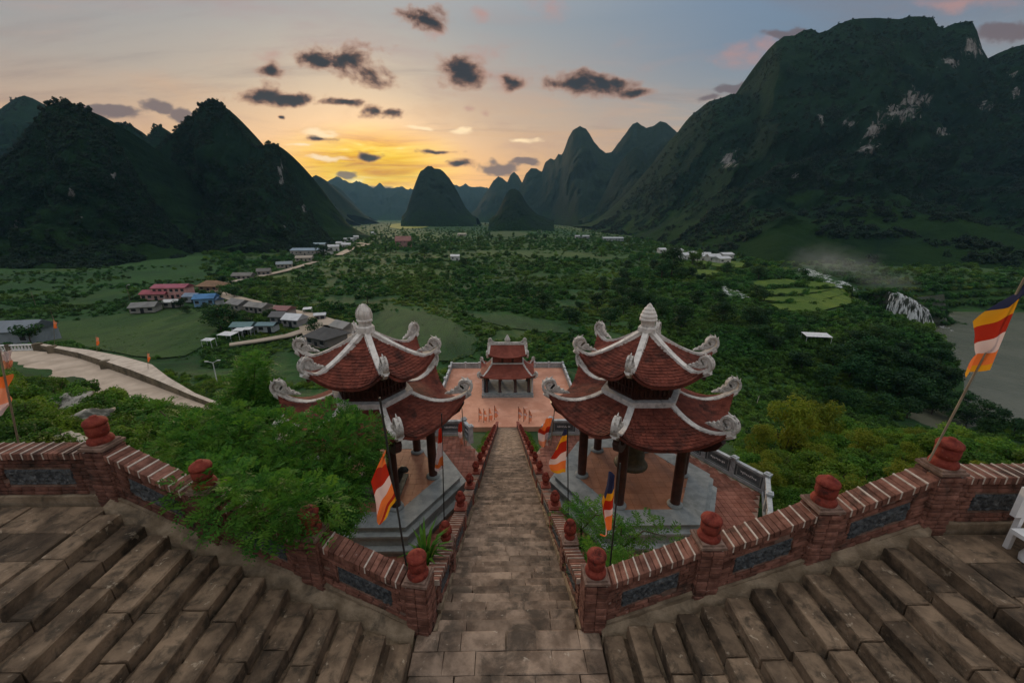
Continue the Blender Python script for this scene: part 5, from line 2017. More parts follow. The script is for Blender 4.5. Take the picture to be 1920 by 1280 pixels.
CLUMP_B = [cards('clump', 420, lobes(s, 7, 0.55, 0.5, 0.12, 0.26, 0.42), 0.17, M['leaf_bush'], s, aspect=0.45) for s in (81, 82)]


def scatter(name, P, S, meshes, seed=0, flat=1.0):
    """one ground-cover object: clumps set on points with geometry nodes"""
    r = np.random.RandomState(seed)
    me = bpy.data.meshes.new(name)
    me.vertices.add(len(P))
    me.vertices.foreach_set('co', np.asarray(P, np.float32).ravel())
    a = me.attributes.new('scl', 'FLOAT_VECTOR', 'POINT')
    S = np.asarray(S)
    a.data.foreach_set('vector', np.column_stack([S, S, S * flat * (0.75 + 0.5 * r.rand(len(S)))]).astype(np.float32).ravel())
    a = me.attributes.new('rot', 'FLOAT_VECTOR', 'POINT')
    a.data.foreach_set('vector', np.column_stack([r.normal(0, 0.12, len(S)), r.normal(0, 0.12, len(S)), r.rand(len(S)) * 6.28]).astype(np.float32).ravel())
    o = link(name, me)
    tag(o, kind='stuff')
    g = bpy.data.node_groups.new(name, 'GeometryNodeTree')
    g.interface.new_socket('Geometry', in_out='INPUT', socket_type='NodeSocketGeometry')
    g.interface.new_socket('Geometry', in_out='OUTPUT', socket_type='NodeSocketGeometry')
    N, Lk = g.nodes, g.links
    gi, go = N.new('NodeGroupInput'), N.new('NodeGroupOutput')
    iop = N.new('GeometryNodeInstanceOnPoints')
    Lk.new(gi.outputs[0], iop.inputs['Points'])
    jn = N.new('GeometryNodeJoinGeometry')
    for m_ in meshes:
        src = bpy.data.objects.new(m_.name + '_source', m_)
        oi = N.new('GeometryNodeObjectInfo')
        oi.inputs['Object'].default_value = src
        ti = N.new('GeometryNodeGeometryToInstance')
        Lk.new(oi.outputs['Geometry'], ti.inputs[0])
        Lk.new(ti.outputs[0], jn.inputs[0])
    Lk.new(jn.outputs[0], iop.inputs['Instance'])
    iop.inputs['Pick Instance'].default_value = True
    for nm, typ, sk in (('rot', 'FLOAT_VECTOR', 'Rotation'), ('scl', 'FLOAT_VECTOR', 'Scale')):
        na = N.new('GeometryNodeInputNamedAttribute')
        na.data_type = typ
        na.inputs['Name'].default_value = nm
        Lk.new(na.outputs[0], iop.inputs[sk])
    Lk.new(iop.outputs[0], go.inputs[0])
    md = o.modifiers.new('scatter', 'NODES')
    md.node_group = g
    return o


# forest on the near mountains
R_ = np.random.RandomState(5)
for key, n, s0, s1 in (('near left', 5200, 4.5, 8), ('left peak', 5200, 4.5, 8), ('left back', 900, 5, 9), ('right massif', 12500, 5.5, 11), ('far left peak', 900, 8, 13)):
    V, vv, rk_ = MASSIFS[key]
    nr = int((vv <= 1).sum())
    i = R_.rand(n) ** 0.9 * (nr - 1.001)
    j = R_.rand(n) * (V.shape[1] - 1.001)
    i0, j0 = i.astype(int), j.astype(int)
    fi, fj = (i - i0)[:, None], (j - j0)[:, None]
    P = (V[i0, j0] * (1 - fi) + V[i0 + 1, j0] * fi) * (1 - fj) + (V[i0, j0 + 1] * (1 - fi) + V[i0 + 1, j0 + 1] * fi) * fj
    nz = fbm(P[:, 0] / 60, P[:, 1] / 60, P[:, 2] / 60, 3, 31)
    keep = (nz > (-0.35 + (0.55 * np.clip(1 - (i / nr) / 0.55, 0, 1) if key == 'right massif' else 0))) & (P[:, 2] > VAL - 2) & (rk_[i0, j0] < 0.45)
    P = P[keep]
    P[:, 2] -= 2.0
    S = (s0 + (s1 - s0) * R_.rand(len(P))) * 0.62
    # crowns get smaller toward the crest so that the skyline stays where it is
    if key == 'right massif':
        S *= 1 - 0.35 * (i[keep] / nr) ** 6
    scatter('forest', P, S, CLUMP_H, 3)
    if key in ('near left', 'left peak', 'left back'):      # single crowns along the crest
        j = R_.rand(300) * (V.shape[1] - 1.001)
        i_ = np.full(300, nr - 1)
        j0 = j.astype(int)
        P = V[i_, j0] * (1 - (j - j0)[:, None]) + V[i_, j0 + 1] * (j - j0)[:, None]
        P = P[P[:, 2] > VAL + 20]
        P[:, 2] -= 1.8
        scatter('forest', P, 1.8 + 3.2 * R_.rand(len(P)) ** 2, CLUMP_H, 4, 1.2)


def pick(n, x0, x1, y0, y1, seed):
    r = np.random.RandomState(seed)
    P = hits(x0 + (x1 - x0) * r.rand(n), y0 + (y1 - y0) * r.rand(n))
    return P[~np.isnan(P[:, 0])]


def clear_of(P, extra=()):
    k = np.ones(len(P), bool)
    for poly in list(NO_SCRUB) + list(extra):
        k &= ~inside(poly, P[:, 0], P[:, 1])
    return P[k]


# ------------------------------------------------------------------ roads
def ribbon(name, pts, w, z, mat, thick=0.4):
    """road of constant width along picture points that lie on the plane z"""
    C = [at_z(a, b, z) for a, b in pts]
    C = [Vector((c.x, c.y)) for c in C]
    Lf, Rt = [], []
    ws = w if isinstance(w, (list, tuple)) else [w] * len(C)
    for i, c in enumerate(C):
        t = (C[min(i + 1, len(C) - 1)] - C[max(i - 1, 0)]).normalized()
        nn = Vector((-t.y, t.x))
        Lf.append(tuple(c + nn * ws[i] / 2))
        Rt.append(tuple(c - nn * ws[i] / 2))
    NO_SCRUB.append(Lf + Rt[::-1])
    mb = MB()
    k = len(C)
    vs = [(p[0], p[1], z) for p in Lf] + [(p[0], p[1], z) for p in Rt] + [(p[0], p[1], z - thick) for p in Lf] + [(p[0], p[1], z - thick) for p in Rt]
    fs = []
    for i in range(k - 1):
        fs += [(i, k + i, k + i + 1, i + 1), (i, i + 1, 2 * k + i + 1, 2 * k + i), (k + i + 1, k + i, 3 * k + i, 3 * k + i + 1)]
    mb.add(vs, fs)
    return tag(mb.build(name, mat), kind='structure')


RZ = -24.85
road_poly = [tuple(at_z(a, b, RZ)[:2]) for a, b in [(-160, 655), (0, 659), (60, 657), (100, 661), (150, 672), (200, 690), (250, 708), (300, 727), (360, 750), (420, 772), (470, 800), (500, 830), (390, 812), (300, 782), (235, 758), (180, 740), (110, 722), (40, 712), (-160, 712)]]
NO_SCRUB.append(road_poly)
mb = MB()
mb.prism(road_poly, RZ - 3.0, RZ)
tag(mb.build('road', M['concrete']), kind='structure')
ribbon('village_road', [(800, 668), (740, 645), (680, 625), (620, 606), (575, 592), (520, 580), (470, 566), (430, 556), (402, 545), (400, 532)], [7, 7, 7, 8, 9, 8, 7, 7, 7, 6], VAL + 1.0, M['dirt'])
ribbon('village_road', [(420, 530), (470, 521), (530, 508), (575, 495), (592, 490)], [5, 5.5, 6, 6, 6], VAL + 1.0, M['dirt'])
ribbon('village_road', [(634, 478), (655, 468), (675, 461), (690, 458), (672, 455)], [8, 10, 11, 10, 7], VAL + 1.0, M['dirt'])
ribbon('village_road', [(430, 645), (480, 638), (540, 628), (590, 612), (640, 612)], [3, 3.5, 4, 5, 5], VAL + 1.0, M['dirt'])
yard = [tuple(at_z(a, b, VAL + 0.95)[:2]) for a, b in [(560, 612), (620, 598), (668, 610), (690, 632), (640, 652), (580, 650)]]
NO_SCRUB.append(yard)
mb = MB()
mb.prism(yard, VAL - 1, VAL + 0.95)
tag(mb.build('yard', M['dirt']), kind='structure')

# road parapet with a broad pale top and a stretch of balusters
rp = empty('road_parapet', tuple(at_z(200, 690, RZ)), 0, 'long pale topped parapet curving along the outer edge of the concrete road', 'parapet wall')
O = rp.location.copy()
edge = [at_z(a, b, RZ) for a, b in [(74, 656), (100, 661), (150, 672), (200, 690), (250, 708), (300, 727), (360, 750), (420, 772), (462, 796)]]
wid = [1.0, 1.2, 2.2, 3.4, 3.6, 1.8, 0.8, 0.7, 0.6]
hgt = [1.4, 1.4, 1.5, 1.7, 1.8, 1.6, 1.1, 0.9, 0.7]
inn, outp = [], []
for i, e in enumerate(edge):
    t = (edge[min(i + 1, len(edge) - 1)] - edge[max(i - 1, 0)]).normalized()
    nn = Vector((t.y, -t.x, 0))
    if nn.y < 0:
        nn = -nn
    inn.append(e - O)
    outp.append(e + nn * wid[i] - O)
k = len(edge)
mb = MB()
vs = [(p.x, p.y, p.z - 0.5) for p in inn] + [(p.x, p.y, p.z + h) for p, h in zip(inn, hgt)]
mb.add(vs, [(i, i + 1, k + i + 1, k + i) for i in range(k - 1)])
vs = [(p.x, p.y, p.z - 3.5) for p in outp] + [(p.x, p.y, p.z + h - 0.02) for p, h in zip(outp, hgt)]
mb.add(vs, [(i, i + 1, k + i + 1, k + i) for i in range(k - 1)])
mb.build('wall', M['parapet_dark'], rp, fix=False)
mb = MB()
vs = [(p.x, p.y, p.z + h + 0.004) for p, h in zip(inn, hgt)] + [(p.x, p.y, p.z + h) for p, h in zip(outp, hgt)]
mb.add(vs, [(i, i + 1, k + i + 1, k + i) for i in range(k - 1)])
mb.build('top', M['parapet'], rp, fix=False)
for i in (0, 1, 3):
    mb = MB()
    mb.box((inn[i].x, inn[i].y, 0.7), (1.6, 1.2, 2.2), 0, 0.4)
    mb.build('pier', M['parapet_dark'], rp)
bl = empty('baluster_rail', tuple(at_z(20, 658, RZ)), 0, 'white balustrade along the road at the left edge of the picture', 'balustrade')
O = bl.location.copy()
a, b = at_z(-70, 660, RZ) - O, at_z(72, 656, RZ) - O
dv = b - a
rz = math.atan2(dv.y, dv.x)
for z, w, h in ((0.15, 0.5, 0.3), (1.45, 0.6, 0.28)):
    mb = MB()
    q = (a + b) / 2
    mb.box((q.x, q.y, z), (dv.length, w, h), 0, rz)
    mb.build('rail', M['white'], bl)
mb = MB()
mb.lathe([(0.13, 0.3), (0.17, 0.5), (0.22, 0.75), (0.12, 1.05), (0.15, 1.31)], n=8)
bme = mb.mesh('baluster', M['white'])
nb = int(dv.length / 0.75)
for i in range(nb):
    q = a + dv * ((i + 0.5) / nb)
    link('baluster', bme, bl, (q.x, q.y, 0))
for t in (0.1, 0.42, 0.62, 0.98):
    q = a + dv * t
    mb = MB()
    mb.box((q.x, q.y, 0.85), (0.9, 0.8, 1.7), 0, rz)
    mb.build('pier', M['parapet_dark'], bl)

# ------------------------------------------------------------------ village
PAINT = {}


def paint(c, rough=0.8):
    if c not in PAINT:
        PAINT[c] = surf('paint %d' % len(PAINT), tuple(x * 0.85 for x in c), c, 0.4, rough, tuple(x * 0.45 for x in c), 0.5, 0.15, 0)
    return PAINT[c]


GLASS = paint((0.03, 0.035, 0.04), 0.4)


def house(px, py, w, d, h, rz, roofc, wallc, label, rise=0.28, storeys=1, nwin=3, hip=False, over=0.5, group=None, name='house', cat='house'):
    if py > 500 and px < 700 and px > 40:
        w, d, h = w * 0.74, d * 0.8, h * 0.88
    p = at_z(px, py, VAL + 0.6)
    root = empty(name, (p.x, p.y + d / 2, VAL + 0.4), rz, label, cat, group)
    mb = MB()
    hw, hd = w / 2, d / 2
    rh = rise * d / 2 * 1.6
    mb.box((0, 0, h / 2), (w, d, h))
    if not hip:
        for s in (-1, 1):
            mb.add([(s * hw, -hd, h), (s * hw, hd, h), (s * hw, 0, h + rh * 0.96)], [(0, 1, 2)])
    mb.build('wall', paint(wallc), root)
    mb = MB()
    ow, od = hw + over, hd + over
    lo = h - rh * over / hd
    ins = hd * 0.9 if hip else 0.0
    t = 0.14
    vs = [(-ow, -od, lo), (ow, -od, lo), (ow, od, lo), (-ow, od, lo), (-ow + ins, 0, h + rh), (ow - ins, 0, h + rh)]
    vs += [(x, y, z + t) for x, y, z in vs]
    mb.add(vs, [(6, 7, 11, 10), (8, 9, 10, 11), (7, 8, 11), (9, 6, 10), (1, 0, 4, 5), (3, 2, 5, 4), (2, 1, 5), (0, 3, 4), (0, 1, 7, 6), (1, 2, 8, 7), (2, 3, 9, 8), (3, 0, 6, 9)])
    mb.build('roof', paint(roofc), root)
    for s in range(storeys):
        z = h * (s + 0.55) / storeys
        for i in range(nwin):
            x = w * ((i + 0.5) / nwin - 0.5)
            if s == 0 and i == nwin // 2:
                mb = MB()
                mb.box((x, -hd - 0.03, 1.05), (1.3, 0.1, 2.1))
                mb.build('door', GLASS, root)
                continue
            mb = MB()
            mb.box((x, -hd - 0.03, z), (min(1.6, w / nwin * 0.55), 0.1, min(1.3, h / storeys * 0.45)))
            f = mb.build('window', GLASS, root)
            mb = MB()
            mb.box((x, -hd - 0.07, z - 0.75), (min(1.9, w / nwin * 0.62), 0.18, 0.12))
            mb.build('sill', paint((0.6, 0.58, 0.55)), f)
    return root


house(318, 560, 21, 9, 6.6, 0.10, (0.42, 0.13, 0.17), (0.70, 0.36, 0.33), 'long pink two storey house under a dusty pink roof', 0.22, 2, 6)
house(286, 562, 15, 8, 3.6, 0.12, (0.38, 0.11, 0.13), (0.52, 0.30, 0.27), 'low house with dark red roof left of the pink house', 0.3, 1, 4)
house(392, 546, 15, 10, 4.0, -0.1, (0.28, 0.17, 0.10), (0.30, 0.22, 0.16), 'house with broad brown hipped roof right of the pink house', 0.32, 1, 3, True, 1.2)
house(380, 574, 11, 8, 4.4, 0.25, (0.10, 0.25, 0.48), (0.20, 0.36, 0.55), 'bright blue roofed house in front of the pink house', 0.3, 1, 3)
house(356, 566, 8, 6, 3.4, 0.0, (0.24, 0.30, 0.38), (0.40, 0.42, 0.45), 'small slate blue roofed house between pink and blue houses', 0.3, 1, 2)
house(402, 572, 6, 5, 3.2, -0.4, (0.16, 0.26, 0.40), (0.45, 0.45, 0.45), 'small blue grey shed right of the bright blue house', 0.3, 1, 2)
house(262, 586, 12, 9, 3.0, 0.3, (0.24, 0.235, 0.22), (0.32, 0.30, 0.27), 'grey roofed shed nearest the green field, left of the pink house', 0.25, 1, 3)
house(318, 576, 8, 6, 3.0, 0.1, (0.62, 0.62, 0.60), (0.35, 0.33, 0.30), 'shed with white sheet roof in front of the pink house', 0.2, 1, 2)
house(442, 582, 12, 8, 3.6, -0.45, (0.27, 0.26, 0.245), (0.38, 0.35, 0.31), 'grey roofed house at the bend of the village road', 0.3, 1, 3)
house(480, 586, 14, 7, 3.2, -0.35, (0.30, 0.285, 0.26), (0.36, 0.33, 0.29), 'long grey roofed row house below the village road', 0.28, 1, 4)
house(528, 594, 9, 7, 3.6, -0.2, (0.34, 0.17, 0.16), (0.30, 0.26, 0.24), 'house with dull red roof behind the white roofed house', 0.25, 1, 3)
house(548, 612, 9, 7, 3.4, -0.25, (0.74, 0.75, 0.76), (0.33, 0.31, 0.30), 'house with bright white roof beside the village yard', 0.35, 1, 3)
house(520, 606, 7, 6, 3.4, -0.1, (0.17, 0.165, 0.165), (0.26, 0.25, 0.24), 'dark grey roofed house left of the white roofed house', 0.35, 1, 2)
house(452, 624, 9, 6, 3.0, 0.05, (0.17, 0.27, 0.27), (0.30, 0.33, 0.33), 'shed with teal green roof above the white awnings', 0.25, 1, 2)
house(498, 622, 8, 5, 3.0, 0.0, (0.18, 0.27, 0.29), (0.42, 0.44, 0.44), 'shed with pale teal roof right of the teal green one', 0.2, 1, 2)
house(604, 652, 12, 11, 4.2, -0.5, (0.105, 0.10, 0.095), (0.20, 0.18, 0.16), 'large dark grey roof in the yard behind the left pavilion', 0.3, 1, 3, True, 0.8)
house(640, 628, 10, 7, 3.6, -0.6, (0.33, 0.315, 0.29), (0.36, 0.33, 0.30), 'grey gabled house at the back of the village yard', 0.3, 1, 3)
house(598, 600, 5, 4, 2.6, 0.3, (0.65, 0.66, 0.66), (0.3, 0.3, 0.3), 'tiny white roofed stall by the road behind the left pavilion', 0.2, 1, 2)
house(14, 652, 13, 10, 5.5, 0.15, (0.22, 0.25, 0.28), (0.30, 0.33, 0.36), 'blue grey house cut by the left edge beyond the road', 0.3, 1, 3)
house(571, 478, 30, 16, 5.0, 0.05, (0.30, 0.38, 0.45), (0.40, 0.36, 0.33), 'long blue grey warehouse at the foot of the left mountain', 0.15, 1, 7)
house(598, 464, 16, 10, 4.5, 0.0, (0.36, 0.46, 0.50), (0.45, 0.45, 0.44), 'pale blue shed behind the long warehouse', 0.2, 1, 4)
house(530, 502, 15, 9, 3.6, 0.4, (0.28, 0.32, 0.33), (0.40, 0.36, 0.30), 'green grey roofed house above the pale road', 0.3, 1, 4)
house(568, 490, 14, 8, 3.5, 0.2, (0.42, 0.36, 0.29), (0.42, 0.37, 0.30), 'tan roofed house in front of the long warehouse', 0.25, 1, 4)
house(452, 524, 16, 8, 3.2, 0.1, (0.23, 0.215, 0.195), (0.30, 0.27, 0.235), 'long weathered grey house left along the pale road', 0.3, 1, 4)
house(492, 516, 11, 7, 3.6, 0.35, (0.19, 0.18, 0.165), (0.30, 0.27, 0.235), 'dark roofed house midway along the pale road', 0.35, 1, 3)
house(1150, 452, 34, 12, 5.0, 0.0, (0.52, 0.55, 0.57), (0.40, 0.42, 0.42), 'long white roofed building at right on the valley floor', 0.15, 1, 7)
house(1092, 447, 26, 10, 4.5, 0.0, (0.55, 0.57, 0.58), (0.45, 0.46, 0.46), 'white roofed row left of the longest valley building', 0.15, 1, 6)
house(755, 464, 20, 14, 9.0, 0.1, (0.30, 0.15, 0.13), (0.34, 0.20, 0.18), 'tall dull red building among trees in the valley middle', 0.5, 2, 4)
house(853, 488, 8, 6, 4.0, 0.0, (0.74, 0.74, 0.73), (0.66, 0.66, 0.65), 'lone small white hut on the green valley floor', 0.3, 1, 2)
house(866, 442, 18, 8, 4.0, 0.0, (0.68, 0.60, 0.46), (0.60, 0.55, 0.45), 'cream coloured hall beyond the lone white hut', 0.2, 1, 4)
far_group = [(622, 436), (634, 441), (612, 430), (640, 430), (652, 446), (646, 452), (628, 446), (660, 452), (668, 449), (640, 462), (650, 465), (626, 470), (612, 476), (1282, 486), (1296, 484), (1308, 488), (1322, 486), (1336, 490), (1352, 492),
             (1268, 478), (700, 440), (1012, 436), (1240, 474), (1360, 484)]
proto = None
for i, (a_, b_) in enumerate(far_group):
    k_ = rr.uniform(0.8, 1.4)
    if proto is None:
        proto = house(a_, b_, 9, 7, 4.5, 0.2, (0.62, 0.63, 0.63), (0.66, 0.64, 0.60), 'tiny pale house far off among the valley trees', 0.3, 1, 2, group='tiny pale houses far down the valley')
    else:
        p = at_z(a_, b_, VAL + 0.6)
        c = proto.copy()
        COL.objects.link(c)
        c.location = (p.x, p.y, VAL + 0.4)
        c.rotation_euler = (0, 0, rr.uniform(-0.6, 0.6))
        c.scale = (k_, k_, rr.uniform(0.8, 1.2))
        for ch in proto.children:
            q = ch.copy()
            COL.objects.link(q)
            q.parent = c
            for g_ in ch.children:
                q2 = g_.copy()
                COL.objects.link(q2)
                q2.parent = q
# white awnings strewn below the teal sheds
for i, (a_, b_, w_, d_2, lab) in enumerate([(430, 640, 6, 3.5, 'long white awning lying lowest below the teal sheds'), (452, 632, 4, 3, 'short white awning left below the teal sheds'), (466, 630, 3.4, 2.6, 'small white awning right below the teal sheds'),
                                           (394, 652, 4, 2, 'white awning at the field edge left of the others'), (578, 590, 3.5, 3, 'white awning beside the road tree behind the left pavilion'),
                                           (1528, 642, 8, 4.5, 'white flat canopy among dark trees below the rice terraces')]):
    zb = float(hit(a_, b_).z)
    p = hit(a_, b_)
    root = empty('awning', tuple(p), rr.uniform(-0.3, 0.3), lab, 'awning')
    mb = MB()
    mb.add([(-w_ / 2, -d_2 / 2, 2.6), (w_ / 2, -d_2 / 2, 2.7), (w_ / 2, d_2 / 2, 3.1), (-w_ / 2, d_2 / 2, 3.0), (0, 0, 3.35)], [(0, 1, 4), (1, 2, 4), (2, 3, 4), (3, 0, 4)])
    mb.build('sheet', M['white'], root)
    for sx in (-1, 1):
        for sy in (-1, 1):
            mb = MB()
            mb.tube([(sx * w_ * 0.47, sy * d_2 * 0.45, -0.3), (sx * w_ * 0.47, sy * d_2 * 0.45, 2.8)], 0.06, 6)
            mb.build('post', M['white'], root)

# ------------------------------------------------------------------ white water
m, n, bs, o = new_mat('white water')
p = pos(n)
n.put(bs.inputs['Base Color'], n.mix(n.smooth(n.noise(n.vmath('MULTIPLY', p, (1, 1, 0.25)), 0.8, 5, 0.7), 0.38, 0.62), (0.62, 0.66, 0.68), (0.92, 0.93, 0.93)))
bs.inputs['Roughness'].default_value = 0.7
bump(n, bs, n.noise(p, 1.5, 5, 0.7), 0.3)
M['foam'] = m


def thread_mat(name, stretch, scale, lo, hi):
    m, n, bs, o = new_mat(name)
    v = n.noise(n.vmath('MULTIPLY', pos(n), stretch), scale, 5, 0.65, 0.3)
    bs.inputs['Base Color'].default_value = (0.90, 0.92, 0.93, 1)
    bs.inputs['Roughness'].default_value = 0.6
    tl = n.node('ShaderNodeBsdfTranslucent')
    tl.inputs['Color'].default_value = (0.90, 0.92, 0.93, 1)
    m1 = n.node('ShaderNodeMixShader')
    m1.inputs[0].default_value = 0.4
    n.l.new(bs.outputs[0], m1.inputs[1])
    n.l.new(tl.outputs[0], m1.inputs[2])
    tr = n.node('ShaderNodeBsdfTransparent')
    m2 = n.node('ShaderNodeMixShader')
    n.put(m2.inputs[0], n.smooth(v, lo, hi))
    n.l.new(tr.outputs[0], m2.inputs[1])
    n.l.new(m1.outputs[0], m2.inputs[2])
    n.l.new(m2.outputs[0], o.inputs['Surface'])
    return m


M['falls'] = thread_mat('falling water threads', (1, 1, 0.10), 0.75, 0.44, 0.58)
M['churn'] = thread_mat('churning shallow water', (0.8, 1, 1), 0.55, 0.47, 0.60)


def foam(name, pts, seed, z=None):
    """broken white water: a lumpy sheet with ragged holes over picture points on the ground"""
    P = [hit(a, b) if z is None else at_z(a, b, z) for a, b in pts]
    r = random.Random(seed)
    mb = MB()
    cx = sum(q.x for q in P) / len(P)
    cy = sum(q.y for q in P) / len(P)
    poly = [(q.x, q.y) for q in P]
    xs, ys = [q[0] for q in poly], [q[1] for q in poly]
    st = 0.9
    for x in np.arange(min(xs), max(xs), st):
        for y in np.arange(min(ys), max(ys), st * 1.6):
            if not bool(inside(poly, x, y)) or float(fbm(x / 2.6, y / 5, seed, 3, 3)) < 0.16:
                continue
            zb = float(ground_z(x, y)) if z is None else z
            h = r.uniform(0.05, 0.4)
            mb.add([(x - st * 0.7, y - st, zb), (x + st * 0.7, y - st, zb), (x + st * 0.7, y + st, zb), (x - st * 0.7, y + st, zb), (x + r.uniform(-.4, .4), y + r.uniform(-.4, .4), zb + h)],
                   [(0, 1, 4), (1, 2, 4), (2, 3, 4), (3, 0, 4)], 0, True)
    o = mb.build(name, M['churn'], fix=False)
    tag(o, kind='structure')
    NO_SCRUB.append(poly)
    return o


foam('rapids', [(1492, 503), (1520, 505), (1545, 516), (1575, 522), (1600, 540), (1640, 552), (1636, 560), (1600, 554), (1570, 540), (1540, 528), (1515, 520)], 1)
foam('rapids', [(1348, 536), (1372, 540), (1395, 552), (1412, 560), (1400, 566), (1376, 560), (1352, 554)], 2)
foam('rapids', [(1558, 640), (1574, 646), (1584, 656), (1572, 664), (1560, 654)], 3)
# rocky step of the falls
FY = 214.0
rk = MB()
r = random.Random(4)
NU, NVV = 60, 16
vs, fs = [], []
for j in range(NVV + 1):
    for i in range(NU + 1):
        t = i / NU
        px = 1630 + 170 * t
        top = np.interp(px, [1630, 1655, 1668, 1690, 1712, 1735, 1760, 1800], [566, 552, 546, 549, 560, 574, 590, 612])
        yy = FY - 14 * math.sin(math.pi * t)
        tp = at_y(px, top, yy)
        v = j / NVV
        if v <= 0.6:
            q = v / 0.6
            z = RIV - 1 + (tp.z - RIV + 1) * q
            y = yy - 3.5 * (1 - q) + 1.2 * float(fbm(tp.x / 4, z / 3, 0, 3, 8))
        else:
            q = (v - 0.6) / 0.4
            z = tp.z + 0.6 * math.sin(q * 3) + (VAL - 3 - tp.z) * q * q
            y = yy + 14 * q
        vs.append((tp.x + 0.8 * float(vnoise(z / 3, t * 30, 1, 5)), y, z))
for j in range(NVV):
    for i in range(NU):
        fs.append((j * (NU + 1) + i, j * (NU + 1) + i + 1, (j + 1) * (NU + 1) + i + 1, (j + 1) * (NU + 1) + i))
rk.add(vs, fs, 0, True)
tag(rk.build('cliff', M['wet_rock'], fix=False), kind='structure')
cv = np.array(vs).reshape(NVV + 1, NU + 1, 3)
cp = []
for _ in range(520):
    i = r.random() * NU
    px = 1630 + 170 * i / NU
    j = r.random() ** 0.5 * NVV
    if 1664 < px < 1742 and j < 0.62 * NVV:
        continue
    cp.append(cv[int(j), int(i)] + np.array([r.uniform(-1, 1), r.uniform(-1, 1), -0.5]))
scatter('scrub', np.array(cp), [r.uniform(0.9, 2.4) for _ in cp], CLUMP, 33)
wf = empty('waterfall', tuple(at_z(1700, 605, RIV)), 0)
tag(wf, kind='structure')
O = wf.location.copy()
for (pa, pb, push) in ((1667, 1690, 0.0), (1686, 1716, 0.5), (1710, 1738, 0.2)):      # three overlapping curtains fanning out below the lip
    nu_, nv_ = 26, 14
    vs, fs = [], []
    for i in range(nu_ + 1):
        px = pa + (pb - pa) * i / nu_
        top = np.interp(px, [1666, 1690, 1712, 1738], [549, 550, 561, 579]) + 1.2 * float(vnoise(px / 3.0, push * 9, 0, 7))
        t = (px - 1630) / 170
        yy = FY - 14 * math.sin(math.pi * t) - 1.2 - push
        a = at_y(px, top, yy)
        h = a.z - RIV
        fan = (px - 1698) / 36.0
        for j in range(nv_ + 1):
            q = j / nv_
            vs.append(Vector((a.x + 3.4 * fan * q ** 1.6 + 0.25 * math.sin(q * 7 + i), yy + 1.5 * (1 - q) ** 3 - 2.4 * math.sqrt(q) - 1.6 * q + 0.5 * float(vnoise(i * 0.9, q * 3, push, 3)), a.z + 0.25 - h * q ** 1.5)) - O)
    for i in range(nu_):
        for j in range(nv_):
            fs.append((i * (nv_ + 1) + j, (i + 1) * (nv_ + 1) + j, (i + 1) * (nv_ + 1) + j + 1, i * (nv_ + 1) + j + 1))
    mb = MB()
    mb.add(vs, fs, 0, True)
    mb.build('water_curtain', M['falls'], wf, fix=False)
foam('rapids', [(1686, 598), (1712, 600), (1728, 612), (1738, 626), (1722, 632), (1704, 616)], 5, RIV + 0.15)
foam('rapids', [(1762, 610), (1775, 612), (1790, 622), (1772, 618)], 6, RIV + 0.15)

# spray over the upper rapids
m = bpy.data.materials.new('spray')
m.use_nodes = True
m.node_tree.nodes.clear()
n = NT(m.node_tree)
tc = n.node('ShaderNodeTexCoord').outputs['Object']
rad = n.vmath('LENGTH', tc, out=1)
nz = n.noise(n.vmath('MULTIPLY', tc, (1, 1, 0.7)), 2.2, 4, 0.6, 0.5)
den = n.math('MULTIPLY', n.smooth(n.math('ADD', rad, n.math('MULTIPLY', n.math('SUBTRACT', nz, 0.5), 1.9)), 1.0, 0.0), 0.011)
pv = n.node('ShaderNodeVolumePrincipled')
pv.inputs['Color'].default_value = (0.9, 0.92, 0.95, 1)
n.put(pv.inputs['Density'], den)
oo = n.node('ShaderNodeOutputMaterial')
n.l.new(pv.outputs[0], oo.inputs['Volume'])
for (a_, b_, Y_, sx, sy, sz) in ((1540, 488, 270, 30, 14, 13), (1600, 500, 255, 30, 12, 11), (1665, 528, 236, 26, 10, 8)):
    mb = MB()
    mb.lathe([(0.02, -1), (0.5, -0.87), (0.87, -0.5), (1, 0), (0.87, 0.5), (0.5, 0.87), (0.02, 1)], n=16)
    o = mb.build('mist', m)
    o.location = at_y(a_, b_, Y_)
    o.scale = (sx, sy, sz)
    tag(o, kind='stuff')

# ------------------------------------------------------------------ valley scrub (ground cover nobody could count)
P = clear_of(pick(22000, 380, 1480, 448, 690, 101))
P = P[(P[:, 1] > 88)]
nz = fbm(P[:, 0] / 22, P[:, 1] / 22, 0, 3, 55)
P = P[nz > -0.42]
lt = fbm(P[:, 0] / 45, P[:, 1] / 45, 0, 3, 57) + 0.35 * R_.normal(size=len(P)) > 0.0
S = np.clip(0.8 + 0.0075 * P[:, 1], 1.0, 4.0) * (0.45 + 0.9 * R_.rand(len(P)) ** 1.5)
scatter('scrub', P[~lt], S[~lt], CLUMP, 5, 0.85)
scatter('scrub', P[lt], S[lt] * 0.75, CLUMP_L, 15, 0.6)
P = clear_of(pick(5000, 600, 1420, 412, 470, 102))
S = 3.0 * (0.6 + 0.8 * R_.rand(len(P)))
scatter('scrub', P[P[:, 1] > 300], S[P[:, 1] > 300], CLUMP, 6, 0.9)
P = clear_of(pick(7500, 1180, 1920, 480, 830, 103))
P = P[(P[:, 2] > RIV + 1.5) & (P[:, 1] > 42)]
S = np.clip(0.9 + 0.008 * P[:, 1], 1.0, 3.6) * (0.5 + 0.9 * R_.rand(len(P)))
lt = fbm(P[:, 0] / 35, P[:, 1] / 35, 0, 3, 58) + 0.3 * R_.normal(size=len(P)) > 0.35
scatter('scrub', P[~lt], S[~lt], CLUMP, 7, 0.95)
scatter('scrub', P[lt], S[lt] * 0.8, CLUMP_L, 17, 0.75)
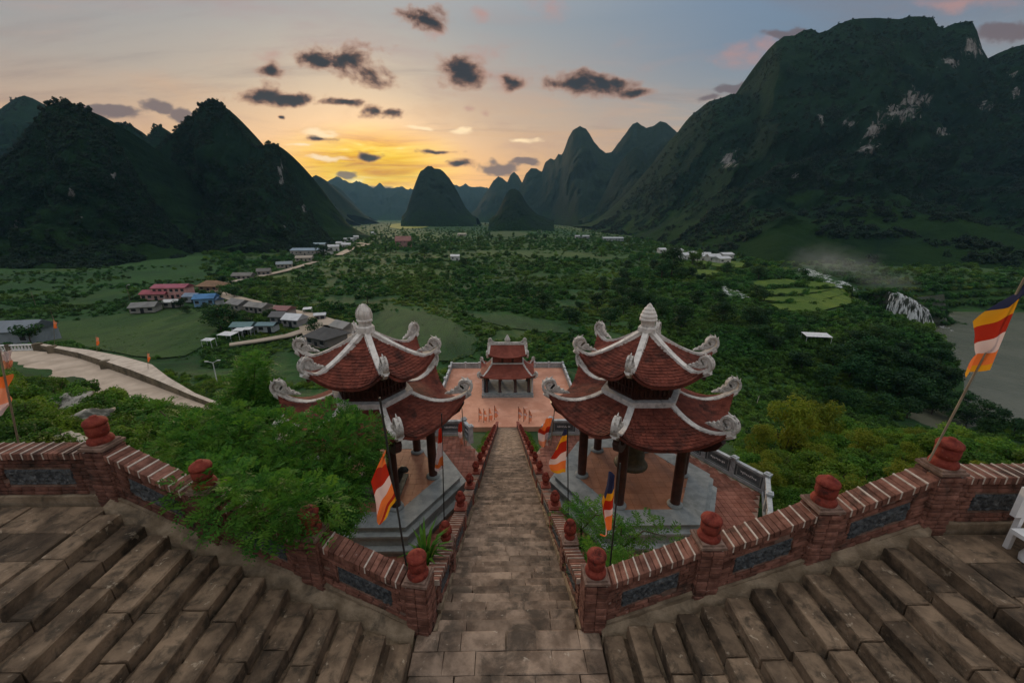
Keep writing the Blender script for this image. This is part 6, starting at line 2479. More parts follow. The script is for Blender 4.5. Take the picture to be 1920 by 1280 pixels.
P = clear_of(pick(2500, 0, 470, 500, 660, 104))
P = P[P[:, 1] > 110]
nz = fbm(P[:, 0] / 30, P[:, 1] / 30, 0, 3, 56)
P = P[nz > 0.02]
scatter('scrub', P, 1.6 * (0.5 + R_.rand(len(P))), CLUMP, 8, 0.8)


# hedges and weeds that break up the field edges
hp = []
for poly in FIELDS:
    for i in range(len(poly)):
        a, b = np.array(poly[i]), np.array(poly[(i + 1) % len(poly)])
        k = int(np.linalg.norm(b - a) / 2.2)
        t = R_.rand(k, 1)
        hp.append(a + (b - a) * t + R_.normal(0, 1.3, (k, 2)))
hp = np.concatenate(hp)
nz = fbm(hp[:, 0] / 14, hp[:, 1] / 14, 0, 2, 59)
hp = hp[nz > -0.15]
P = np.column_stack([hp, gz(hp[:, 0], hp[:, 1])])
scatter('hedge', P, 0.5 + 1.3 * R_.rand(len(P)) ** 2, CLUMP, 18, 0.8)
P = np.concatenate([pick(2600, 0, 460, 520, 690, 131), pick(2600, 640, 1120, 560, 690, 132)])
k = np.zeros(len(P), bool)
for poly in FIELDS:
    k |= inside(poly, P[:, 0], P[:, 1])
P = P[k]
P[:, 2] += 0.2
scatter('weeds', P, 0.25 + 0.55 * R_.rand(len(P)) ** 2, CLUMP_L, 19, 0.5)


P = pick(900, 1540, 1880, 740, 835, 141)
P = P[(P[:, 2] > RIV + 0.3) & (P[:, 1] > 45)]
scatter('scrub', P, 0.9 + 1.1 * R_.rand(len(P)), CLUMP, 34, 0.95)


def near_ok(P):
    k = ~((np.abs(P[:, 0]) < 14) & (P[:, 1] > 56) & (P[:, 1] < 85))
    k &= ~((np.abs(P[:, 0]) < 2.4) & (P[:, 1] < 58))
    for sx in (-1, 1):
        k &= np.hypot(P[:, 0] - sx * PAV_X, P[:, 1] - PAV_Y) > 7.9
    k &= (P[:, 1] > 7.6)
    return P[k]


# near slopes: low leafy cover
P = near_ok(clear_of(np.concatenate([pick(4200, 1380, 1930, 690, 990, 111), pick(3600, -20, 520, 660, 900, 112), pick(1500, 380, 640, 600, 730, 115), pick(900, 760, 880, 640, 800, 113), pick(900, 1030, 1420, 640, 800, 114)])))
P = P[P[:, 1] < 95]
S = np.clip(0.25 + 0.016 * P[:, 1], 0.35, 1.1) * (0.6 + 0.8 * R_.rand(len(P)))
P[:, 2] -= 0.08
scatter('undergrowth', P, S, CLUMP_B, 9, 0.9)
# strip of plants between stair and terrace, garden in front of the plinths
rg = np.random.RandomState(8)
gp = []
for sx in (-1, 1):
    x = sx * rg.uniform(2.15, 3.0, 260)
    y = rg.uniform(25, 56, 260)
    gp.append(np.column_stack([x, y, gz(x, y)]))
    x = sx * (rg.uniform(2.2, 4.4, 170))
    y = rg.uniform(7.6, 12.8, 170)
    gp.append(np.column_stack([x, y, gz(x, y)]))
P = np.concatenate(gp)
k = np.ones(len(P), bool)
for sx in (-1, 1):
    k &= ~inside([(q[0] + sx * PAV_X, q[1] + PAV_Y) for q in hexagon(4.9)], P[:, 0], P[:, 1])
scatter('undergrowth', P[k], 0.32 + 0.35 * R_.rand(k.sum()), CLUMP_B, 10, 1.1)
soil = MB()
sx_, sy_ = np.meshgrid(np.linspace(2.3, 9.5, 16), np.linspace(7.6, 13.4, 14))
for side in (-1, 1):
    v = np.column_stack([sx_.ravel() * side, sy_.ravel(), gz(sx_.ravel() * side, sy_.ravel()) + 0.07])
    ii = np.arange(16 * 14).reshape(14, 16)
    f = np.stack([ii[:-1, :-1], ii[:-1, 1:], ii[1:, 1:], ii[1:, :-1]], -1).reshape(-1, 4)
    tag(link('garden_soil', mesh_np('garden_soil', v, f, [M['soil']], True)), kind='structure')

# ------------------------------------------------------------------ trees that can be told apart
TREES = 0


def tree(p, h, crown, label, group=None, cat='tree', wide=1.0, trunk=None, name='tree'):
    global TREES
    TREES += 1
    root = empty(name, tuple(p), 0, label, cat, group)
    rz = rr.uniform(0, 6.28)
    link('trunk', trunk or rr.choice(TRUNKS), root, (0, 0, 0), (0, 0, rz), (h, h, h))
    link('crown', rr.choice(crown) if isinstance(crown, list) else crown, root, (0, 0, 0), (0, 0, rz), (h * wide, h * wide, h))
    return root


G1 = 'dark trees on the slope above the river'
spots = [(1500, 700, 8), (1545, 725, 8), (1590, 715, 10), (1620, 690, 12), (1655, 700, 10), (1690, 690, 7), (1720, 700, 7), (1745, 720, 10), (1770, 735, 9), (1640, 740, 10), (1680, 750, 10), (1720, 760, 9),
         (1600, 660, 9), (1640, 650, 9), (1560, 690, 8), (1760, 690, 9), (1800, 775, 7), (1840, 790, 7), (1870, 800, 6), (1780, 790, 7), (1450, 660, 7), (1480, 640, 7), (1420, 640, 7), (1765, 668, 6), (1690, 668, 5),
         (1600, 770, 7), (1650, 780, 7), (1700, 785, 7), (1745, 780, 7), (1810, 800, 6), (1900, 812, 5), (1560, 760, 7), (1770, 765, 7), (1850, 815, 5), (1690, 730, 7), (1735, 745, 8), (1610, 735, 8)]
spots.sort(key=lambda t: t[1])
ORD = ['first', 'second', 'third', 'fourth', 'fifth', 'sixth', 'seventh', 'eighth', 'ninth', 'tenth', 'eleventh', 'twelfth', 'thirteenth']
for b_, band in ((0, 'farthest'), (1, 'middle'), (2, 'nearest')):
    row_ = sorted(spots[b_ * 13:(b_ + 1) * 13])
    for i, (px, py, h) in enumerate(row_):
        tree(hit(px, py), h * rr.uniform(0.9, 1.1), CROWN_DARK, '%s dark tree from left in the %s row of the wood above the river' % (ORD[i], band), G1, wide=1.25)
G2 = 'trees of the dark grove behind the bell pavilion'
rt = random.Random(12)
for i in range(62):
    px, py = rt.uniform(1010, 1440), rt.uniform(505, 620)
    if py < 545 - (px - 1010) * 0.16 + 40 and px < 1120:
        continue
    p = hit(px, py)
    if any(bool(inside(q, p.x, p.y)) for q in NO_SCRUB):
        continue
    tree(p, rt.uniform(5.5, 10), CROWN_DARK, 'dark rounded tree in the grove behind the bell pavilion', G2, wide=1.2)
tree(hit(1258, 520), 22, CROWN_DARK, 'tallest dark tree rising alone above the grove behind the bell pavilion', wide=1.0)
tree(hit(1240, 524), 16, CROWN_DARK, 'second tall dark tree leaning against the tallest one', wide=1.0)
G3 = 'trees scattered over the valley floor'
for i in range(125):
    px = rt.uniform(640, 1330)
    py = 418 + 85 * rt.random() ** 1.3 * (0.5 + 0.5 * abs(px - 900) / 430)
    p = at_z(px, py, VAL)
    if any(bool(inside(q, p.x, p.y)) for q in NO_SCRUB):
        continue
    sl = rt.random() < 0.35
    tree(p, rt.uniform(8, 15), CROWN_SLIM if sl else CROWN_FAR, 'green tree standing among many on the distant valley floor', G3)
for px, py, h, lab in [(796, 482, 15, 'large dark round tree before the red building in the valley'), (700, 458, 17, 'tall tree left of the red building in the valley'), (608, 484, 13, 'dark tree at the bend of the pale road below the warehouse'),
                       (415, 622, 11, 'dark bushy tree right of the big green field'), (450, 500, 9, 'pale green tree above the pale road on the left slope'), (690, 572, 9, 'small tree on the field edge behind the left finial'),
                       (980, 560, 9, 'dark tree standing out in the scrub above the gate pavilion'), (870, 500, 8, 'dark low tree right of the lone white hut')]:
    tree(hit(px, py), h, CROWN_DARK if 'dark' in lab else CROWN_FAR, lab, wide=1.35)
G4 = 'trees round the village houses'
USED = set()
for px, py in [(412, 562), (425, 556), (340, 580), (300, 582), (250, 562), (352, 590), (440, 560), (470, 612), (440, 608), (510, 604), (590, 625), (470, 545), (520, 500), (600, 470), (500, 492), (420, 536), (240, 545), (400, 610), (392, 596),
               (46, 640), (20, 618), (60, 646), (618, 592), (560, 560), (600, 575), (640, 585), (520, 560), (480, 558)]:
    p = hit(px, py)
    best = sorted(((Vector(o.location) - p).length, o['label']) for o in COL.objects if o.get('category') == 'house' and 'tiny' not in o['label'])
    w_ = next(' '.join(l_.split()[:7]) for _, l_ in best if ' '.join(l_.split()[:7]) not in USED)
    USED.add(w_)
    tree(p, rt.uniform(4, 7.5), CROWN_DARK if rt.random() < 0.5 else CROWN_FAR, 'green tree nearest to the ' + w_, G4, wide=1.3)

# shrubs on the near slopes
G5, G6 = 'leafy shrubs on the slope right of the bell pavilion', 'leafy shrubs on the slope between left parapet and road'


def shrub(p, r, me, label, group=None, cat='shrub', hz=1.0):
    root = empty('shrub', tuple(p), 0, label, cat, group)
    rz = rr.uniform(0, 6.28)
    link('foliage', rr.choice(me) if isinstance(me, list) else me, root, (0, 0, -0.1), (0, 0, rz), (r, r, r * hz))
    mb_ = STEM
    link('stem', mb_, root, (0, 0, -0.2), (0, 0, rz), (r, r, r))
    return root


mb = MB()
for k in range(6):
    a = k * 1.05
    mb.tube([(0.05 * math.cos(a), 0.05 * math.sin(a), 0), (0.2 * math.cos(a), 0.2 * math.sin(a), 0.4), (0.36 * math.cos(a), 0.36 * math.sin(a), 0.8)], [0.03, 0.02, 0.008], 5)
STEM = mb.mesh('stem', M['bark'])
Q = near_ok(clear_of(pick(170, 1400, 1925, 720, 960, 121)))
Q = Q[Q[:, 1] < 70]
for i, p in enumerate(Q[:105]):
    D = math.hypot(p[0], p[1])
    shrub(p, rt.uniform(0.8, 1.4) * (0.6 + D / 50), BUSH if rt.random() < 0.75 else BUSH_Y, 'rounded leafy shrub on the slope right of the bell pavilion', G5, hz=rt.uniform(0.7, 1.0))
Q = near_ok(clear_of(pick(120, -10, 430, 680, 860, 122)))
Q = Q[Q[:, 1] < 70]
for i, p in enumerate(Q[:70]):
    D = math.hypot(p[0], p[1])
    shrub(p, rt.uniform(0.8, 1.35) * (0.6 + D / 55), BUSH, 'rounded leafy shrub between the left parapet and the road', G6, hz=rt.uniform(0.7, 1.0))
for px, py, r, lab in [(1470, 850, 2.9, 'tall yellow green bamboo clump right of the bell pavilion'), (1530, 835, 2.5, 'yellow green bamboo clump right of the tallest bamboo'), (1420, 860, 1.5, 'low yellow green bamboo clump beside the pavilion balustrade')]:
    shrub(hit(px, py), r, BUSH_Y, lab, cat='bamboo', hz=1.25)
for i, (px, py, r) in enumerate([(20, 722, 1.5), (55, 730, 1.8), (120, 738, 2.0), (160, 752, 1.7), (200, 762, 1.6), (245, 778, 1.5), (285, 796, 1.5), (330, 812, 1.5), (75, 750, 1.6), (140, 770, 1.5), (185, 785, 1.4), (30, 760, 1.7)]):
    shrub(hit(px, py), r * 1.15, BUSH, 'rounded leafy shrub between the left parapet and the road', G6, hz=0.9)
for px, py, r, lab in [(90, 735, 2.0, 'broad dark shrub standing against the road above the pale rock'), (300, 800, 1.5, 'feathery shrub in front of the road bend')]:
    shrub(hit(px, py), r, BUSH, lab)

# rock outcrops on the left slope
for i, (px, py, s, lab) in enumerate([(118, 775, 2.3, 'largest pale limestone outcrop on the left slope'), (170, 800, 1.7, 'pale limestone outcrop right below the largest one'), (125, 838, 1.2, 'low pale rock just above the left parapet'), (235, 815, 0.9, 'small grey rock right of the red urn on the left landing')]):
    p = hit(px, py)
    v = []
    f = []
    nu, nv = 26, 14
    for j in range(nv + 1):
        th = math.pi * j / nv
        for k in range(nu):
            ph = 2 * math.pi * k / nu
            d = Vector((math.sin(th) * math.cos(ph), math.sin(th) * math.sin(ph), math.cos(th)))
            rad = 1 + 0.45 * float(fbm(d.x * 1.8 + i * 5, d.y * 1.8, d.z * 1.8, 4, 40 + i)) + 0.12 * abs(float(vnoise(d.x * 7, d.y * 7, d.z * 7, i)))
            v.append((d.x * rad * 1.3 * s * 0.6, d.y * rad * s * 0.6, d.z * rad * 0.62 * s * 0.6))
    for j in range(nv):
        for k in range(nu):
            f.append((j * nu + k, (j + 1) * nu + k, (j + 1) * nu + (k + 1) % nu, j * nu + (k + 1) % nu))
    o = link('rock', mesh_np('rock', v, f, [M['rock']]), None, (p.x, p.y, p.z + 0.15 * s), (0.2, -0.15, 0.5 + i))
    tag(o, lab, 'rock')


# ------------------------------------------------------------------ the big feathery tree by the left parapet
def fronds(name, n, blobs, length, leaflets, lw, mat, seed, outward=0.7):
    """pinnate leaves: each frond is a row of paired leaflets along a drooping midrib"""
    r = np.random.RandomState(seed)
    B = np.array(blobs, float)
    w = B[:, 3] ** 2
    k = r.choice(len(B), n, p=w / w.sum())
    d = r.normal(size=(n, 3))
    d /= np.linalg.norm(d, axis=1, keepdims=True)
    rad = B[k, 3] * (0.45 + 0.55 * r.rand(n) ** 0.5)
    P = B[k, :3] + d * rad[:, None] * np.array([1, 1, 0.8])
    ax = d * outward + r.normal(size=(n, 3)) * 0.5 + np.array([0, 0, 0.1])
    ax /= np.linalg.norm(ax, axis=1, keepdims=True)
    upv = np.array([0, 0, 1.0]) + r.normal(size=(n, 3)) * 0.25
    sd = np.cross(ax, upv)
    sd /= np.linalg.norm(sd, axis=1, keepdims=True) + 1e-9
    nn = np.cross(sd, ax)
    L = length * (0.6 + 0.8 * r.rand(n))
    out_v = []
    for i in range(leaflets):
        t = (i + 1) / leaflets
        c = P + ax * (L * t)[:, None] - np.array([0, 0, 1]) * (L * 0.35 * t * t)[:, None]
        ll = (L * 0.30 * math.sin(math.pi * (0.12 + 0.8 * t)) + 0.01)[:, None]
        for s in (-1, 1):
            dirv = sd * s * 0.9 + ax * 0.35 - nn * 0.12 + r.normal(size=(n, 3)) * 0.12
            a = c
            e = c + dirv * ll
            mid = c + dirv * ll * 0.5
            wv = ax * (ll * lw)
            out_v.append(np.stack([a, mid + wv, e, mid - wv], 1))
    V = np.concatenate(out_v).reshape(-1, 3)
    return mesh_np(name, V, np.arange(len(V)).reshape(-1, 4), [mat])


base = Vector((-5.9, 9.6, float(ground_z(-5.9, 9.6))))
big = empty('feathery_tree', tuple(base), 0, 'large bright green feathery leaved tree leaning over the left parapet', 'tree')
cent = [(435, 850, 10.0, 1.15), (500, 835, 10.2, 1.25), (560, 860, 9.8, 1.3), (630, 850, 9.8, 1.2), (670, 815, 10.4, 0.75), (660, 880, 9.6, 0.7), (400, 890, 9.0, 0.95), (460, 910, 8.6, 1.1), (530, 925, 8.5, 1.15), (600, 930, 8.6, 1.1), (630, 940, 8.8, 0.7),
        (395, 905, 6.8, 0.6), (455, 925, 6.4, 0.6), (520, 945, 6.2, 0.62), (580, 950, 6.4, 0.55), (430, 955, 6.1, 0.4), (500, 975, 6.0, 0.42), (440, 945, 7.6, 0.75), (520, 975, 7.5, 0.8), (600, 965, 7.7, 0.75), (380, 850, 9.6, 0.85), (330, 840, 9.8, 0.6), (420, 950, 8.0, 0.7), (490, 965, 7.9, 0.75), (570, 965, 8.0, 0.75), (620, 790, 10.8, 0.7), (440, 795, 10.8, 0.7), (360, 800, 10.4, 0.45), (300, 770, 10.8, 0.35)]
bl_ = []
for a_, b_, Y_, r_ in cent:
    q = at_y(a_, b_, Y_) - base
    bl_.append((q.x, q.y, q.z, r_))
link('crown', fronds('crown', 8400, bl_, 0.31, 7, 0.23, M['leaf'], 91, 1.0), big)
mb = MB()
top = Vector(bl_[2][:3])
mb.tube([(0, 0, -0.3), (0.1, -0.1, 1.2), (0.0, -0.2, 2.6), tuple(top * 0.85)], [0.20, 0.17, 0.14, 0.08], 9)
mb.build('trunk', M['bark'], big)
for x, y, z, r_ in bl_:
    mb = MB()
    s_ = Vector((0.0, -0.15, 2.2 + 0.1 * r_))
    e_ = Vector((x, y, z))
    mb.tube([s_, s_.lerp(e_, 0.5) + Vector((0, 0, 0.25)), e_], [0.075, 0.05, 0.015], 6)
    mb.build('branch', M['bark'], big)
sl = empty('slender_tree', tuple(hit(478, 800)), 0, 'slender upright feathery tree rising above the larger one at left', 'tree')
O = sl.location.copy()
bl_ = []
for a_, b_, r_ in [(478, 680, 0.45), (474, 700, 0.6), (470, 730, 0.8), (490, 745, 0.8), (460, 765, 0.9), (500, 775, 0.9), (440, 780, 0.7), (520, 760, 0.6), (480, 790, 0.9)]:
    q = at_y(a_, b_, O.y) - O
    k_ = O.y / 12.0
    bl_.append((q.x, q.y, q.z, r_ * k_ * 0.8))
link('crown', fronds('crown', 2600, bl_, 0.45 * O.y / 14, 6, 0.2, M['leaf'], 92), sl)
mb = MB()
mb.tube([(0, 0, -0.3), (0.05, 0, bl_[4][2] * 0.6), (bl_[0][0], bl_[0][1], bl_[0][2])], [0.14, 0.1, 0.03], 8)
mb.build('trunk', M['bark'], sl)

# pinnate plant arching in the right garden, and spiky plant in the left one
for (px, py, Y_, lab, spread) in [(1165, 990, 9.2, 'arching feathery plant in front of the grey plinth of the bell pavilion', 1.2), (1090, 960, 10.5, 'leafy green plant between right balustrade and bell pavilion', 0.9), (1128, 1050, 7.8, 'low leafy plant behind the first urn right of the stair', 0.7)]:
    q = at_y(px, py, Y_)
    gzv = float(ground_z(q.x, q.y))
    root = empty('garden_plant', (q.x, q.y, gzv), 0, lab, 'plant')
    h = q.z - gzv
    b_ = [(0, 0, h, 0.35), (spread * 0.5, -0.1, h + 0.1, 0.3), (spread, -0.2, h - 0.15, 0.28), (-0.3, 0.1, h - 0.3, 0.4), (0.2, 0, h - 0.6, 0.45)]
    link('leaves', fronds('leaves', 220, b_, 0.38, 7, 0.16, M['leaf'], 95 + int(px)), root)
    mb = MB()
    mb.tube([(0, 0, -0.2), (0.05, 0, h * 0.6), (0, 0, h)], [0.05, 0.035, 0.015], 6)
    mb.tube([(0, 0, h * 0.7), (spread * 0.5, -0.1, h), (spread, -0.2, h - 0.1)], [0.03, 0.02, 0.01], 6)
    mb.build('stem', M['bark'], root)
q = at_y(795, 1020, 7.6)
root = empty('agave', (q.x, q.y, q.z - 0.6), 0, 'spiky long leaved plant behind the first urn left of the stair', 'plant')
mb = MB()
r = random.Random(5)
for k in range(34):
    a = r.uniform(0, 6.28)
    L = r.uniform(0.6, 1.1)
    e = r.uniform(0.2, 0.9)
    p0, p1, p2 = Vector((0.05 * math.cos(a), 0.05 * math.sin(a), 0)), Vector((L * 0.5 * e * math.cos(a), L * 0.5 * e * math.sin(a), L * 0.65)), Vector((L * e * math.cos(a), L * e * math.sin(a), L * (1 - 0.35 * e)))
    s_ = Vector((-math.sin(a), math.cos(a), 0)) * 0.035
    mb.add([p0 - s_, p0 + s_, p1 + s_, p1 - s_, p2], [(0, 1, 2, 3), (3, 2, 4)])
mb.build('leaves', M['leaf'], root, fix=False)

# dead sapling, street lamp and poles
p = hit(1418, 760)
root = empty('dead_sapling', tuple(p), 0, 'bare pale dead sapling above the bamboo slope', 'sapling')
mb = MB()
mb.tube([(0, 0, -0.3), (0.1, 0, 1.4), (0.25, 0, 2.4)], [0.09, 0.07, 0.05], 6)
for a in (0.6, 2.0, 3.8):
    mb.tube([(0.22, 0, 2.2), (0.22 + 0.4 * math.cos(a), 0.4 * math.sin(a), 2.8)], [0.04, 0.012], 5)
mb.build('stem', M['parapet'], root)
for px, py, hh, arms, lab in [(408, 720, 5.5, 2, 'white street lamp with two arms beside the road behind the tree'), (68, 575, 7, 0, 'thin grey utility pole at the field edge far left'), (245, 566, 8, 1, 'pale utility pole left of the pink house'), (534, 580, 7, 0, 'thin pale pole behind the white roofed house'), (106, 616, 7, 0, 'grey leaning pole on the field beyond the road parapet')]:
    p = hit(px, py)
    root = empty('street_lamp' if arms == 2 else 'utility_pole', tuple(p), 0, lab, 'street lamp' if arms == 2 else 'pole')
    mb = MB()
    mb.tube([(0, 0, -0.4), (0.1, 0, hh)], [0.13, 0.09], 7)
    mb.build('post', M['white'] if arms == 2 else M['parapet_dark'], root)
    for s in range(arms):
        sgn = -1 if s else 1
        mb = MB()
        mb.tube([(0.1, 0, hh - 0.1), (0.1 + sgn * 1.2, 0, hh + 0.5 - 0.3 * s)], 0.06, 6)
        mb.build('arm', M['white'], root)
        mb = MB()
        mb.box((0.1 + sgn * 1.5, 0, hh + 0.55 - 0.3 * s), (0.8, 0.28, 0.16))
        mb.build('lamp_head', M['white'], root)

# labels of the many alike plants say where in the picture each stands
ORDS = ['first', 'second', 'third', 'fourth', 'fifth', 'sixth', 'seventh', 'eighth', 'ninth', 'tenth', 'eleventh', 'twelfth', 'thirteenth', 'fourteenth', 'fifteenth', 'sixteenth']
for grp, text in ((G5, 'leafy shrub, %s from left in the %s row above the right parapet'), (G6, 'leafy shrub, %s from left in the %s row above the left parapet'),
                  (G2, 'rounded dark tree, %s from left in the %s row behind the bell pavilion'), (G3, 'valley floor tree, %s from left in the %s row from near to far'),
                  ('tiny pale houses far down the valley', 'tiny pale far house, %s from left in the %s row from near to far')):
    obs = sorted([o for o in COL.objects if o.get('group') == grp], key=lambda o: -proj(o.location)[1])
    per = max(6, math.ceil(len(obs) / 15), min(14, int(len(obs) ** 0.5) + 2))
    for b_ in range(0, len(obs), per):
        for i, o in enumerate(sorted(obs[b_:b_ + per], key=lambda o: proj(o.location)[0])):
            o['label'] = text % (ORDS[i], ORDS[b_ // per])

# ------------------------------------------------------------------ flags
ST6 = ['blue', 'yellow', 'red', 'pale', 'orange', 'salmon']


def flag(base, top, hoist, fly, Y, label, bands, wave=0.06, group=None, pole='dark_pole', pr=0.018, seed=0):
    """cloth between a hoist line on the pole and a free edge; picture points at distance Y. bands = (share, colour)"""
    root = empty('flag', tuple(base), 0, label, 'flag', group)
    O = Vector(base)
    mb = MB()
    mb.tube([Vector((0, 0, -0.3)), Vector(top) - O], pr, 6)
    mb.build('pole', M[pole], root)
    H = [at_y(a, b, Y) - O - Vector((0, pr + 0.01, 0)) for a, b in hoist]
    F = [at_y(a, b, Y) - O - Vector((0, pr + 0.01, 0)) for a, b in fly]

    def along(L, t):
        x = t * (len(L) - 1)
        i = min(int(x), len(L) - 2)
        return L[i].lerp(L[i + 1], x - i)
    NU, NV = 24, 10
    size = max((H[0] - H[-1]).length, 0.1)
    vs = []
    for i in range(NU + 1):
        u = i / NU
        a, b = along(H, u), along(F, u)
        for j in range(NV + 1):
            v = j / NV
            q = a.lerp(b, v)
            amp = wave * size * v
            q.y += amp * (math.sin(6.0 * v + 3.2 * u + seed) + 0.6 * math.sin(11 * u + 4 * v + seed * 2))
            q.x += 0.3 * amp * math.cos(7 * v + 5 * u + seed)
            vs.append(q)
    acc, lim = 0, []
    for s, c in bands:
        acc += s
        lim.append((acc, c))
    mats = [M['flag_' + c] for c in sorted(set(c for _, c in bands))]
    names = sorted(set(c for _, c in bands))
    fs, mi = [], []
    for i in range(NU):
        for j in range(NV):
            fs.append((i * (NV + 1) + j, (i + 1) * (NV + 1) + j, (i + 1) * (NV + 1) + j + 1, i * (NV + 1) + j + 1))
            u = (i + 0.5) / NU
            c = next((c for l, c in lim if u <= l), lim[-1][1])
            mi.append(names.index(c))
    me = mesh_np('cloth', [tuple(v) for v in vs], fs, mats, True, mi)
    link('cloth', me, root)
    return root


FULL = [(0.15, 'blue'), (0.2, 'yellow'), (0.2, 'red'), (0.18, 'pale'), (0.19, 'orange'), (0.08, 'yellow')]
b0 = Vector((7.40, 5.95, LAND_Z + 1.62))
tp = at_y(1922, 520, 5.95)
flag(b0, tp, [(1919, 530), (1853, 692)], [(1910, 548), (1836, 604), (1826, 640), (1832, 668), (1794, 703)], 5.95, 'large striped flag of blue, yellow, red, white and orange flying at the right', FULL, 0.05, None, 'pole', 0.016, 1)
flag((-2.02, 6.54, -1.0), at_y(712, 745, 6.54), [(719, 848), (744, 935)], [(722, 850), (698, 900), (706, 972), (722, 968)], 6.54, 'large limp orange, red and white flag beside the left pavilion plinth',
     [(0.22, 'orange'), (0.22, 'red'), (0.18, 'pale'), (0.2, 'orange'), (0.1, 'red'), (0.08, 'yellow')], 0.10, None, 'dark_pole', 0.02, 2)
flag((2.35, 7.2, -1.6), at_y(1163, 868, 7.2), [(1152, 888), (1146, 990)], [(1146, 890), (1128, 945), (1126, 985), (1128, 1002)], 7.2, 'narrow limp flag of blue and orange before the bell pavilion column',
     [(0.26, 'blue'), (0.12, 'yellow'), (0.2, 'red'), (0.14, 'pale'), (0.28, 'orange')], 0.12, None, 'dark_pole', 0.018, 3)
flag((-2.85, 14.4, -6.2), at_y(828, 775, 14.4), [(828, 800), (832, 878)], [(824, 805), (818, 840), (817, 868), (818, 880)], 14.4, 'limp red, white and orange flag left of the stair near the left pavilion',
     [(0.35, 'red'), (0.3, 'pale'), (0.25, 'orange'), (0.1, 'pale')], 0.10, None, 'dark_pole', 0.025, 4)
flag((2.75, 14.4, -6.2), at_y(1064, 795, 14.4), [(1063, 803), (1060, 884)], [(1056, 806), (1034, 850), (1031, 870), (1034, 884)], 14.4, 'striped flag with white band right of the stair near the bell pavilion',
     [(0.12, 'blue'), (0.15, 'yellow'), (0.22, 'red'), (0.2, 'pale'), (0.24, 'orange'), (0.07, 'yellow')], 0.06, None, 'dark_pole', 0.025, 5)
flag((2.6, 23.0, -10.2), at_y(1040, 765, 23.0), [(1036, 782), (1022, 836)], [(1016, 790), (1012, 815), (1010, 836)], 23.0, 'bunched orange and pink flag at the corner of the bell pavilion court',
     [(0.3, 'orange'), (0.2, 'red'), (0.25, 'pale'), (0.25, 'salmon')], 0.14, None, 'pole', 0.03, 6)
flag((-2.7, 23.0, -10.2), at_y(866, 765, 23.0), [(866, 790), (868, 832)], [(860, 792), (860, 815), (862, 832)], 23.0, 'small red and salmon flag at the corner of the left pavilion court',
     [(0.4, 'red'), (0.25, 'pale'), (0.35, 'salmon')], 0.12, None, 'pole', 0.03, 7)
p = at_y(6, 800, 8.6)
flag((p.x, p.y, p.z - 1.2), at_y(-2, 655, 8.6), [(-4, 700), (0, 780)], [(10, 706), (19, 745), (10, 775)], 8.6, 'bunched salmon pink flag at the left edge above the left parapet',
     [(0.3, 'orange'), (0.4, 'salmon'), (0.3, 'pale')], 0.12, None, 'pole', 0.02, 8)
GT = 'limp salmon flags at the terrace end of the long stair'
for i, (px, py) in enumerate([(898, 790), (907, 792), (917, 790), (927, 786), (972, 788), (982, 790), (992, 794)]):
    b = at_z(px, py, Z_T)
    b.y = min(max(b.y, 57.6), 62)
    q = at_y(px, py - 26, b.y)
    flag(tuple(at_y(px, py, b.y)), q, [(px, py - 25), (px, py - 4)], [(px + 2, py - 24), (px + 7, py - 12), (px + 4, py - 3)], b.y, 'limp salmon flag, %s from left, on a short pole where stair meets terrace' % ORD[i],
         [(0.4, 'salmon'), (0.2, 'pale'), (0.4, 'salmon')], 0.14, GT, 'dark_pole', 0.05, i)
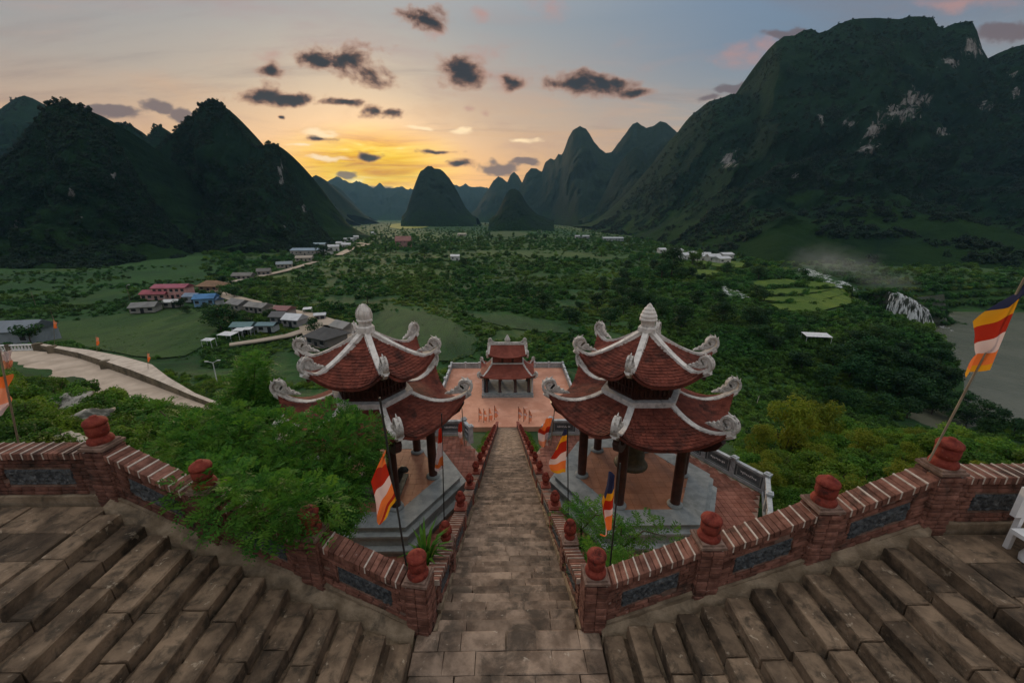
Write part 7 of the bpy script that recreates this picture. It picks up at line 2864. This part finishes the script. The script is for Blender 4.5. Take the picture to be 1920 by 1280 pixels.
for i, (px, py, hh, lab) in enumerate([(102, 650, 55, 'small salmon flag over the road parapet, leftmost of three'), (182, 672, 45, 'small orange and cream flag over the road parapet, middle of three'), (278, 706, 48, 'thin orange flag over the road parapet, rightmost of three')]):
    b = at_z(px, py, RZ)
    flag(tuple(b), at_y(px - 2, py - hh, b.y), [(px - 2, py - hh + 4), (px - 1, py - hh + 20)], [(px + 1, py - hh + 5), (px + 4, py - hh + 12), (px + 3, py - hh + 21)], b.y, lab, [(0.5, 'salmon'), (0.5, 'orange')], 0.1, None, 'pole', 0.05, i)
GL = 'long pale flags on the road at the left edge'
for i, (px, py) in enumerate([(4, 706), (11, 708), (18, 706)]):
    b = at_z(px, py, RZ)
    flag(tuple(b), at_y(px - 2, py - 52, b.y), [(px - 2, py - 50), (px, py - 12)], [(px, py - 49), (px + 5, py - 30), (px + 4, py - 10)], b.y, 'long pale pink flag on the road, %s of three at the left edge' % ORD[i], [(0.5, 'pale'), (0.5, 'salmon')], 0.08, GL, 'pole', 0.06, i)

# white stone bench at the right edge of the upper landing
p = at_y(1996, 985, 5.05)
bench = empty('bench', (p.x, 5.05, LAND_Z), 0, 'white stone bench with upright back at the right edge', 'bench')
mb = MB()
mb.box((0.15, 0.0, 0.44), (1.3, 0.45, 0.07))
mb.build('seat', M['white'], bench)
mb = MB()
mb.box((0.2, 0.30, 0.93), (1.3, 0.08, 0.55))
mb.build('backrest', M['white'], bench)
for x in (-0.28, 0.55):
    mb = MB()
    mb.lathe([(0.13, 0.0), (0.14, 0.08), (0.10, 0.2), (0.12, 0.4)], (x, 0, 0), 10)
    mb.build('leg', M['white'], bench)
for x in (-0.3, 0.6):
    mb = MB()
    mb.box((x, 0.30, 0.34), (0.07, 0.07, 0.68))
    mb.build('support', M['white'], bench)

# ------------------------------------------------------------------ haze
m = bpy.data.materials.new('haze air')
m.use_nodes = True
m.node_tree.nodes.clear()
n = NT(m.node_tree)
pv = n.node('ShaderNodeVolumePrincipled')
pv.inputs['Color'].default_value = (0.34, 0.66, 0.95, 1)
pv.inputs['Density'].default_value = 0.00005
pv.inputs['Anisotropy'].default_value = 0.1
oo = n.node('ShaderNodeOutputMaterial')
n.l.new(pv.outputs[0], oo.inputs['Volume'])
mb = MB()
mb.box((0, 3300, 216), (9400, 6900, 546))
hz = mb.build('haze', m)
tag(hz, kind='stuff')
